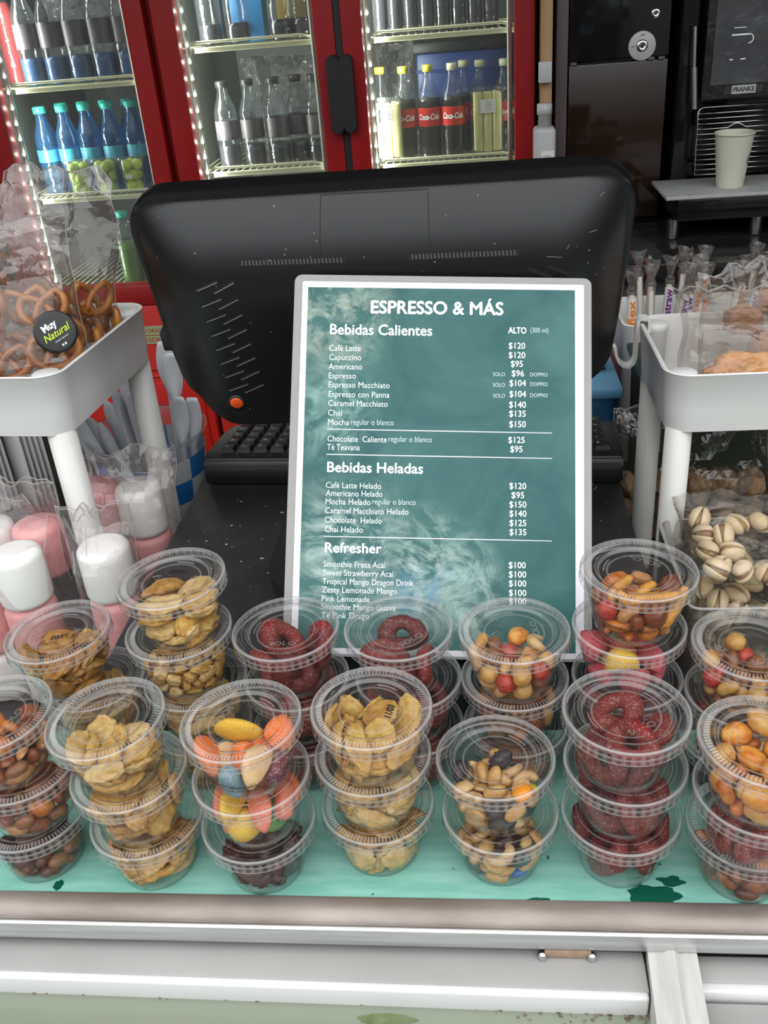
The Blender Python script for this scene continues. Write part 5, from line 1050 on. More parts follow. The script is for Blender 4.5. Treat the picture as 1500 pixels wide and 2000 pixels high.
for a, b in (((-0.1105, 0.1793), (-0.0268, 0.1775)), ((0.0276, 0.1771), (0.1112, 0.1761))):
    bm = bmesh.new(); strip(bm, [a, b], 0.0052, 0.0003, 20)
    s = obj('long_vent', bm, m_vent, tm)
    for e in (a, b):
        bm2 = bmesh.new(); ring = []
        for k in range(16): ring.append(bm2.verts.new(mon_pt(e[0] + 0.0026 * math.cos(2 * PI * k / 16), e[1] + 0.0026 * math.sin(2 * PI * k / 16), 0.00032)))
        bm2.faces.new(ring); obj('vent_end', bm2, m_vent, s)
    bm = bmesh.new()
    for k in range(28):
        f = (k + 0.5) / 28; u = a[0] + (b[0] - a[0]) * f; v = a[1] + (b[1] - a[1]) * f
        strip(bm, [(u - 0.0002, v + 0.0018), (u + 0.0003, v - 0.0018)], 0.0012, 0.0006, 2)
    obj('vent_comb', bm, mat('comb_grey', (0.075, 0.075, 0.077), 0.5), s)
bm = bmesh.new()
d = mon_depth(-0.139, 0.0468)
lathe(bm, [(0.0002, 0.0022), (0.0045, 0.0021), (0.0058, 0.0014), (0.0064, 0.0002), (0.0064, -0.002)], 28, mat=Matrix.Translation((-0.139, 0.0468, d)))
obj('orange_button', bm, mat('orange_plastic', (0.75, 0.085, 0.01), 0.4), tm)
bm = bmesh.new(); lathe(bm, [(0.0066, 0.0012), (0.0078, 0.0010), (0.0084, 0.0001)], 28, mat=Matrix.Translation((-0.139, 0.0464, d)))
obj('button_ring', bm, m_blk2, tm)
# side hinge block with a notch on the left, chin, neck, foot
boxobj('side_latch', (-0.2080, -0.194, 0.078, 0.098, -0.006, 0.010), m_blk2, tm, bev=0.002)
inv = MON.inverted()
bm = bmesh.new(); poly_prism(bm, rrect(0.222, 0.185, 0.055, 10, cx=-0.0765, cy=0.7175), 0.0802, 0.0975, mat=inv)
bmesh.ops.bevel(bm, geom=[e for e in bm.edges], offset=0.004, segments=3, affect='EDGES')
sharp(obj('foot', bm, m_blk2, tm), 40)
bm = bmesh.new()
pts = [(0.725, 0.096), (0.785, 0.096), (0.800, 0.20), (0.795, 0.29), (0.772, 0.285), (0.762, 0.20)]
R_ = Matrix(((0, 0, 1, 0), (1, 0, 0, 0), (0, 1, 0, 0), (0, 0, 0, 1)))
poly_prism(bm, pts, -0.125, -0.030, mat=inv @ R_)
sharp(obj('neck', bm, m_blk2, tm), 40)
bm = bmesh.new(); random.seed(5)
for i in range(60):
    u = random.uniform(-0.19, 0.19); v = random.uniform(0.03, 0.222)
    s = random.choice((0.0003, 0.0004, 0.0005))
    ring = [bm.verts.new(mon_pt(u + s * math.cos(q) * 1.3, v + s * math.sin(q), 0.0003)) for q in (0, 1.2, 2.5, 3.8, 5)]
    bm.faces.new(ring)
for (u, v, L, a) in ((0.168, 0.185, 0.006, 0.1), (0.135, 0.172, 0.012, -0.12), (0.176, 0.208, 0.004, 0.5), (0.15, 0.176, 0.004, 0.9)):
    strip(bm, [(u, v), (u + L * math.cos(a), v + L * math.sin(a))], 0.00025, 0.0003, 4)
obj('dust_and_scratches', bm, mat('dust_grey', (0.35, 0.34, 0.33), 0.7), tm)['kind'] = 'stuff'

# the laminated menu, standing on the drawer and leaning on the terminal
MENU_TEXT = [["ESPRESSO & MÁS",-561,471,2672,100,"title"],["Bebidas Calientes",-876,-79,2497,82,"head"],["ALTO",517,656,2526,48,"bold"],["(300 ml)",691,831,2534,40,"thin"],["Café Latte",-877,-630,2364,47,"item"],["Capuccino",-876,-625,2291,46,"item"],["Americano",-877,-617,2217,46,"item"],["Espresso",-875,-663,2144,46,"item"],["Espresso Macchiato",-874,-399,2072,46,"item"],["Espresso con Panna",-872,-398,1997,46,"item"],["Caramel Macchiato",-872,-411,1925,46,"item"],["Chai",-872,-764,1849,46,"item"],["Mocha",-870,-706,1775,46,"item"],["Chocolate  Caliente",-870,-411,1645,46,"item"],["Té Teavana",-872,-619,1579,46,"item"],["regular o blanco",-692,-360,1780,44,"thin"],["regular o blanco",-397,-64,1652,44,"thin"],["$120",522,649,2403,48,"price"],["$120",523,650,2329,48,"price"],["$95",540,632,2259,48,"price"],["$96",547,642,2183,48,"price"],["$104",530,657,2106,48,"price"],["$104",531,658,2020,48,"price"],["$140",529,658,1936,48,"price"],["$135",530,657,1865,48,"price"],["$150",531,658,1782,48,"price"],["$125",525,650,1659,47,"price"],["$95",540,634,1588,47,"price"],["SOLO",402,496,2183,30,"thin"],["DOPPIO",691,825,2185,30,"thin"],["SOLO",403,497,2098,30,"thin"],["DOPPIO",692,826,2109,30,"thin"],["SOLO",405,498,2013,30,"thin"],["DOPPIO",693,826,2021,30,"thin"],["Bebidas Heladas",-867,-131,1407,78,"head"],["Refresher",-867,-436,786,75,"head"],["Café Latte Helado",-872,-447,1282,45,"item"],["Americano Helado",-871,-435,1220,45,"item"],["Mocha Helado",-871,-526,1155,45,"item"],["Caramel Macchiato Helado",-871,-233,1086,45,"item"],["Chocolate  Helado",-872,-436,1014,45,"item"],["Chai Helado",-872,-581,942,45,"item"],["Smoothie Fresa Acaí",-874,-398,675,45,"item"],["Sweet Strawberry Acaí",-874,-335,609,45,"item"],["Tropical Mango Dragon Drink",-877,-183,543,45,"item"],["Zesty Lemonade Mango",-879,-308,479,45,"item"],["Pink Lemonade",-879,-514,412,45,"item"],["Smoothie Mango Guava",-881,-317,351,45,"item"],["Té Pink Drago",-879,-515,286,45,"item"],["regular o blanco",-513,-179,1162,44,"thin"],["$120",536,664,1302,47,"price"],["$95",553,649,1231,47,"price"],["$150",537,666,1159,47,"price"],["$140",538,667,1089,47,"price"],["$125",539,666,1017,47,"price"],["$135",540,667,947,47,"price"],["$100",536,664,695,47,"price"],["$100",537,668,625,47,"price"],["$100",538,669,557,46,"price"],["$100",539,670,486,46,"price"],["$100",540,671,421,46,"price"]]
MP = (-0.03559, 0.54802, 0.09228, 0.10243, -0.6223, 0.09697)
MR = Matrix.Rotation(MP[3], 4, 'Z') @ Matrix.Rotation(MP[4], 4, 'X') @ Matrix.Rotation(MP[5], 4, 'Y')
# the sheet's own x right, y up the sheet, z out of its face
MENU = Matrix.Translation(MP[:3]) @ MR @ Matrix(((1, 0, 0, 0), (0, 0, -1, 0), (0, 1, 0, 0), (0, 0, 0, 1)))
mn = link('menu_board', None); mn.matrix_world = MENU
tag(mn, 'laminated teal coffee menu with white prices leaning on the terminal', 'menu')
MW, MH = 0.2332, 0.2979
m_lamf = clear('laminate_film', tint=(0.90, 0.90, 0.90), haze=0.55, hazecol=(0.80, 0.79, 0.78), rough=0.16, ior=1.5, bump=0.12, bscale=120)
m_paper = mat('white_card', (0.78, 0.76, 0.82), 0.35, coat=0.4)
m_txt = mat('white_print', (0.88, 0.90, 0.92), 0.45)
m_txt2 = mat('mint_white_print', (0.66, 0.80, 0.78), 0.45)
m_teal, n, l = newmat('teal_print')
p = n['Principled BSDF']; p.inputs['Roughness'].default_value = 0.35; p.inputs['Specular IOR Level'].default_value = 0.22; p.inputs['Coat Weight'].default_value = 0.08; p.inputs['Coat Roughness'].default_value = 0.12
tc = n.new('ShaderNodeTexCoord')
t1 = n.new('ShaderNodeTexNoise'); t1.inputs['Scale'].default_value = 13; t1.inputs['Detail'].default_value = 7; t1.inputs['Roughness'].default_value = 0.62; t1.inputs['Distortion'].default_value = 0.7
l.new(tc.outputs['Object'], t1.inputs['Vector'])
r1 = n.new('ShaderNodeValToRGB'); e = r1.color_ramp.elements
e[0].position = 0.30; e[0].color = (0.014, 0.088, 0.090, 1); e[1].position = 0.72; e[1].color = (0.062, 0.180, 0.162, 1)
l.new(t1.outputs['Fac'], r1.inputs[0])
# pale marbled veins printed on the left and lower middle
def vein(center, rad, scale, seed):
    mp = n.new('ShaderNodeMapping'); mp.inputs['Location'].default_value = (-center[0] / rad[0], -center[1] / rad[1], 0); mp.inputs['Scale'].default_value = (1 / rad[0], 1 / rad[1], 1)
    l.new(tc.outputs['Object'], mp.inputs[0])
    ln = n.new('ShaderNodeVectorMath'); ln.operation = 'LENGTH'; l.new(mp.outputs[0], ln.inputs[0])
    fa = n.new('ShaderNodeMapRange'); fa.inputs['From Min'].default_value = 1.0; fa.inputs['From Max'].default_value = 0.35
    l.new(ln.outputs['Value'], fa.inputs['Value'])
    nz = n.new('ShaderNodeTexNoise'); nz.inputs['Scale'].default_value = scale; nz.inputs['Detail'].default_value = 8; nz.inputs['Roughness'].default_value = 0.7; nz.inputs['Distortion'].default_value = 1.6
    mv = n.new('ShaderNodeMapping'); mv.inputs['Location'].default_value = (seed, seed, 0); mv.inputs['Scale'].default_value = (1, 1, 1)
    l.new(tc.outputs['Object'], mv.inputs[0]); l.new(mv.outputs[0], nz.inputs['Vector'])
    rr = n.new('ShaderNodeMapRange'); rr.inputs['From Min'].default_value = 0.44; rr.inputs['From Max'].default_value = 0.66
    l.new(nz.outputs['Fac'], rr.inputs['Value'])
    mu = n.new('ShaderNodeMath'); mu.operation = 'MULTIPLY'; l.new(fa.outputs[0], mu.inputs[0]); l.new(rr.outputs[0], mu.inputs[1])
    return mu.outputs[0]
col = r1.outputs[0]
for c_, rd, sc_, sd, cc in (((-0.086, 0.268), (0.055, 0.055), 34, 3.3, (0.40, 0.47, 0.39, 1)), ((-0.07, 0.075), (0.060, 0.075), 24, 8.1, (0.40, 0.52, 0.48, 1)),
                            ((-0.01, 0.062), (0.045, 0.060), 28, 1.7, (0.45, 0.56, 0.50, 1)), ((-0.085, 0.19), (0.04, 0.05), 30, 5.2, (0.24, 0.40, 0.36, 1)), ((0.025, 0.045), (0.03, 0.06), 30, 9.4, (0.36, 0.50, 0.46, 1)), ((-0.01, 0.05), (0.05, 0.025), 20, 2.6, (0.10, 0.26, 0.36, 1))):
    mx = n.new('ShaderNodeMixRGB'); mx.inputs[2].default_value = cc
    l.new(vein(c_, rd, sc_, sd), mx.inputs[0]); l.new(col, mx.inputs[1]); col = mx.outputs[0]
l.new(col, p.inputs['Base Color'])
t3 = n.new('ShaderNodeTexNoise'); t3.inputs['Scale'].default_value = 60; t3.inputs['Detail'].default_value = 4
l.new(tc.outputs['Object'], t3.inputs['Vector'])
b3 = n.new('ShaderNodeBump'); b3.inputs['Strength'].default_value = 0.15; b3.inputs['Distance'].default_value = 0.001
l.new(t3.outputs['Fac'], b3.inputs['Height']); l.new(b3.outputs[0], p.inputs['Normal']); l.new(b3.outputs[0], p.inputs['Coat Normal'])

bm = bmesh.new(); poly_prism(bm, rrect(MW, MH, 0.006, 5, cx=0, cy=MH / 2), -0.0010, -0.0002)
sharp(obj('laminate', bm, m_lamf, mn))
bm = bmesh.new(); poly_prism(bm, rrect(0.2210, 0.2905, 0.0012, 3, cx=0.0002, cy=0.1472), -0.0002, 0.0)
sharp(obj('card', bm, m_paper, mn))
bm = bmesh.new(); poly_prism(bm, [(-0.1052, 0.0064), (0.1044, 0.0064), (0.1036, 0.2880), (-0.1058, 0.2876)], 0.0, 0.0001)
sharp(obj('printed_panel', bm, m_teal, mn))
for i, (s, x0, x1, y, cap, st) in enumerate(MENU_TEXT):
    nm = {'title': 'menu_title', 'head': 'section_heading', 'bold': 'size_heading', 'thin': 'menu_note', 'item': 'menu_item', 'price': 'price'}[st]
    bold = {'thin': -0.006}.get(st, 0.0)
    o = text_obj(nm, s, m_txt2 if st == 'thin' else m_txt, mn, x0 * 1e-4, x1 * 1e-4, y * 1e-4, cap * 1e-4, bold=bold, heavy={'title': 0.0009, 'head': 0.0005, 'bold': 0.0004, 'price': 0.0002}.get(st, 0.0))
    o.location.z = 0.0003
for y in (0.1741, 0.1543, 0.0907):
    bm = bmesh.new(); box(bm, -0.0875, 0.0862, y - 0.0004, y + 0.0004, 0.0001, 0.00025); obj('rule_line', bm, m_txt, mn)

# ------------------------------------------------------------------ white trolleys, bags and tubs
m_tray = mat('white_tray_plastic', (0.66, 0.655, 0.635), 0.42, col2=(0.70, 0.695, 0.68), scale=14)
m_tray2 = mat('white_tube_enamel', (0.62, 0.61, 0.57), 0.4, col2=(0.66, 0.65, 0.62), scale=10)
m_film = clear('bag_film', tint=(0.95, 0.94, 0.93), haze=0.062, hazecol=(0.62, 0.53, 0.48), rough=0.06, ior=1.6, gain=1.6, bump=0.22, bscale=30, crease=1.2, edge=0.7)
m_film3 = clear('packet_film', tint=(0.96, 0.955, 0.94), haze=0.022, hazecol=(0.72, 0.66, 0.62), rough=0.09, ior=1.55, gain=1.1, bump=0.5, bscale=26, crease=1.6, edge=0.55)
m_film2 = clear('milky_film', tint=(0.97, 0.96, 0.96), haze=0.085, hazecol=(0.82, 0.72, 0.72), rough=0.06, ior=1.55, gain=1.5, bump=0.25, bscale=30, crease=1.7, edge=0.65)

m_fold_glint = clear('fold_glint_film', tint=(0.92, 0.91, 0.90), haze=0.42, hazecol=(0.90, 0.86, 0.84), rough=0.12, ior=1.6, gain=1.4)  # whitened film colour that paints highlights on folds

def tray_mesh(w, d, h, r, th=0.003, taper=0.004, rim=0):
    """open tray: outer wall, rolled rim, inner wall, floor"""
    bm = bmesh.new()
    prof = [(-taper, 0.0), (-taper * 0.6, h * 0.4), (0.0, h), (0.0008, h + 0.0012), (-0.0005, h + 0.0022), (-th, h + 0.0014), (-th - 0.0005, h), (-th - taper * 0.6, h * 0.4), (-th - taper, 0.004)]
    rings = []
    for off, z in prof:
        rings.append([bm.verts.new((x, y, z)) for x, y in rrect(w + 2 * off, d + 2 * off, max(0.003, r + off), 8)])
    n = len(rings[0])
    for k, (a, b) in enumerate(zip(rings, rings[1:])):
        for i in range(n): bm.faces.new((a[i], a[(i + 1) % n], b[(i + 1) % n], b[i])).material_index = rim if k in (2, 3, 4) else 0
    bm.faces.new(rings[0][::-1]); bm.faces.new(rings[-1])
    return bm

def trolley(name, label, px, py, rz, w, d, h, ztop, leg_r, feet=-0.0403):
    """px, py: the front corner the tray turns about; w may be negative to run to the left"""
    t = thing(name, label, 'trolley', (px, py, feet), rz)
    cx, cy_ = w / 2, d / 2
    tr = obj('tray', tray_mesh(abs(w), d, h, 0.022), m_tray, t); tr.location = (cx, cy_, ztop - h - feet)
    sharp(tr, 50)
    aw = abs(w)
    for sx in (-1, 1):
        for sy in (-1, 1):
            bm = bmesh.new(); lathe(bm, [(leg_r * 0.92, 0), (leg_r, 0.01), (leg_r, ztop - feet - h + 0.001)], 28, close_bottom=True, close_top=True)
            lg = obj('leg', bm, m_tray2, t); lg.location = (cx + sx * (aw / 2 - leg_r - 0.005), cy_ + sy * (d / 2 - leg_r - 0.005), 0)
            bm = bmesh.new(); lathe(bm, [(leg_r * 0.86, ztop - feet - h + 0.004), (leg_r * 0.9, ztop - feet - 0.008), (leg_r * 0.98, ztop - feet - 0.007), (leg_r * 0.98, ztop - feet - 0.002), (leg_r * 0.85, ztop - feet - 0.0005)], 28, close_bottom=True, close_top=True)
            obj('leg_cap', bm, m_tray, lg)
    return t
LT = trolley('storage_trolley', 'white trolley tray on tube legs holding pretzel bags', -0.351, 0.700, math.radians(-5.0), -0.34, 0.206, 0.0545, 0.270, 0.0128)
RT = trolley('storage_trolley', 'white trolley tray on tube legs with a plastic side hook', 0.156, 0.727, 0.0, 0.35, 0.160, 0.0512, 0.238, 0.0114)

# the hook over the right trolley's side
hk = thing('hook', 'white plastic hook clipped over the right trolley tray edge', 'hook', (0.156, 0.866, 0.2425))
bm = bmesh.new()
path = [(0.008, 0, -0.012), (0.008, 0, -0.002), (0.006, 0, 0.0015), (0.0, 0, 0.002), (-0.0025, 0, 0.0), (-0.003, 0, -0.008), (-0.003, 0, -0.036), (-0.0045, 0, -0.042), (-0.009, 0, -0.0455), (-0.014, 0, -0.0445), (-0.0185, 0, -0.040), (-0.0215, 0, -0.033), (-0.023, 0, -0.025)]
va = []
for i, p in enumerate(path):
    a = Vector(path[max(0, i - 1)]); b = Vector(path[min(len(path) - 1, i + 1)]); d = (b - a).normalized(); nn = Vector((-d.z, 0, d.x)) * 0.0014
    P = Vector(p)
    va.append([bm.verts.new(P + nn + Vector((0, 0.006, 0))), bm.verts.new(P + nn - Vector((0, 0.006, 0))), bm.verts.new(P - nn - Vector((0, 0.006, 0))), bm.verts.new(P - nn + Vector((0, 0.006, 0)))])
for a, b in zip(va, va[1:]):
    for i in range(4): bm.faces.new((a[i], a[(i + 1) % 4], b[(i + 1) % 4], b[i]))
bm.faces.new(va[0][::-1]); bm.faces.new(va[-1])
sharp(obj('hook_band', bm, m_tray, hk), 50)

# ---- crackly clear bags
def bag_mesh(w, h, t, seed, fill=0.62, crumple=0.010, lean=0.0, flare=1.0, nx=18, nz=22):
    """pillow bag standing on z=0, front at -y: full below, thin and crumpled above the contents"""
    bm = bmesh.new()
    off = Vector((seed * 3.7, seed * 1.9, seed * 5.3))
    fr, bk = [], []
    for k in range(nz + 1):
        v = k / nz
        if v < fill: g = min(1.0, (v / 0.10) ** 0.5 if v < 0.10 else 1.0) * (1 - 0.25 * (v / fill) ** 3)
        else:
            q = (v - fill) / (1 - fill); g = 0.75 * (1 - q) ** 1.6 + 0.05
        top = max(0, (v - fill * 0.75) / (1 - fill * 0.75))
        wk = 1 - 0.10 * math.sin(PI * min(1, max(0, (v - 0.45) / 0.45))) * flare + 0.02 * noise.noise(Vector((v * 6, seed, 0)))
        ra, rb = [], []
        for i in range(nx + 1):
            u = 2 * i / nx - 1
            x = u * w / 2 * wk
            z = v * h
            n1 = noise.noise(Vector((x * 26, z * 26, 0)) + off); n2 = noise.noise(Vector((x * 60, z * 60, 4)) + off)
            c = (abs(n1) * 1.6 - 0.4 + 0.5 * (abs(n2) * 1.6 - 0.4)) * crumple * (0.25 + 1.3 * top)
            cm = (noise.noise(Vector((x * 16, z * 16, 9)) + off)) * crumple * 2.2 * top
            f = max(0.0, 1 - abs(u) ** 2.6) ** 0.6
            zz = z + (0.012 * noise.noise(Vector((u * 4, seed * 2.2, 7))) * top ** 2) * (1 + 0.0 * u)
            yl = lean * top * top
            e = 0.0 if (abs(u) == 1 or k in (0,)) else 1.0
            ra.append(Vector((x, yl + cm - (t / 2 * f * g + (c + 0.001) * e), zz)))
            rb.append(Vector((x, yl + cm + (t / 2 * f * g + (-c * 0.6 + 0.001) * e), zz)))
        fr.append(ra); bk.append(rb)
    F = [[bm.verts.new(p) for p in r] for r in fr]
    B = [[(F[k][i] if (i in (0, nx) or k == 0) else bm.verts.new(p)) for i, p in enumerate(r)] for k, r in enumerate(bk)]
    for k in range(nz):
        for i in range(nx):
            bm.faces.new((F[k][i], F[k][i + 1], F[k + 1][i + 1], F[k + 1][i]))
            bm.faces.new((B[k][i], B[k + 1][i], B[k + 1][i + 1], B[k][i + 1]))
    return bm

def bag(name, label, loc, rot, w, h, t, seed, m=None, group=None, **k):
    b = bag_mesh(w, h, t, seed, **k)
    bmesh.ops.triangulate(b, faces=b.faces[:], quad_method='SHORT_EDGE')
    me = bpy.data.meshes.new(name); bmesh.ops.recalc_face_normals(b, faces=b.faces[:]); b.to_mesh(me); b.free()
    for p in me.polygons: p.use_smooth = False
    me.materials.append(m or m_film)
    o = link(name, me); o.location = loc; o.rotation_euler = rot
    # white strips standing in for highlights on the film's folds and sealed edges
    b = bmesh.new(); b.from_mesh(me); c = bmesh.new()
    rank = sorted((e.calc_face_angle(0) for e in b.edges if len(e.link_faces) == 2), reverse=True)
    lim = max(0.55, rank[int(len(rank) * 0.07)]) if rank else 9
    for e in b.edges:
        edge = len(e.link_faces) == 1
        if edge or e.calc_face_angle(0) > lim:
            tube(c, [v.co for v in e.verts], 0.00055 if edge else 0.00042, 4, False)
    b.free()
    if len(c.verts): obj('film_fold_glints', c, m_fold_glint, o)['kind'] = 'stuff'
    else: c.free()
    return tag(o, label, 'bag', group)
def mtx(loc, rot): return Matrix.Translation(loc) @ Euler(rot).to_matrix().to_4x4()

# pretzel bags in the left tray
A['pretzel_brown'] = mat('pretzel_brown', (0.30, 0.088, 0.013), 0.30, col2=(0.46, 0.18, 0.034), scale=70, bump=0.12, bscale=300)
A['pretzel_dark'] = mat('pretzel_dark', (0.22, 0.06, 0.014), 0.32, col2=(0.40, 0.15, 0.035), scale=70, bump=0.12, bscale=300)
WORDS['pretzel'] = ('pretzel', 'glossy brown pretzel', 'pretzel')
def fill_bag(kind, sim, loc, rot, label, group, mats, lift=0.004, sc=1.0, mirror=False, limit=99, tilt=None, keep=None):
    M0 = mtx(loc, rot)
    if tilt is not None: M0 = M0 @ tilt
    for i, (kd, var, px, py, pz, ex, ey, ez) in enumerate(SIM[sim][:limit]):
        if keep and not keep(px, py, pz): continue
        o = link(WORDS[kind][0], piece_mesh(kind, var, mats[i % len(mats)]))
        T = Matrix.Translation((px * 1e-4, py * 1e-4, pz * 1e-4 + lift)) @ Euler((math.radians(ex), math.radians(ey), math.radians(ez))).to_matrix().to_4x4()
        o.matrix_world = M0 @ (Matrix.Rotation(PI, 4, 'Z') if mirror else Matrix.Identity(4)) @ T
        tag(o, label, WORDS[kind][2], group)
PB = [('front', 'front pretzel bag with a round black sticker', (-0.4175, 0.768, 0.2350), (math.radians(-17), math.radians(-4), math.radians(10)), 0.134, 0.150, 0.078, 11),
      ('left', 'pretzel bag at the far left, behind the stickered bag', (-0.540, 0.828, 0.231), (math.radians(-10), math.radians(3), math.radians(6)), 0.132, 0.135, 0.062, 23),
      ('rear', 'tall pretzel bag at the tray\'s rear right corner', (-0.4070, 0.855, 0.232), (math.radians(-4), math.radians(5), math.radians(-6)), 0.112, 0.178, 0.054, 37)]
PLAY = [(-0.052, -0.0150, 0.024), (-0.004, -0.0165, 0.023), (0.043, -0.0150, 0.026), (-0.050, -0.0140, 0.066), (-0.002, -0.0160, 0.063), (0.041, -0.0140, 0.067),
        (-0.030, 0.0010, 0.030), (0.018, 0.0000, 0.034), (-0.028, 0.0010, 0.072), (0.022, 0.0010, 0.074), (-0.052, 0.0140, 0.034), (0.000, 0.0150, 0.036), (0.044, 0.0140, 0.038), (-0.006, 0.0150, 0.078)]
for key, lab, loc, rot, w, h, t, sd in PB:
    bag('pretzel_bag', 'clear ' + lab, loc, rot, w, h, t, sd, group='pretzel bags in the left tray', fill=0.60 if key != 'rear' else 0.46, crumple=0.0065, lean=0.02, flare={'rear': -1.5, 'front': -0.2, 'left': 1.0}[key])
    random.seed(sd)
    M0 = mtx(loc, rot)
    for i, (px, py, pz) in enumerate(PLAY):
        if key == 'rear' and (abs(px) > 0.045 or pz > 0.07): continue
        if key == 'left' and px > 0.046 : continue
        o = link('pretzel', piece_mesh('pretzel', i % 2, ['pretzel_brown', 'pretzel_dark', 'pretzel_brown'][i % 3]))
        sc = 0.95
        o.matrix_world = M0 @ Matrix.Translation((px * sc, py * 0.9, pz * sc + 0.006)) @ Euler((PI / 2 + random.uniform(-0.16, 0.16), random.uniform(-3, 3), random.uniform(-0.16, 0.16)), 'YXZ').to_matrix().to_4x4() @ Matrix.Scale(sc, 4)
        tag(o, 'glossy brown pretzel in the ' + lab.replace(', behind the stickered bag', ''), 'pretzel', 'pretzels in the %s bag' % key)
bag('pretzel_bag', 'clear crackly bag top rising between the pretzel bags', (-0.487, 0.893, 0.232), (math.radians(0), 0, 0.1), 0.092, 0.165, 0.026, 41, group='pretzel bags in the left tray', fill=0.4, crumple=0.011, lean=0.01)
bag('pretzel_bag', 'clear crackly bag leaning at the upper left edge', (-0.600, 0.896, 0.232), (math.radians(2), math.radians(-6), 0.1), 0.11, 0.165, 0.032, 43, group='pretzel bags in the left tray', fill=0.4, crumple=0.011, lean=0.01)
for i, (dx, dz, rz) in enumerate(((0.004, 0.125, 0.4), (-0.008, 0.100, 1.2), (0.015, 0.085, 2.0), (0.0, 0.06, 0.2), (-0.02, 0.045, 1.0))):
    o = obj('pretzel_nugget', p_stick(i), A['pretzel_brown']); o.location = (-0.487 + dx, 0.893, 0.228 + dz * 0.8); o.rotation_euler = (0.5, 0.6 * i, rz); o.scale = (1.15, 1.25, 1.25)
    tag(o, 'brown pretzel stick in the bag between the pretzel bags', 'pretzel', 'pretzel sticks in the middle bag')

# round sticker on the front bag
key, lab, loc, rot, w, h, t, sd = PB[0]
front_bag = [o for o in COL.objects if o.get('label') == 'clear ' + lab][0]
m_stick = mat('sticker_black', (0.012, 0.012, 0.012), 0.35)
m_lime = mat('lime_print', (0.62, 0.80, 0.02), 0.5)
SM = Matrix.Translation((0.0520, -0.0365, 0.046)) @ Matrix.Rotation(math.radians(18), 4, 'Z') @ Matrix.Rotation(math.radians(88), 4, 'X') @ Matrix.Rotation(math.radians(24), 4, 'Z')
bm = bmesh.new(); lathe(bm, [(0.0003, 0.0006), (0.016, 0.0006), (0.0185, 0.0003), (0.0186, 0.0)], 48, mat=SM, close_bottom=True)
stk = obj('sticker', bm, m_stick, front_bag)
Z1 = Matrix.Translation((0, 0, 0.0009))
text_obj('sticker_text', 'Muy', m_txt, stk, -0.0085, 0.0050, 0.0040, 0.0058, bold=0.035, mat=SM @ Z1)
text_obj('sticker_text', 'Natural', m_lime, stk, -0.0125, 0.0135, -0.0040, 0.0062, shear=0.35, bold=0.008, mat=SM @ Z1)
text_obj('sticker_text', 'snack natural', m_txt2, stk, -0.0055, 0.0075, -0.0080, 0.0016, mat=SM @ Z1)
bm = bmesh.new()
for a, b in ((-0.0022, -0.0006), (0.0004, 0.0022)): box(bm, a, b, -0.0138, -0.0115, 0, 0.0001, mat=SM @ Z1)
obj('sticker_mark', bm, m_txt2, stk)

# ---- marshmallow bags below
m_pinkm = mat('pink_marshmallow', (0.80, 0.33, 0.33), 0.6, col2=(0.84, 0.40, 0.40), scale=60, sss=0.3)
m_whitem = mat('white_marshmallow', (0.84, 0.83, 0.80), 0.6, sss=0.3)
def marsh_mesh():
    bm = bmesh.new(); r, h, b = 0.0236, 0.0535, 0.007
    prof = [(0.0005, 0), (r - b, 0)] + [(r - b + b * math.sin(a), b - b * math.cos(a)) for a in (0.4, 0.8, 1.2, 1.57)] + [(r - b + b * math.cos(a), h - b + b * math.sin(a)) for a in (0.0, 0.4, 0.8, 1.2, 1.57)] + [(0.0005, h)]
    lathe(bm, prof, 36, close_bottom=True, close_top=True)
    return bm
_m = {'pink': obj('marshmallow', marsh_mesh(), m_pinkm), 'white': obj('marshmallow', marsh_mesh(), m_whitem)}
_used = set()
def marsh(c, x, y, z, lab, grp, rx=0, ry=0):
    o = _m[c]
    if c in _used: o = o.copy(); COL.objects.link(o)
    _used.add(c)
    o.location = (x, y, z); o.rotation_euler = (rx, ry, 0)
    tag(o, '%s marshmallow in the %s' % (c, lab), 'marshmallow', '%s marshmallows in the %s' % (c, lab))
ZB = -0.0390
for (c, dx, dy, k) in (('white', 0.000, -0.004, 2), ('pink', 0.000, -0.004, 1), ('white', 0.0, -0.004, 0), ('pink', -0.049, 0.0, 2), ('pink', -0.049, 0, 1), ('white', -0.049, 0, 0), ('pink', 0.0, 0.046, 2), ('white', -0.049, 0.046, 2)):
    marsh(c, -0.4140 + dx, 0.670 + dy, ZB + 0.001 + 0.0542 * k, 'left marshmallow bag', '', 0, 0)
for (c, dx, dy, k) in (('white', 0.010, 0.00, 2), ('pink', 0.010, 0.00, 1), ('pink', 0.01, 0.00, 0)):
    marsh(c, -0.3460 + dx, 0.676 + dy, ZB + 0.0542 * k, 'middle marshmallow bag by the leg', '')
for (c, dx, dy, k) in (('white', 0.0, 0.0, 2), ('pink', 0.0, 0.0, 1), ('white', 0.0, 0.0, 0), ('pink', -0.047, 0.004, 2)):
    marsh(c, -0.3400 + dx, 0.790 + dy, -0.0395 + 0.0542 * k, 'right marshmallow bag under the tray', '')
MB = 'marshmallow bags below the left tray'
bag('marshmallow_bag', 'clear marshmallow bag at the left edge below the tray', (-0.4420, 0.690, -0.0402), (0, 0, 0), 0.130, 0.215, 0.116, 51, m_film2, MB, fill=0.72, crumple=0.008, lean=0.015)
bag('marshmallow_bag', 'clear marshmallow bag beside the front trolley leg', (-0.3365, 0.676, -0.0402), (0, 0, 0), 0.066, 0.200, 0.068, 57, m_film2, MB, fill=0.74, crumple=0.005, lean=0.0)
bag('marshmallow_bag', 'clear marshmallow bag between the two trolley legs', (-0.358, 0.786, -0.0402), (0, 0, 0), 0.122, 0.200, 0.068, 61, m_film2, MB, fill=0.70, crumple=0.008, lean=0.0)

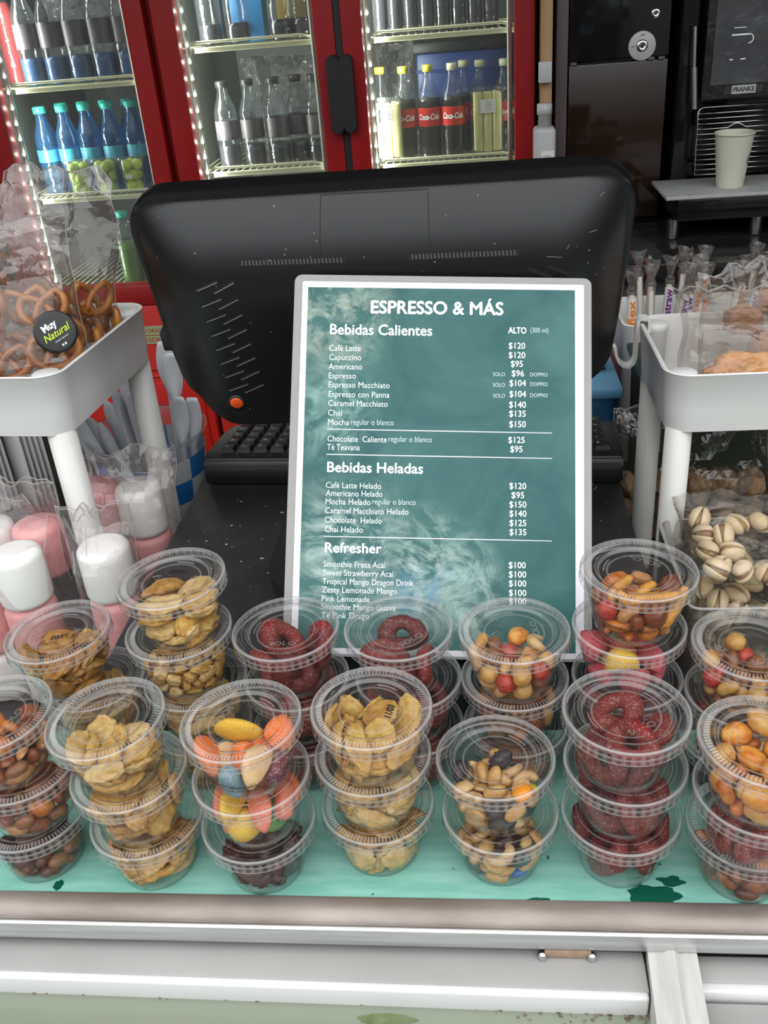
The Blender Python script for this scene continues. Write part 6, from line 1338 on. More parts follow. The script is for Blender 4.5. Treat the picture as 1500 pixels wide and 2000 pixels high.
# ---- cutlery tub and plates behind
tb = thing('cutlery_tub', 'clear plastic tub with a blue and white checked band', 'tub', (-0.392, 0.974, -0.0402))
m_tub = clear('tub_plastic', tint=(0.9, 0.9, 0.9), haze=0.25, hazecol=(0.7, 0.7, 0.7), rough=0.12)
m_blue = mat('check_blue', (0.02, 0.17, 0.48), 0.4); m_chk = mat('check_white', (0.55, 0.57, 0.58), 0.45)
bm = bmesh.new(); lathe(bm, [(0.050, 0.0), (0.054, 0.002), (0.066, 0.128), (0.068, 0.138), (0.071, 0.141), (0.0715, 0.138), (0.0705, 0.135)], 48, close_bottom=True)
obj('tub_body', bm, m_tub, tb)
bm = bmesh.new()
rg = lathe(bm, [(0.0545 + 0.0116 * q / 4, 0.004 + 0.112 * q / 4) for q in range(5)], 36)
bm.faces.ensure_lookup_table()
for k, f in enumerate(bm.faces): f.material_index = ((k // 36) + (k % 36) // 3) % 2
obj('checked_band', bm, [m_blue, m_chk], tb)
m_cut = mat('white_cutlery', (0.62, 0.64, 0.67), 0.4)
def blade(L, w, tip, kind):
    bm = bmesh.new(); n = 26; row = []
    for i in range(n + 1):
        t = i / n; z = t * L
        if kind == 'knife': ww = w * (0.75 + 0.25 * t) * math.sqrt(max(0.02, 1 - max(0, (t - 0.82) / 0.18) ** 2.2))
        else:
            q = max(0, (t - 0.66) / 0.34); ww = w * 0.42 if t < 0.62 else w * (0.42 + 0.9 * math.sin(PI * min(1, q * 0.92 + 0.02)) ** 0.7)
        dep = 0.0 if kind == 'knife' else 0.004 * math.sin(PI * max(0, (t - 0.66) / 0.34))
        row.append([bm.verts.new((-ww / 2, 0.0006, z)), bm.verts.new((0, 0.0014 + dep, z)), bm.verts.new((ww / 2, 0.0006, z)), bm.verts.new((ww / 2, -0.0006, z)), bm.verts.new((0, -0.0004 + dep, z)), bm.verts.new((-ww / 2, -0.0006, z))])
    for a, b in zip(row, row[1:]):
        for j in range(6): bm.faces.new((a[j], a[(j + 1) % 6], b[(j + 1) % 6], b[j]))
    bm.faces.new(row[0][::-1]); bm.faces.new(row[-1])
    return bm
KN = obj('plastic_knife', blade(0.165, 0.0165, 0, 'knife'), m_cut); SP = obj('plastic_spoon', blade(0.160, 0.0165, 0, 'spoon'), m_cut)
ci = 0
for (kd, x, y, tx, ty, rz, dz, lab) in (
        ('k', -0.030, -0.035, 2, -16, 5, 0.006, 'white plastic knife leaning furthest left in the tub'), ('k', -0.036, -0.022, 4, -14, 8, -0.022, 'short showing white knife at the tub\'s left rim'), ('k', -0.026, -0.018, 0, -13, 20, -0.014, 'white plastic knife second from the tub\'s left rim'),
        ('k', -0.012, -0.030, -2, -12, 10, -0.024, 'white knife low in the tub before the upright ones'), ('k', -0.008, -0.010, 2, -9, 60, 0.018, 'white plastic knife turned edge on left of the leg'), ('k', 0.000, -0.006, 3, -8, 68, 0.012, 'white plastic knife edge on, nearest the leg'), ('k', 0.004, 0.012, -4, -7, 55, 0.020, 'white plastic knife edge on, behind the others'),
        ('k', 0.006, 0.024, -6, -6, 50, 0.026, 'white plastic knife at the back of the tub'), ('k', -0.016, 0.006, 0, -10, 30, -0.004, 'white plastic knife in the middle of the tub'),
        ('s', 0.034, 0.022, -6, 3, 24, 0.052, 'tall white spoon right of the trolley leg'), ('s', 0.040, 0.016, -4, 4, 24, 0.040, 'tall white spoon nested before the tallest one'), ('s', 0.043, -0.010, 2, 6, 0, 0.002, 'white spoon low at the tub\'s right rim'), ('s', 0.050, 0.000, 2, 8, 10, -0.004, 'white spoon furthest right in the tub')):
    o = KN if kd == 'k' else SP
    if o.get('label'): o = o.copy(); COL.objects.link(o)
    o.location = (-0.392 + x * 0.8, 0.974 + y * 0.8, -0.0402 + 0.024 + dz); o.rotation_euler = (math.radians(tx), math.radians(ty), math.radians(rz))
    tag(o, lab, 'knife' if kd == 'k' else 'spoon', 'white cutlery in the tub')
def plate_mesh():
    bm = bmesh.new(); lathe(bm, [(0.0005, 0.0), (0.052, 0.0), (0.060, 0.004), (0.071, 0.013), (0.086, 0.017), (0.0868, 0.0158), (0.072, 0.0115), (0.061, 0.0026), (0.053, -0.0015), (0.0005, -0.0015)], 56, close_bottom=True, close_top=True)
    return bm
m_foam = mat('white_foam', (0.80, 0.79, 0.77), 0.6)
PL = obj('foam_plate', plate_mesh(), m_foam)
for s, (x0, cnt, yaw, lab) in enumerate(((-0.660, 6, 33, 'left pack of nested white foam plates on edge'), (-0.606, 5, 30, 'middle pack of nested white foam plates on edge'), (-0.552, 6, 28, 'right pack of nested white foam plates on edge'))):
    for i in range(cnt):
        o = PL
        if o.get('label'): o = o.copy(); COL.objects.link(o)
        cyw, syw = math.cos(math.radians(yaw)), math.sin(math.radians(yaw))
        o.location = (x0 + i * 0.0062 * cyw, 1.016 + 0.018 * s + i * 0.0062 * syw, 0.0466); o.rotation_euler = (0, math.radians(90), math.radians(yaw))
        tag(o, 'white foam plate in the ' + lab, 'plate', lab)

# ---- right trolley: bags of golden snacks, hook side
A['snack_golden'] = mat('snack_golden', (0.52, 0.20, 0.045), 0.55, col2=(0.70, 0.36, 0.11), scale=45, bump=0.9, bscale=120, bdist=0.003)
A['snack_brown'] = mat('snack_brown', (0.34, 0.115, 0.03), 0.5, col2=(0.52, 0.23, 0.07), scale=45, bump=0.9, bscale=120, bdist=0.003)
A['granola'] = mat('granola', (0.28, 0.17, 0.085), 0.7, col2=(0.42, 0.28, 0.16), scale=60, bump=0.8, bscale=150, bdist=0.003)
def lump(name, lab, cat, grp, loc, r, seed, m, rot=(0, 0, 0)):
    o = obj(name, _blob(r[0], r[1], r[2], seed, 0.28, 1.8, 4), A[m]); o.location = loc; o.rotation_euler = rot
    return tag(o, lab, cat, grp)
bag('snack_bag', 'big crackly clear bag of golden baked snacks, front of the right tray', (0.2415, 0.772, 0.1955), (math.radians(-16), math.radians(2), 0), 0.135, 0.098, 0.056, 71, group='snack bags in the right tray', fill=0.66, crumple=0.005, lean=0.03, flare=0.5)
lump('baked_snack', 'large golden lumpy baked snack in the front right bag', 'baked snack', None, (0.226, 0.772, 0.2195), (0.033, 0.016, 0.021), 3, 'snack_golden', (0, -0.15, 0))
lump('baked_snack', 'golden baked snack peeping at the photo\'s right edge in the tray', 'baked snack', None, (0.280, 0.771, 0.2165), (0.018, 0.014, 0.016), 5, 'snack_golden')
bag('snack_bag', 'clear bag of brown baked snacks at the rear of the right tray', (0.272, 0.842, 0.1975), (math.radians(-6), math.radians(-3), 0.1), 0.13, 0.096, 0.044, 77, group='snack bags in the right tray', fill=0.80, crumple=0.005, lean=0.006, flare=0.3)
for i, (x, y, z, s, mm, lb) in enumerate(((0.245, 0.848, 0.244, 0.0185, 'snack_brown', 'left brown folded baked snack in the rear right bag'), (0.274, 0.851, 0.257, 0.0185, 'snack_brown', 'upper brown baked snack in the rear right bag'), (0.302, 0.850, 0.243, 0.0185, 'snack_golden', 'orange baked snack at the right of the rear bag'), (0.268, 0.850, 0.215, 0.020, 'snack_brown', 'lower brown baked snack in the rear right bag'))):
    lump('baked_snack', lb, 'baked snack', None, (x, y, z), (s, 0.012, s * 0.72), 7 + i, mm, (0, 0.5 * i, 0))
# bags on the counter below the right tray
for i, (x, y, w, h, t, lab, sd) in enumerate(((0.182, 0.925, 0.070, 0.155, 0.05, 'clear bag of granola behind the right trolley\'s rear leg', 81), (0.258, 0.895, 0.104, 0.185, 0.075, 'large clear bag of granola under the right tray', 83), (0.360, 0.910, 0.085, 0.18, 0.06, 'clear bag of granola furthest right under the tray', 87))):
    bag('granola_bag', lab, (x, y, -0.0402), (math.radians(-6), 0, 0.1 * (i - 1)), w, h, t, sd, group='granola bags under the right tray', fill=0.6, crumple=0.009, lean=0.02)
    for j in range(9):
        random.seed(sd * 10 + j)
        a, b, c = j % 3 - 1, (j // 3), 0
        lump('granola_cluster', 'brown granola cluster in the ' + lab[6:], 'granola', 'granola clusters %d' % i, (x + a * w * 0.27, y - 0.004 + random.uniform(-0.004, 0.004), -0.022 + b * h * 0.19), (w * 0.14, t * 0.26, h * 0.105), 20 + i * 9 + j, 'granola', (0, random.uniform(-0.4, 0.4), 0))
bx = thing('storage_box', 'dark green plastic box standing behind the granola bags', 'box', (0.27, 1.03, -0.0402))
m_dg = mat('dark_green_plastic', (0.012, 0.035, 0.018), 0.4)
bm = tray_mesh(0.17, 0.10, 0.17, 0.012); sharp(obj('box_body', bm, m_dg, bx), 50)
boxobj('box_lid', (-0.089, 0.089, -0.054, 0.054, 0.1725, 0.182), m_dg, bx, bev=0.002)

# pistachio tub
pt = thing('clear_tub', 'clear square tub holding packets of pistachios', 'tub', (0.247, 0.666, -0.0402))
m_tubc = clear('smoky_tub', tint=(0.86, 0.85, 0.84), haze=0.10, hazecol=(0.6, 0.58, 0.56), rough=0.08, ior=1.5)
sharp(obj('tub_body', tray_mesh(0.176, 0.138, 0.138, 0.010, th=0.0022, rim=1), [m_tubc, m_lid3], pt), 40)  # rim faces whitened to paint a bright line
A['pistachio_shell'] = mat('pistachio_shell', (0.56, 0.42, 0.24), 0.45, col2=(0.70, 0.57, 0.38), scale=60, bump=0.05, bscale=300)
m_kernel = mat('pistachio_kernel', (0.30, 0.30, 0.07), 0.5, col2=(0.32, 0.16, 0.10), scale=180)
WORDS['pistachio'] = ('pistachio', 'open shelled pistachio', 'nut')
PPOS = ['front', 'second', 'third', 'rear']
for i in range(4):
    loc = (0.247, 0.652 + i * 0.0115, -0.0175 + i * 0.0375); rot = (math.radians(17), 0, math.radians((-1, 1.5, -1.5, 1)[i]))
    M0 = mtx(loc, rot)
    b = bag_mesh(0.154, 0.098, 0.028, 90 + i, fill=0.90, crumple=0.0045, lean=0.0, flare=0.1)
    # the packet lies in its own plane: height becomes the slope
    P = M0 @ Matrix.Translation((0, -0.045, 0.014)) @ Matrix.Rotation(math.radians(-90), 4, 'X')
    me = bpy.data.meshes.new('pistachio_packet'); bmesh.ops.recalc_face_normals(b, faces=b.faces[:]); b.to_mesh(me); b.free()
    for p in me.polygons: p.use_smooth = True
    me.materials.append(m_film3)
    o = link('pistachio_packet', me); o.matrix_world = P
    tag(o, 'clear packet of pistachios, %s in the clear tub' % PPOS[i], 'packet', 'pistachio packets in the tub')
    for j, (kd, var, px, py, pz, ex, ey, ez) in enumerate([q for q in SIM['ps%d' % (i % 2)] if q[4] < 190]):
        key = ('pistachio', var, 'pistachio_shell')
        if key not in _PM:
            q = obj('tmp', p_pistachio(var), [A['pistachio_shell'], m_kernel]); _PM[key] = q.data; bpy.data.objects.remove(q)
        q = link('pistachio', _PM[key])
        q.matrix_world = M0 @ Matrix.Translation((px * 1e-4 * 1.2, py * 1e-4, pz * 1e-4)) @ Euler((math.radians(ex), math.radians(ey), math.radians(ez))).to_matrix().to_4x4() @ Matrix.Scale(1.14, 4)
        tag(q, 'open shelled pistachio in the %s packet' % PPOS[i], 'nut', 'pistachios in the %s packet' % PPOS[i])

# ---- straw bin with wrapped straws, blue box beside it
sb = tag(sharp(obj('straw_bin', tray_mesh(0.235, 0.120, 0.188, 0.014), m_tray), 50), 'tall white plastic bin full of wrapped straws behind the right trolley', 'bin'); sb.location = (0.300, 1.180, -0.0402)
m_straw = mat('white_straw', (0.66, 0.65, 0.60), 0.4)
m_wrap = clear('straw_wrapper', tint=(0.93, 0.92, 0.90), haze=0.10, hazecol=(0.75, 0.70, 0.66), rough=0.12, ior=1.5, gain=1.6, bump=0.5, bscale=60)
m_or = mat('orange_ink', (0.78, 0.20, 0.01), 0.5); m_pu = mat('purple_ink', (0.16, 0.02, 0.22), 0.5); m_gr = mat('green_ink', (0.22, 0.50, 0.03), 0.5); m_lab = mat('wrapper_white', (0.72, 0.70, 0.66), 0.5)
def straw(label, loc, tx, ty, word, ink, z0):
    t = thing('wrapped_straw', label, 'straw', loc, 0, 'wrapped straws in the white bin'); t.rotation_euler = (math.radians(tx), math.radians(ty), 0)
    bm = bmesh.new(); lathe(bm, [(0.0034, 0.004), (0.0034, 0.212), (0.0027, 0.212), (0.0027, 0.006)], 14); obj('straw_tube', bm, m_straw, t)
    bm = bmesh.new()
    random.seed(int(abs(loc[0]) * 1e5))
    def rf(i, k, r, z):
        if k >= 5: return r * (1 + 0.5 * noise.noise(Vector((i * 0.9, k * 2.0, loc[0] * 40)))), z + 0.006 * noise.noise(Vector((i * 0.5, 3, loc[0] * 90)))
        return r, z
    lathe(bm, [(0.0030, 0.0), (0.0052, 0.006), (0.0054, 0.08), (0.0054, 0.16), (0.0052, 0.206), (0.0060, 0.217), (0.0035, 0.224), (0.0075, 0.238), (0.0100, 0.246)], 14, rfun=rf)
    obj('wrapper', bm, m_wrap, t)
    if word:
        bm = bmesh.new()
        pts = []
        for a in range(-60, 61, 15): pts.append((0.0058 * math.sin(math.radians(a)), -0.0058 * math.cos(math.radians(a))))
        va = [bm.verts.new((x, y, z0)) for x, y in pts]; vb = [bm.verts.new((x, y, z0 + 0.047)) for x, y in pts]
        for i in range(len(pts) - 1): bm.faces.new((va[i], va[i + 1], vb[i + 1], vb[i]))
        lb = obj('printed_band', bm, m_lab, t)
        Q = Matrix.Translation((0.0035, -0.0063, z0)) @ Matrix.Rotation(PI / 2, 4, 'X') @ Matrix.Rotation(PI / 2, 4, 'Z')
        text_obj('band_text', word, ink, lb, 0.012, 0.045, 0.0, 0.0085, bold=0.02, mat=Q)
        bm = bmesh.new(); lathe(bm, [(0.0003, 0), (0.0040, 0)], 18, mat=Matrix.Translation((0, -0.0062, z0 + 0.005)) @ Matrix.Rotation(PI / 2, 4, 'X'), close_bottom=True)
        obj('green_dot', bm, m_gr, lb)
    return t
SL = [(0.204, 1.075, 2, -3, 'flex', m_or, 0.165, 'wrapped straw with orange lettering nearest the terminal'), (0.217, 1.105, -2, 1, None, None, 0, 'plain wrapped straw right behind the leftmost orange one'), (0.226, 1.080, -3, -2, None, None, 0, 'bare white wrapped straw third from left'),
      (0.238, 1.110, -4, 2, 'straw', m_pu, 0.20, 'wrapped straw with purple print high on it'), (0.245, 1.070, 2, 3, 'straw', m_pu, 0.145, 'wrapped straw with purple letters at the left middle'), (0.259, 1.072, 0, 1, 'straw', m_pu, 0.140, 'wrapped straw with purple letters beside another'),
      (0.272, 1.100, -3, 2, 'flex', m_or, 0.165, 'orange printed straw left of the second orange one'), (0.276, 1.070, 1, 1, 'flex', m_or, 0.130, 'wrapped straw with orange lettering above the tray middle'), (0.292, 1.120, -3, -3, 'straw', m_pu, 0.165, 'purple printed straw leaning left behind the snack bag'),
      (0.304, 1.075, 2, 4, None, None, 0, 'plain wrapped straw right of the second orange one'), (0.318, 1.105, -2, 4, 'flex', m_or, 0.195, 'wrapped straw with orange print above the brown snacks'), (0.330, 1.080, 2, 3, 'straw', m_pu, 0.165, 'purple printed straw above the brown snacks'),
      (0.343, 1.110, -3, 5, 'flex', m_or, 0.200, 'wrapped straw with orange print furthest right but two'), (0.355, 1.080, 1, 6, 'flex', m_or, 0.165, 'orange printed straw next to the right edge'), (0.368, 1.105, -2, 6, 'straw', m_pu, 0.18, 'purple printed straw at the photo\'s right edge'),
      (0.230, 1.160, -6, -4, None, None, 0, 'wrapped straw at the bin\'s back left'), (0.260, 1.165, -5, 3, None, None, 0, 'wrapped straw at the bin\'s back, left of centre'), (0.305, 1.160, -6, -2, 'flex', m_or, 0.19, 'orange printed straw at the bin\'s back'), (0.345, 1.165, -5, 4, None, None, 0, 'wrapped straw at the bin\'s back right')]
for (x, y, tx, ty, wd, ink, z0, lab) in SL: straw(lab, (x, 1.140 + (y - 1.07) * 0.75, -0.030), tx * 0.6, ty, wd, ink, 0.163)
bb = thing('storage_box', 'translucent blue plastic box between terminal and right trolley', 'box', (0.105, 1.13, -0.0402))
m_bb = mat('blue_box_plastic', (0.03, 0.12, 0.26), 0.3, col2=(0.08, 0.22, 0.38), scale=14)
sharp(obj('box_body', tray_mesh(0.125, 0.20, 0.13, 0.012), m_bb, bb), 50)
boxobj('box_lid', (-0.066, 0.066, -0.103, 0.103, 0.1325, 0.146), mat('blue_box_lid', (0.10, 0.25, 0.40), 0.25), bb, bev=0.003)
rl = thing('paper_roll', 'white paper roll lying on the blue box', 'paper roll', (0.125, 1.10, 0.1065))
bm = bmesh.new(); R_ = Matrix.Translation((0, 0, 0.030)) @ Matrix.Rotation(PI / 2, 4, 'Y')
lathe(bm, [(0.011, -0.035), (0.0295, -0.035), (0.0295, 0.035), (0.011, 0.035), (0.011, -0.035)], 36, mat=R_); sharp(obj('roll', bm, mat('roll_paper', (0.62, 0.61, 0.59), 0.7), rl), 40)

# ------------------------------------------------------------------ the red drink coolers
m_red = mat('cooler_red', (0.29, 0.005, 0.007), 0.42, col2=(0.34, 0.008, 0.010), scale=8)
m_redp = mat('cooler_red_bright', (0.55, 0.018, 0.010), 0.35)
m_liner = mat('cooler_liner', (0.06, 0.065, 0.06), 0.55)
m_rubber = mat('black_gasket', (0.008, 0.008, 0.009), 0.5)
m_pane = clear('cooler_glass', tint=(0.90, 0.92, 0.90), haze=0.05, hazecol=(0.6, 0.62, 0.6), rough=0.03, ior=1.5, gain=0.9, bump=0.02, bscale=3)
m_shelf = mat('cream_shelf_wire', (0.62, 0.60, 0.42), 0.4)
m_led = glow('led_white', (0.92, 1.0, 0.90), 55.0)
m_ledp = mat('led_strip_backing', (0.35, 0.36, 0.34), 0.3, metal=0.6)

def cooler(label, x0, x1, doors, shelves, zb=-0.03, handle=None, low=None):
    """cabinet from x0 to x1, front of the doors at y = 2.10; doors: list of (left edge, glass left, glass right, right edge)"""
    t = thing('drink_cooler', label, 'cooler', ((x0 + x1) / 2, 2.42, -0.95))
    R = lambda o: _rel(o, t)
    zt = 1.45
    bm = bmesh.new()
    for d in ((x0, x0 + 0.03, 2.14, 2.74, -0.95, zt), (x1 - 0.03, x1, 2.14, 2.74, -0.95, zt), (x0, x1, 2.71, 2.74, -0.95, zt), (x0, x1, 2.14, 2.74, zt - 0.05, zt), (x0, x1, 2.14, 2.74, -0.95, zb - 0.05)):
        box(bm, *d)
    R(sharp(obj('cabinet', bm, m_red), 40))
    bm = bmesh.new()
    for d in ((x0 + 0.0305, x0 + 0.034, 2.15, 2.70, zb - 0.05, zt - 0.05), (x1 - 0.034, x1 - 0.0305, 2.15, 2.70, zb - 0.05, zt - 0.05), (x0 + 0.03, x1 - 0.03, 2.70, 2.705, zb - 0.05, zt - 0.05), (x0 + 0.03, x1 - 0.03, 2.15, 2.70, zb - 0.0495, zb - 0.045)):
        box(bm, *d)
    R(obj('liner', bm, m_liner, smooth=False))
    for (a, gl, gr, b) in doors:
        bm = bmesh.new()
        for d in ((a, gl, 2.10, 2.135, zb - 0.05, zt - 0.04), (gr, b, 2.10, 2.135, zb - 0.05, zt - 0.04), (gl, gr, 2.10, 2.135, zb - 0.05, zb), (gl, gr, 2.10, 2.135, zt - 0.10, zt - 0.04)):
            box(bm, *d, bev=0.003)
        dr = R(sharp(obj('door', bm, m_red), 40))
        g = boxobj('door_glass', (gl - 0.004, gr + 0.004, 2.114, 2.118, zb - 0.004, zt - 0.096), m_pane); g.parent = dr
        # a strip of light dots up the left side of the opening
        bm = bmesh.new(); box(bm, gl + 0.004, gl + 0.014, 2.137, 2.144, zb, zt - 0.1); s = obj('led_strip', bm, m_ledp); s.parent = dr
        bm = bmesh.new(); z = zb + 0.01
        while z < 0.75:
            bmesh.ops.create_icosphere(bm, subdivisions=2, radius=0.0030, matrix=Matrix.Translation((gl + 0.009, 2.136, z))); z += 0.032
        s2 = obj('led_dots', bm, m_led); s2.parent = dr
        bm = bmesh.new(); box(bm, gr - 0.014, gr - 0.004, 2.137, 2.144, zb, zt - 0.1); s = obj('led_strip', bm, m_ledp); s.parent = dr
        bm = bmesh.new(); z = zb + 0.01
        while z < 0.75:
            bmesh.ops.create_icosphere(bm, subdivisions=1, radius=0.0022, matrix=Matrix.Translation((gr - 0.009, 2.1455, z))); z += 0.032
        s2 = obj('led_dots', bm, m_led); s2.parent = dr
        l = bpy.data.lights.new('cooler_led', 'AREA'); l.shape = 'RECTANGLE'; l.size = 0.02; l.size_y = 0.9; l.energy = 3.6; l.color = (0.93, 1.0, 0.92)
        lo = link('cooler_led', l); lo.location = (gl + 0.02, 2.150, 0.40); lo.rotation_euler = (math.radians(90), 0, math.radians(-35)); lo.parent = dr
    for k, (a, b, z) in enumerate(shelves):
        bm = bmesh.new()
        box(bm, a, b, 2.150, 2.158, z - 0.014, z - 0.004, bev=0.0015); box(bm, a, b, 2.66, 2.668, z - 0.012, z - 0.004)
        n = int((b - a) / 0.016)
        for i in range(n + 1):
            x = a + (b - a) * i / n; box(bm, x - 0.0012, x + 0.0012, 2.156, 2.665, z - 0.0065, z - 0.004)
        sh = R(obj('shelf', bm, m_shelf, smooth=False))
        bm = bmesh.new(); tube(bm, [(a + 0.01, 2.147, z + 0.001), (a + 0.02, 2.145, z + 0.006), (b - 0.03, 2.145, z + 0.006), (b - 0.01, 2.147, z + 0.001)], 0.0028, 8)
        w = obj('front_rail', bm, m_shelf); w.parent = sh
    return t, R
C1, R1_ = cooler('red single-door drink cooler at the left, water bottles and grape cups inside', -1.085, -0.658, [(-1.083, -1.012, -0.704, -0.662)], [(-1.045, -0.698, 0.405), (-1.045, -0.698, 0.170), (-1.045, -0.698, -0.045)])
C2, R2_ = cooler('red double-door drink cooler with black centre handles', -0.650, 0.138, [(-0.646, -0.598, -0.312, -0.2705), (-0.2565, -0.214, 0.094, 0.134)], [(-0.615, -0.318, 0.457), (-0.615, -0.318, 0.205), (-0.205, 0.10, 0.450), (-0.205, 0.10, 0.198), (-0.615, 0.10, -0.045)])
R2_(boxobj('centre_gasket', (-0.2700, -0.2570, 2.104, 2.13, -0.08, 1.40), m_rubber))
for x in (-0.27685, -0.25015):
    bm = bmesh.new(); poly_prism(bm, rrect(0.0265, 0.150, 0.012, 6, cx=x, cy=0.348), -2.112, -2.072, mat=Matrix(((1, 0, 0, 0), (0, 0, -1, 0), (0, 1, 0, 0), (0, 0, 0, 1))))
    bmesh.ops.bevel(bm, geom=[e for e in bm.edges], offset=0.003, segments=2, affect='EDGES')
    R2_(sharp(obj('handle', bm, m_rubber), 40))
# lower red panels: pressed recesses, grille and the pale label strip
m_lbl = mat('pale_green_label', (0.34, 0.42, 0.22), 0.5); m_redink = mat('red_label_ink', (0.45, 0.05, 0.02), 0.5)
for Rf, a, b in ((R1_, -1.083, -0.660), (R2_, -0.648, 0.136)):
    Rf(boxobj('lower_panel', (a, b, 2.104, 2.138, -0.93, -0.082), m_redp, bev=0.003))
    for (z0, z1) in ((-0.245, -0.235), (-0.262, -0.256), (-0.50, -0.275)):
        Rf(boxobj('pressed_panel', (a + 0.02, b - 0.02, 2.098, 2.1045, z0, z1), m_redp, bev=0.003))
    bm = bmesh.new()
    for k in range(9): box(bm, a + 0.03, b - 0.03, 2.097, 2.1045, -0.60 - k * 0.02, -0.592 - k * 0.02)
    Rf(obj('grille', bm, m_redp, smooth=False))
lab = R1_(boxobj('label_strip', (-0.86, -0.664, 2.1015, 2.1042, -0.176, -0.132), m_lbl))
QL = Matrix(((1, 0, 0, 0), (0, 0, -1, 2.1010), (0, 1, 0, 0), (0, 0, 0, 1)))
for s, y in (('SABOR ORIGINAL CON', -0.1485), ('GAS DESDE ORIGINAL', -0.1710)):
    o = text_obj('label_text', s, m_redink, None, -0.852, -0.672, y, 0.0105, bold=0.01, mat=QL); o.parent = lab; o.matrix_parent_inverse = lab.matrix_parent_inverse
    o.matrix_parent_inverse = Matrix.Identity(4)
bm = bmesh.new(); box(bm, -0.86, -0.664, 2.1008, 2.1016, -0.1555, -0.1535); o = obj('label_line', bm, m_redink, lab)

# ---- bottles
def bottle(name, h, r, neck, cap_m, body_m, liquid_m=None, lab_m=None, lab=(0.4, 0.6), fill=0.8, waist=0.0, cap_h=0.014, word=None):
    t = link(name, None)
    def R(f): return r * (1 - waist * math.exp(-((f - 0.5) / 0.10) ** 2))
    prof = [(0.0005, 0.003), (r * 0.7, 0.0), (r * 0.96, 0.004), (r, 0.012)]
    for q in range(1, 9): f = 0.06 + 0.56 * q / 8; prof.append((R(f), f * h))
    for q in range(1, 9):
        f = q / 8; prof.append((r + (neck - r) * (3 * f * f - 2 * f ** 3), (0.62 + 0.28 * f) * h))
    prof += [(neck, h - cap_h)]
    bm = bmesh.new(); lathe(bm, prof, 24, close_bottom=True); obj('bottle_body', bm, body_m, t)
    bm = bmesh.new(); lathe(bm, [(neck * 1.16, h - cap_h), (neck * 1.2, h - 0.002), (neck * 1.05, h), (0.0005, h)], 20, close_bottom=True); obj('cap', bm, cap_m, t)
    if liquid_m:
        pr = [(rr * 0.93, max(0.003, z)) for rr, z in prof if z <= fill * h]; pr.append((0.0005, pr[-1][1]))
        bm = bmesh.new(); lathe(bm, pr, 20, close_bottom=True); obj('drink', bm, liquid_m, t)
    if lab_m:
        bm = bmesh.new(); lathe(bm, [(R(lab[0] + (lab[1] - lab[0]) * q / 4) * 1.012, (lab[0] + (lab[1] - lab[0]) * q / 4) * h) for q in range(5)], 24); lo = obj('bottle_label', bm, lab_m, t)
        if word:
            zc = (lab[0] + lab[1]) / 2 * h - 0.005
            text_obj('label_text', word, m_txt, lo, -52, 52, 0, 0.0115, bold=0.03, shear=0.3, fn=lambda p: Vector((r * 1.02 * math.sin(math.radians(p.x)), -r * 1.02 * math.cos(math.radians(p.x)), zc + p.y)))
    return t
m_teal_cap = mat('teal_cap', (0.03, 0.42, 0.36), 0.4); m_teal_lab = mat('teal_label', (0.02, 0.33, 0.36), 0.4, col2=(0.05, 0.15, 0.36), scale=25)
m_wb = clear('blue_bottle', tint=(0.40, 0.62, 0.84), haze=0.24, hazecol=(0.06, 0.22, 0.44), rough=0.025, ior=1.45, gain=1.6, bump=0.25, bscale=40)
m_cb = clear('clear_bottle', tint=(0.86, 0.88, 0.9), haze=0.07, hazecol=(0.4, 0.42, 0.45), rough=0.02, ior=1.45, gain=1.5, bump=0.25, bscale=40)
m_cola = mat('dark_cola', (0.012, 0.005, 0.004), 0.15); m_colalab = mat('red_bottle_label', (0.50, 0.015, 0.012), 0.35, col2=(0.62, 0.03, 0.02), scale=30)
m_ycap = mat('yellow_green_cap', (0.50, 0.46, 0.05), 0.4); m_wcap = mat('ivory_cap', (0.55, 0.52, 0.36), 0.4); m_bcap = mat('black_cap', (0.02, 0.02, 0.022), 0.4)
m_dkl = mat('dark_label', (0.025, 0.02, 0.025), 0.45, col2=(0.09, 0.07, 0.085), scale=22); m_dkd = mat('dark_drink', (0.02, 0.016, 0.022), 0.2)
m_redd = mat('red_drink', (0.30, 0.03, 0.03), 0.25); m_blued = mat('blue_drink', (0.015, 0.06, 0.17), 0.25); m_greend = mat('green_drink', (0.10, 0.20, 0.02), 0.25)
def shelf_row(proto, spots, z, label, group, cat='bottle', rear=None):
    for i, (x, y) in enumerate(spots):
        o = proto if i == 0 else dup(proto)
        o.location = (x, y, z + 0.0005)
        l = label if y < 2.26 or rear is None else rear
        tag(o, l, cat, group if l is label else group + ', rear row')
def b_(*a, **k): return bottle(*a, **k)
W = b_('water_bottle', 0.190, 0.0265, 0.0125, m_teal_cap, m_wb, None, m_teal_lab, (0.38, 0.52))
shelf_row(W, [(-0.985, 2.23), (-0.932, 2.23), (-0.879, 2.23), (-0.824, 2.23), (-0.769, 2.23), (-0.957, 2.290), (-0.904, 2.290), (-0.850, 2.290), (-0.796, 2.290), (-0.742, 2.290)], 0.166, 'blue water bottle with teal cap, front row of the left cooler', 'teal capped water bottles', rear='blue water bottle with teal cap, rear row of the left cooler')
Wr = b_('red_bottle', 0.185, 0.026, 0.012, m_redd, m_cb, m_redd, None); Wr.location = (-1.012, 2.292, 0.1665); tag(Wr, 'red drink bottle at the left edge of the water bottles', 'bottle')
D = b_('drink_bottle', 0.205, 0.0265, 0.0125, m_bcap, m_cb, m_blued, m_dkl, (0.36, 0.6), fill=0.3)
shelf_row(D, [(-0.960, 2.2), (-0.905, 2.2), (-0.85, 2.2), (-0.795, 2.2), (-0.74, 2.2)], 0.401, 'clear dark-labelled bottle on the left cooler\'s upper shelf', 'clear bottles on the left cooler\'s upper shelf')
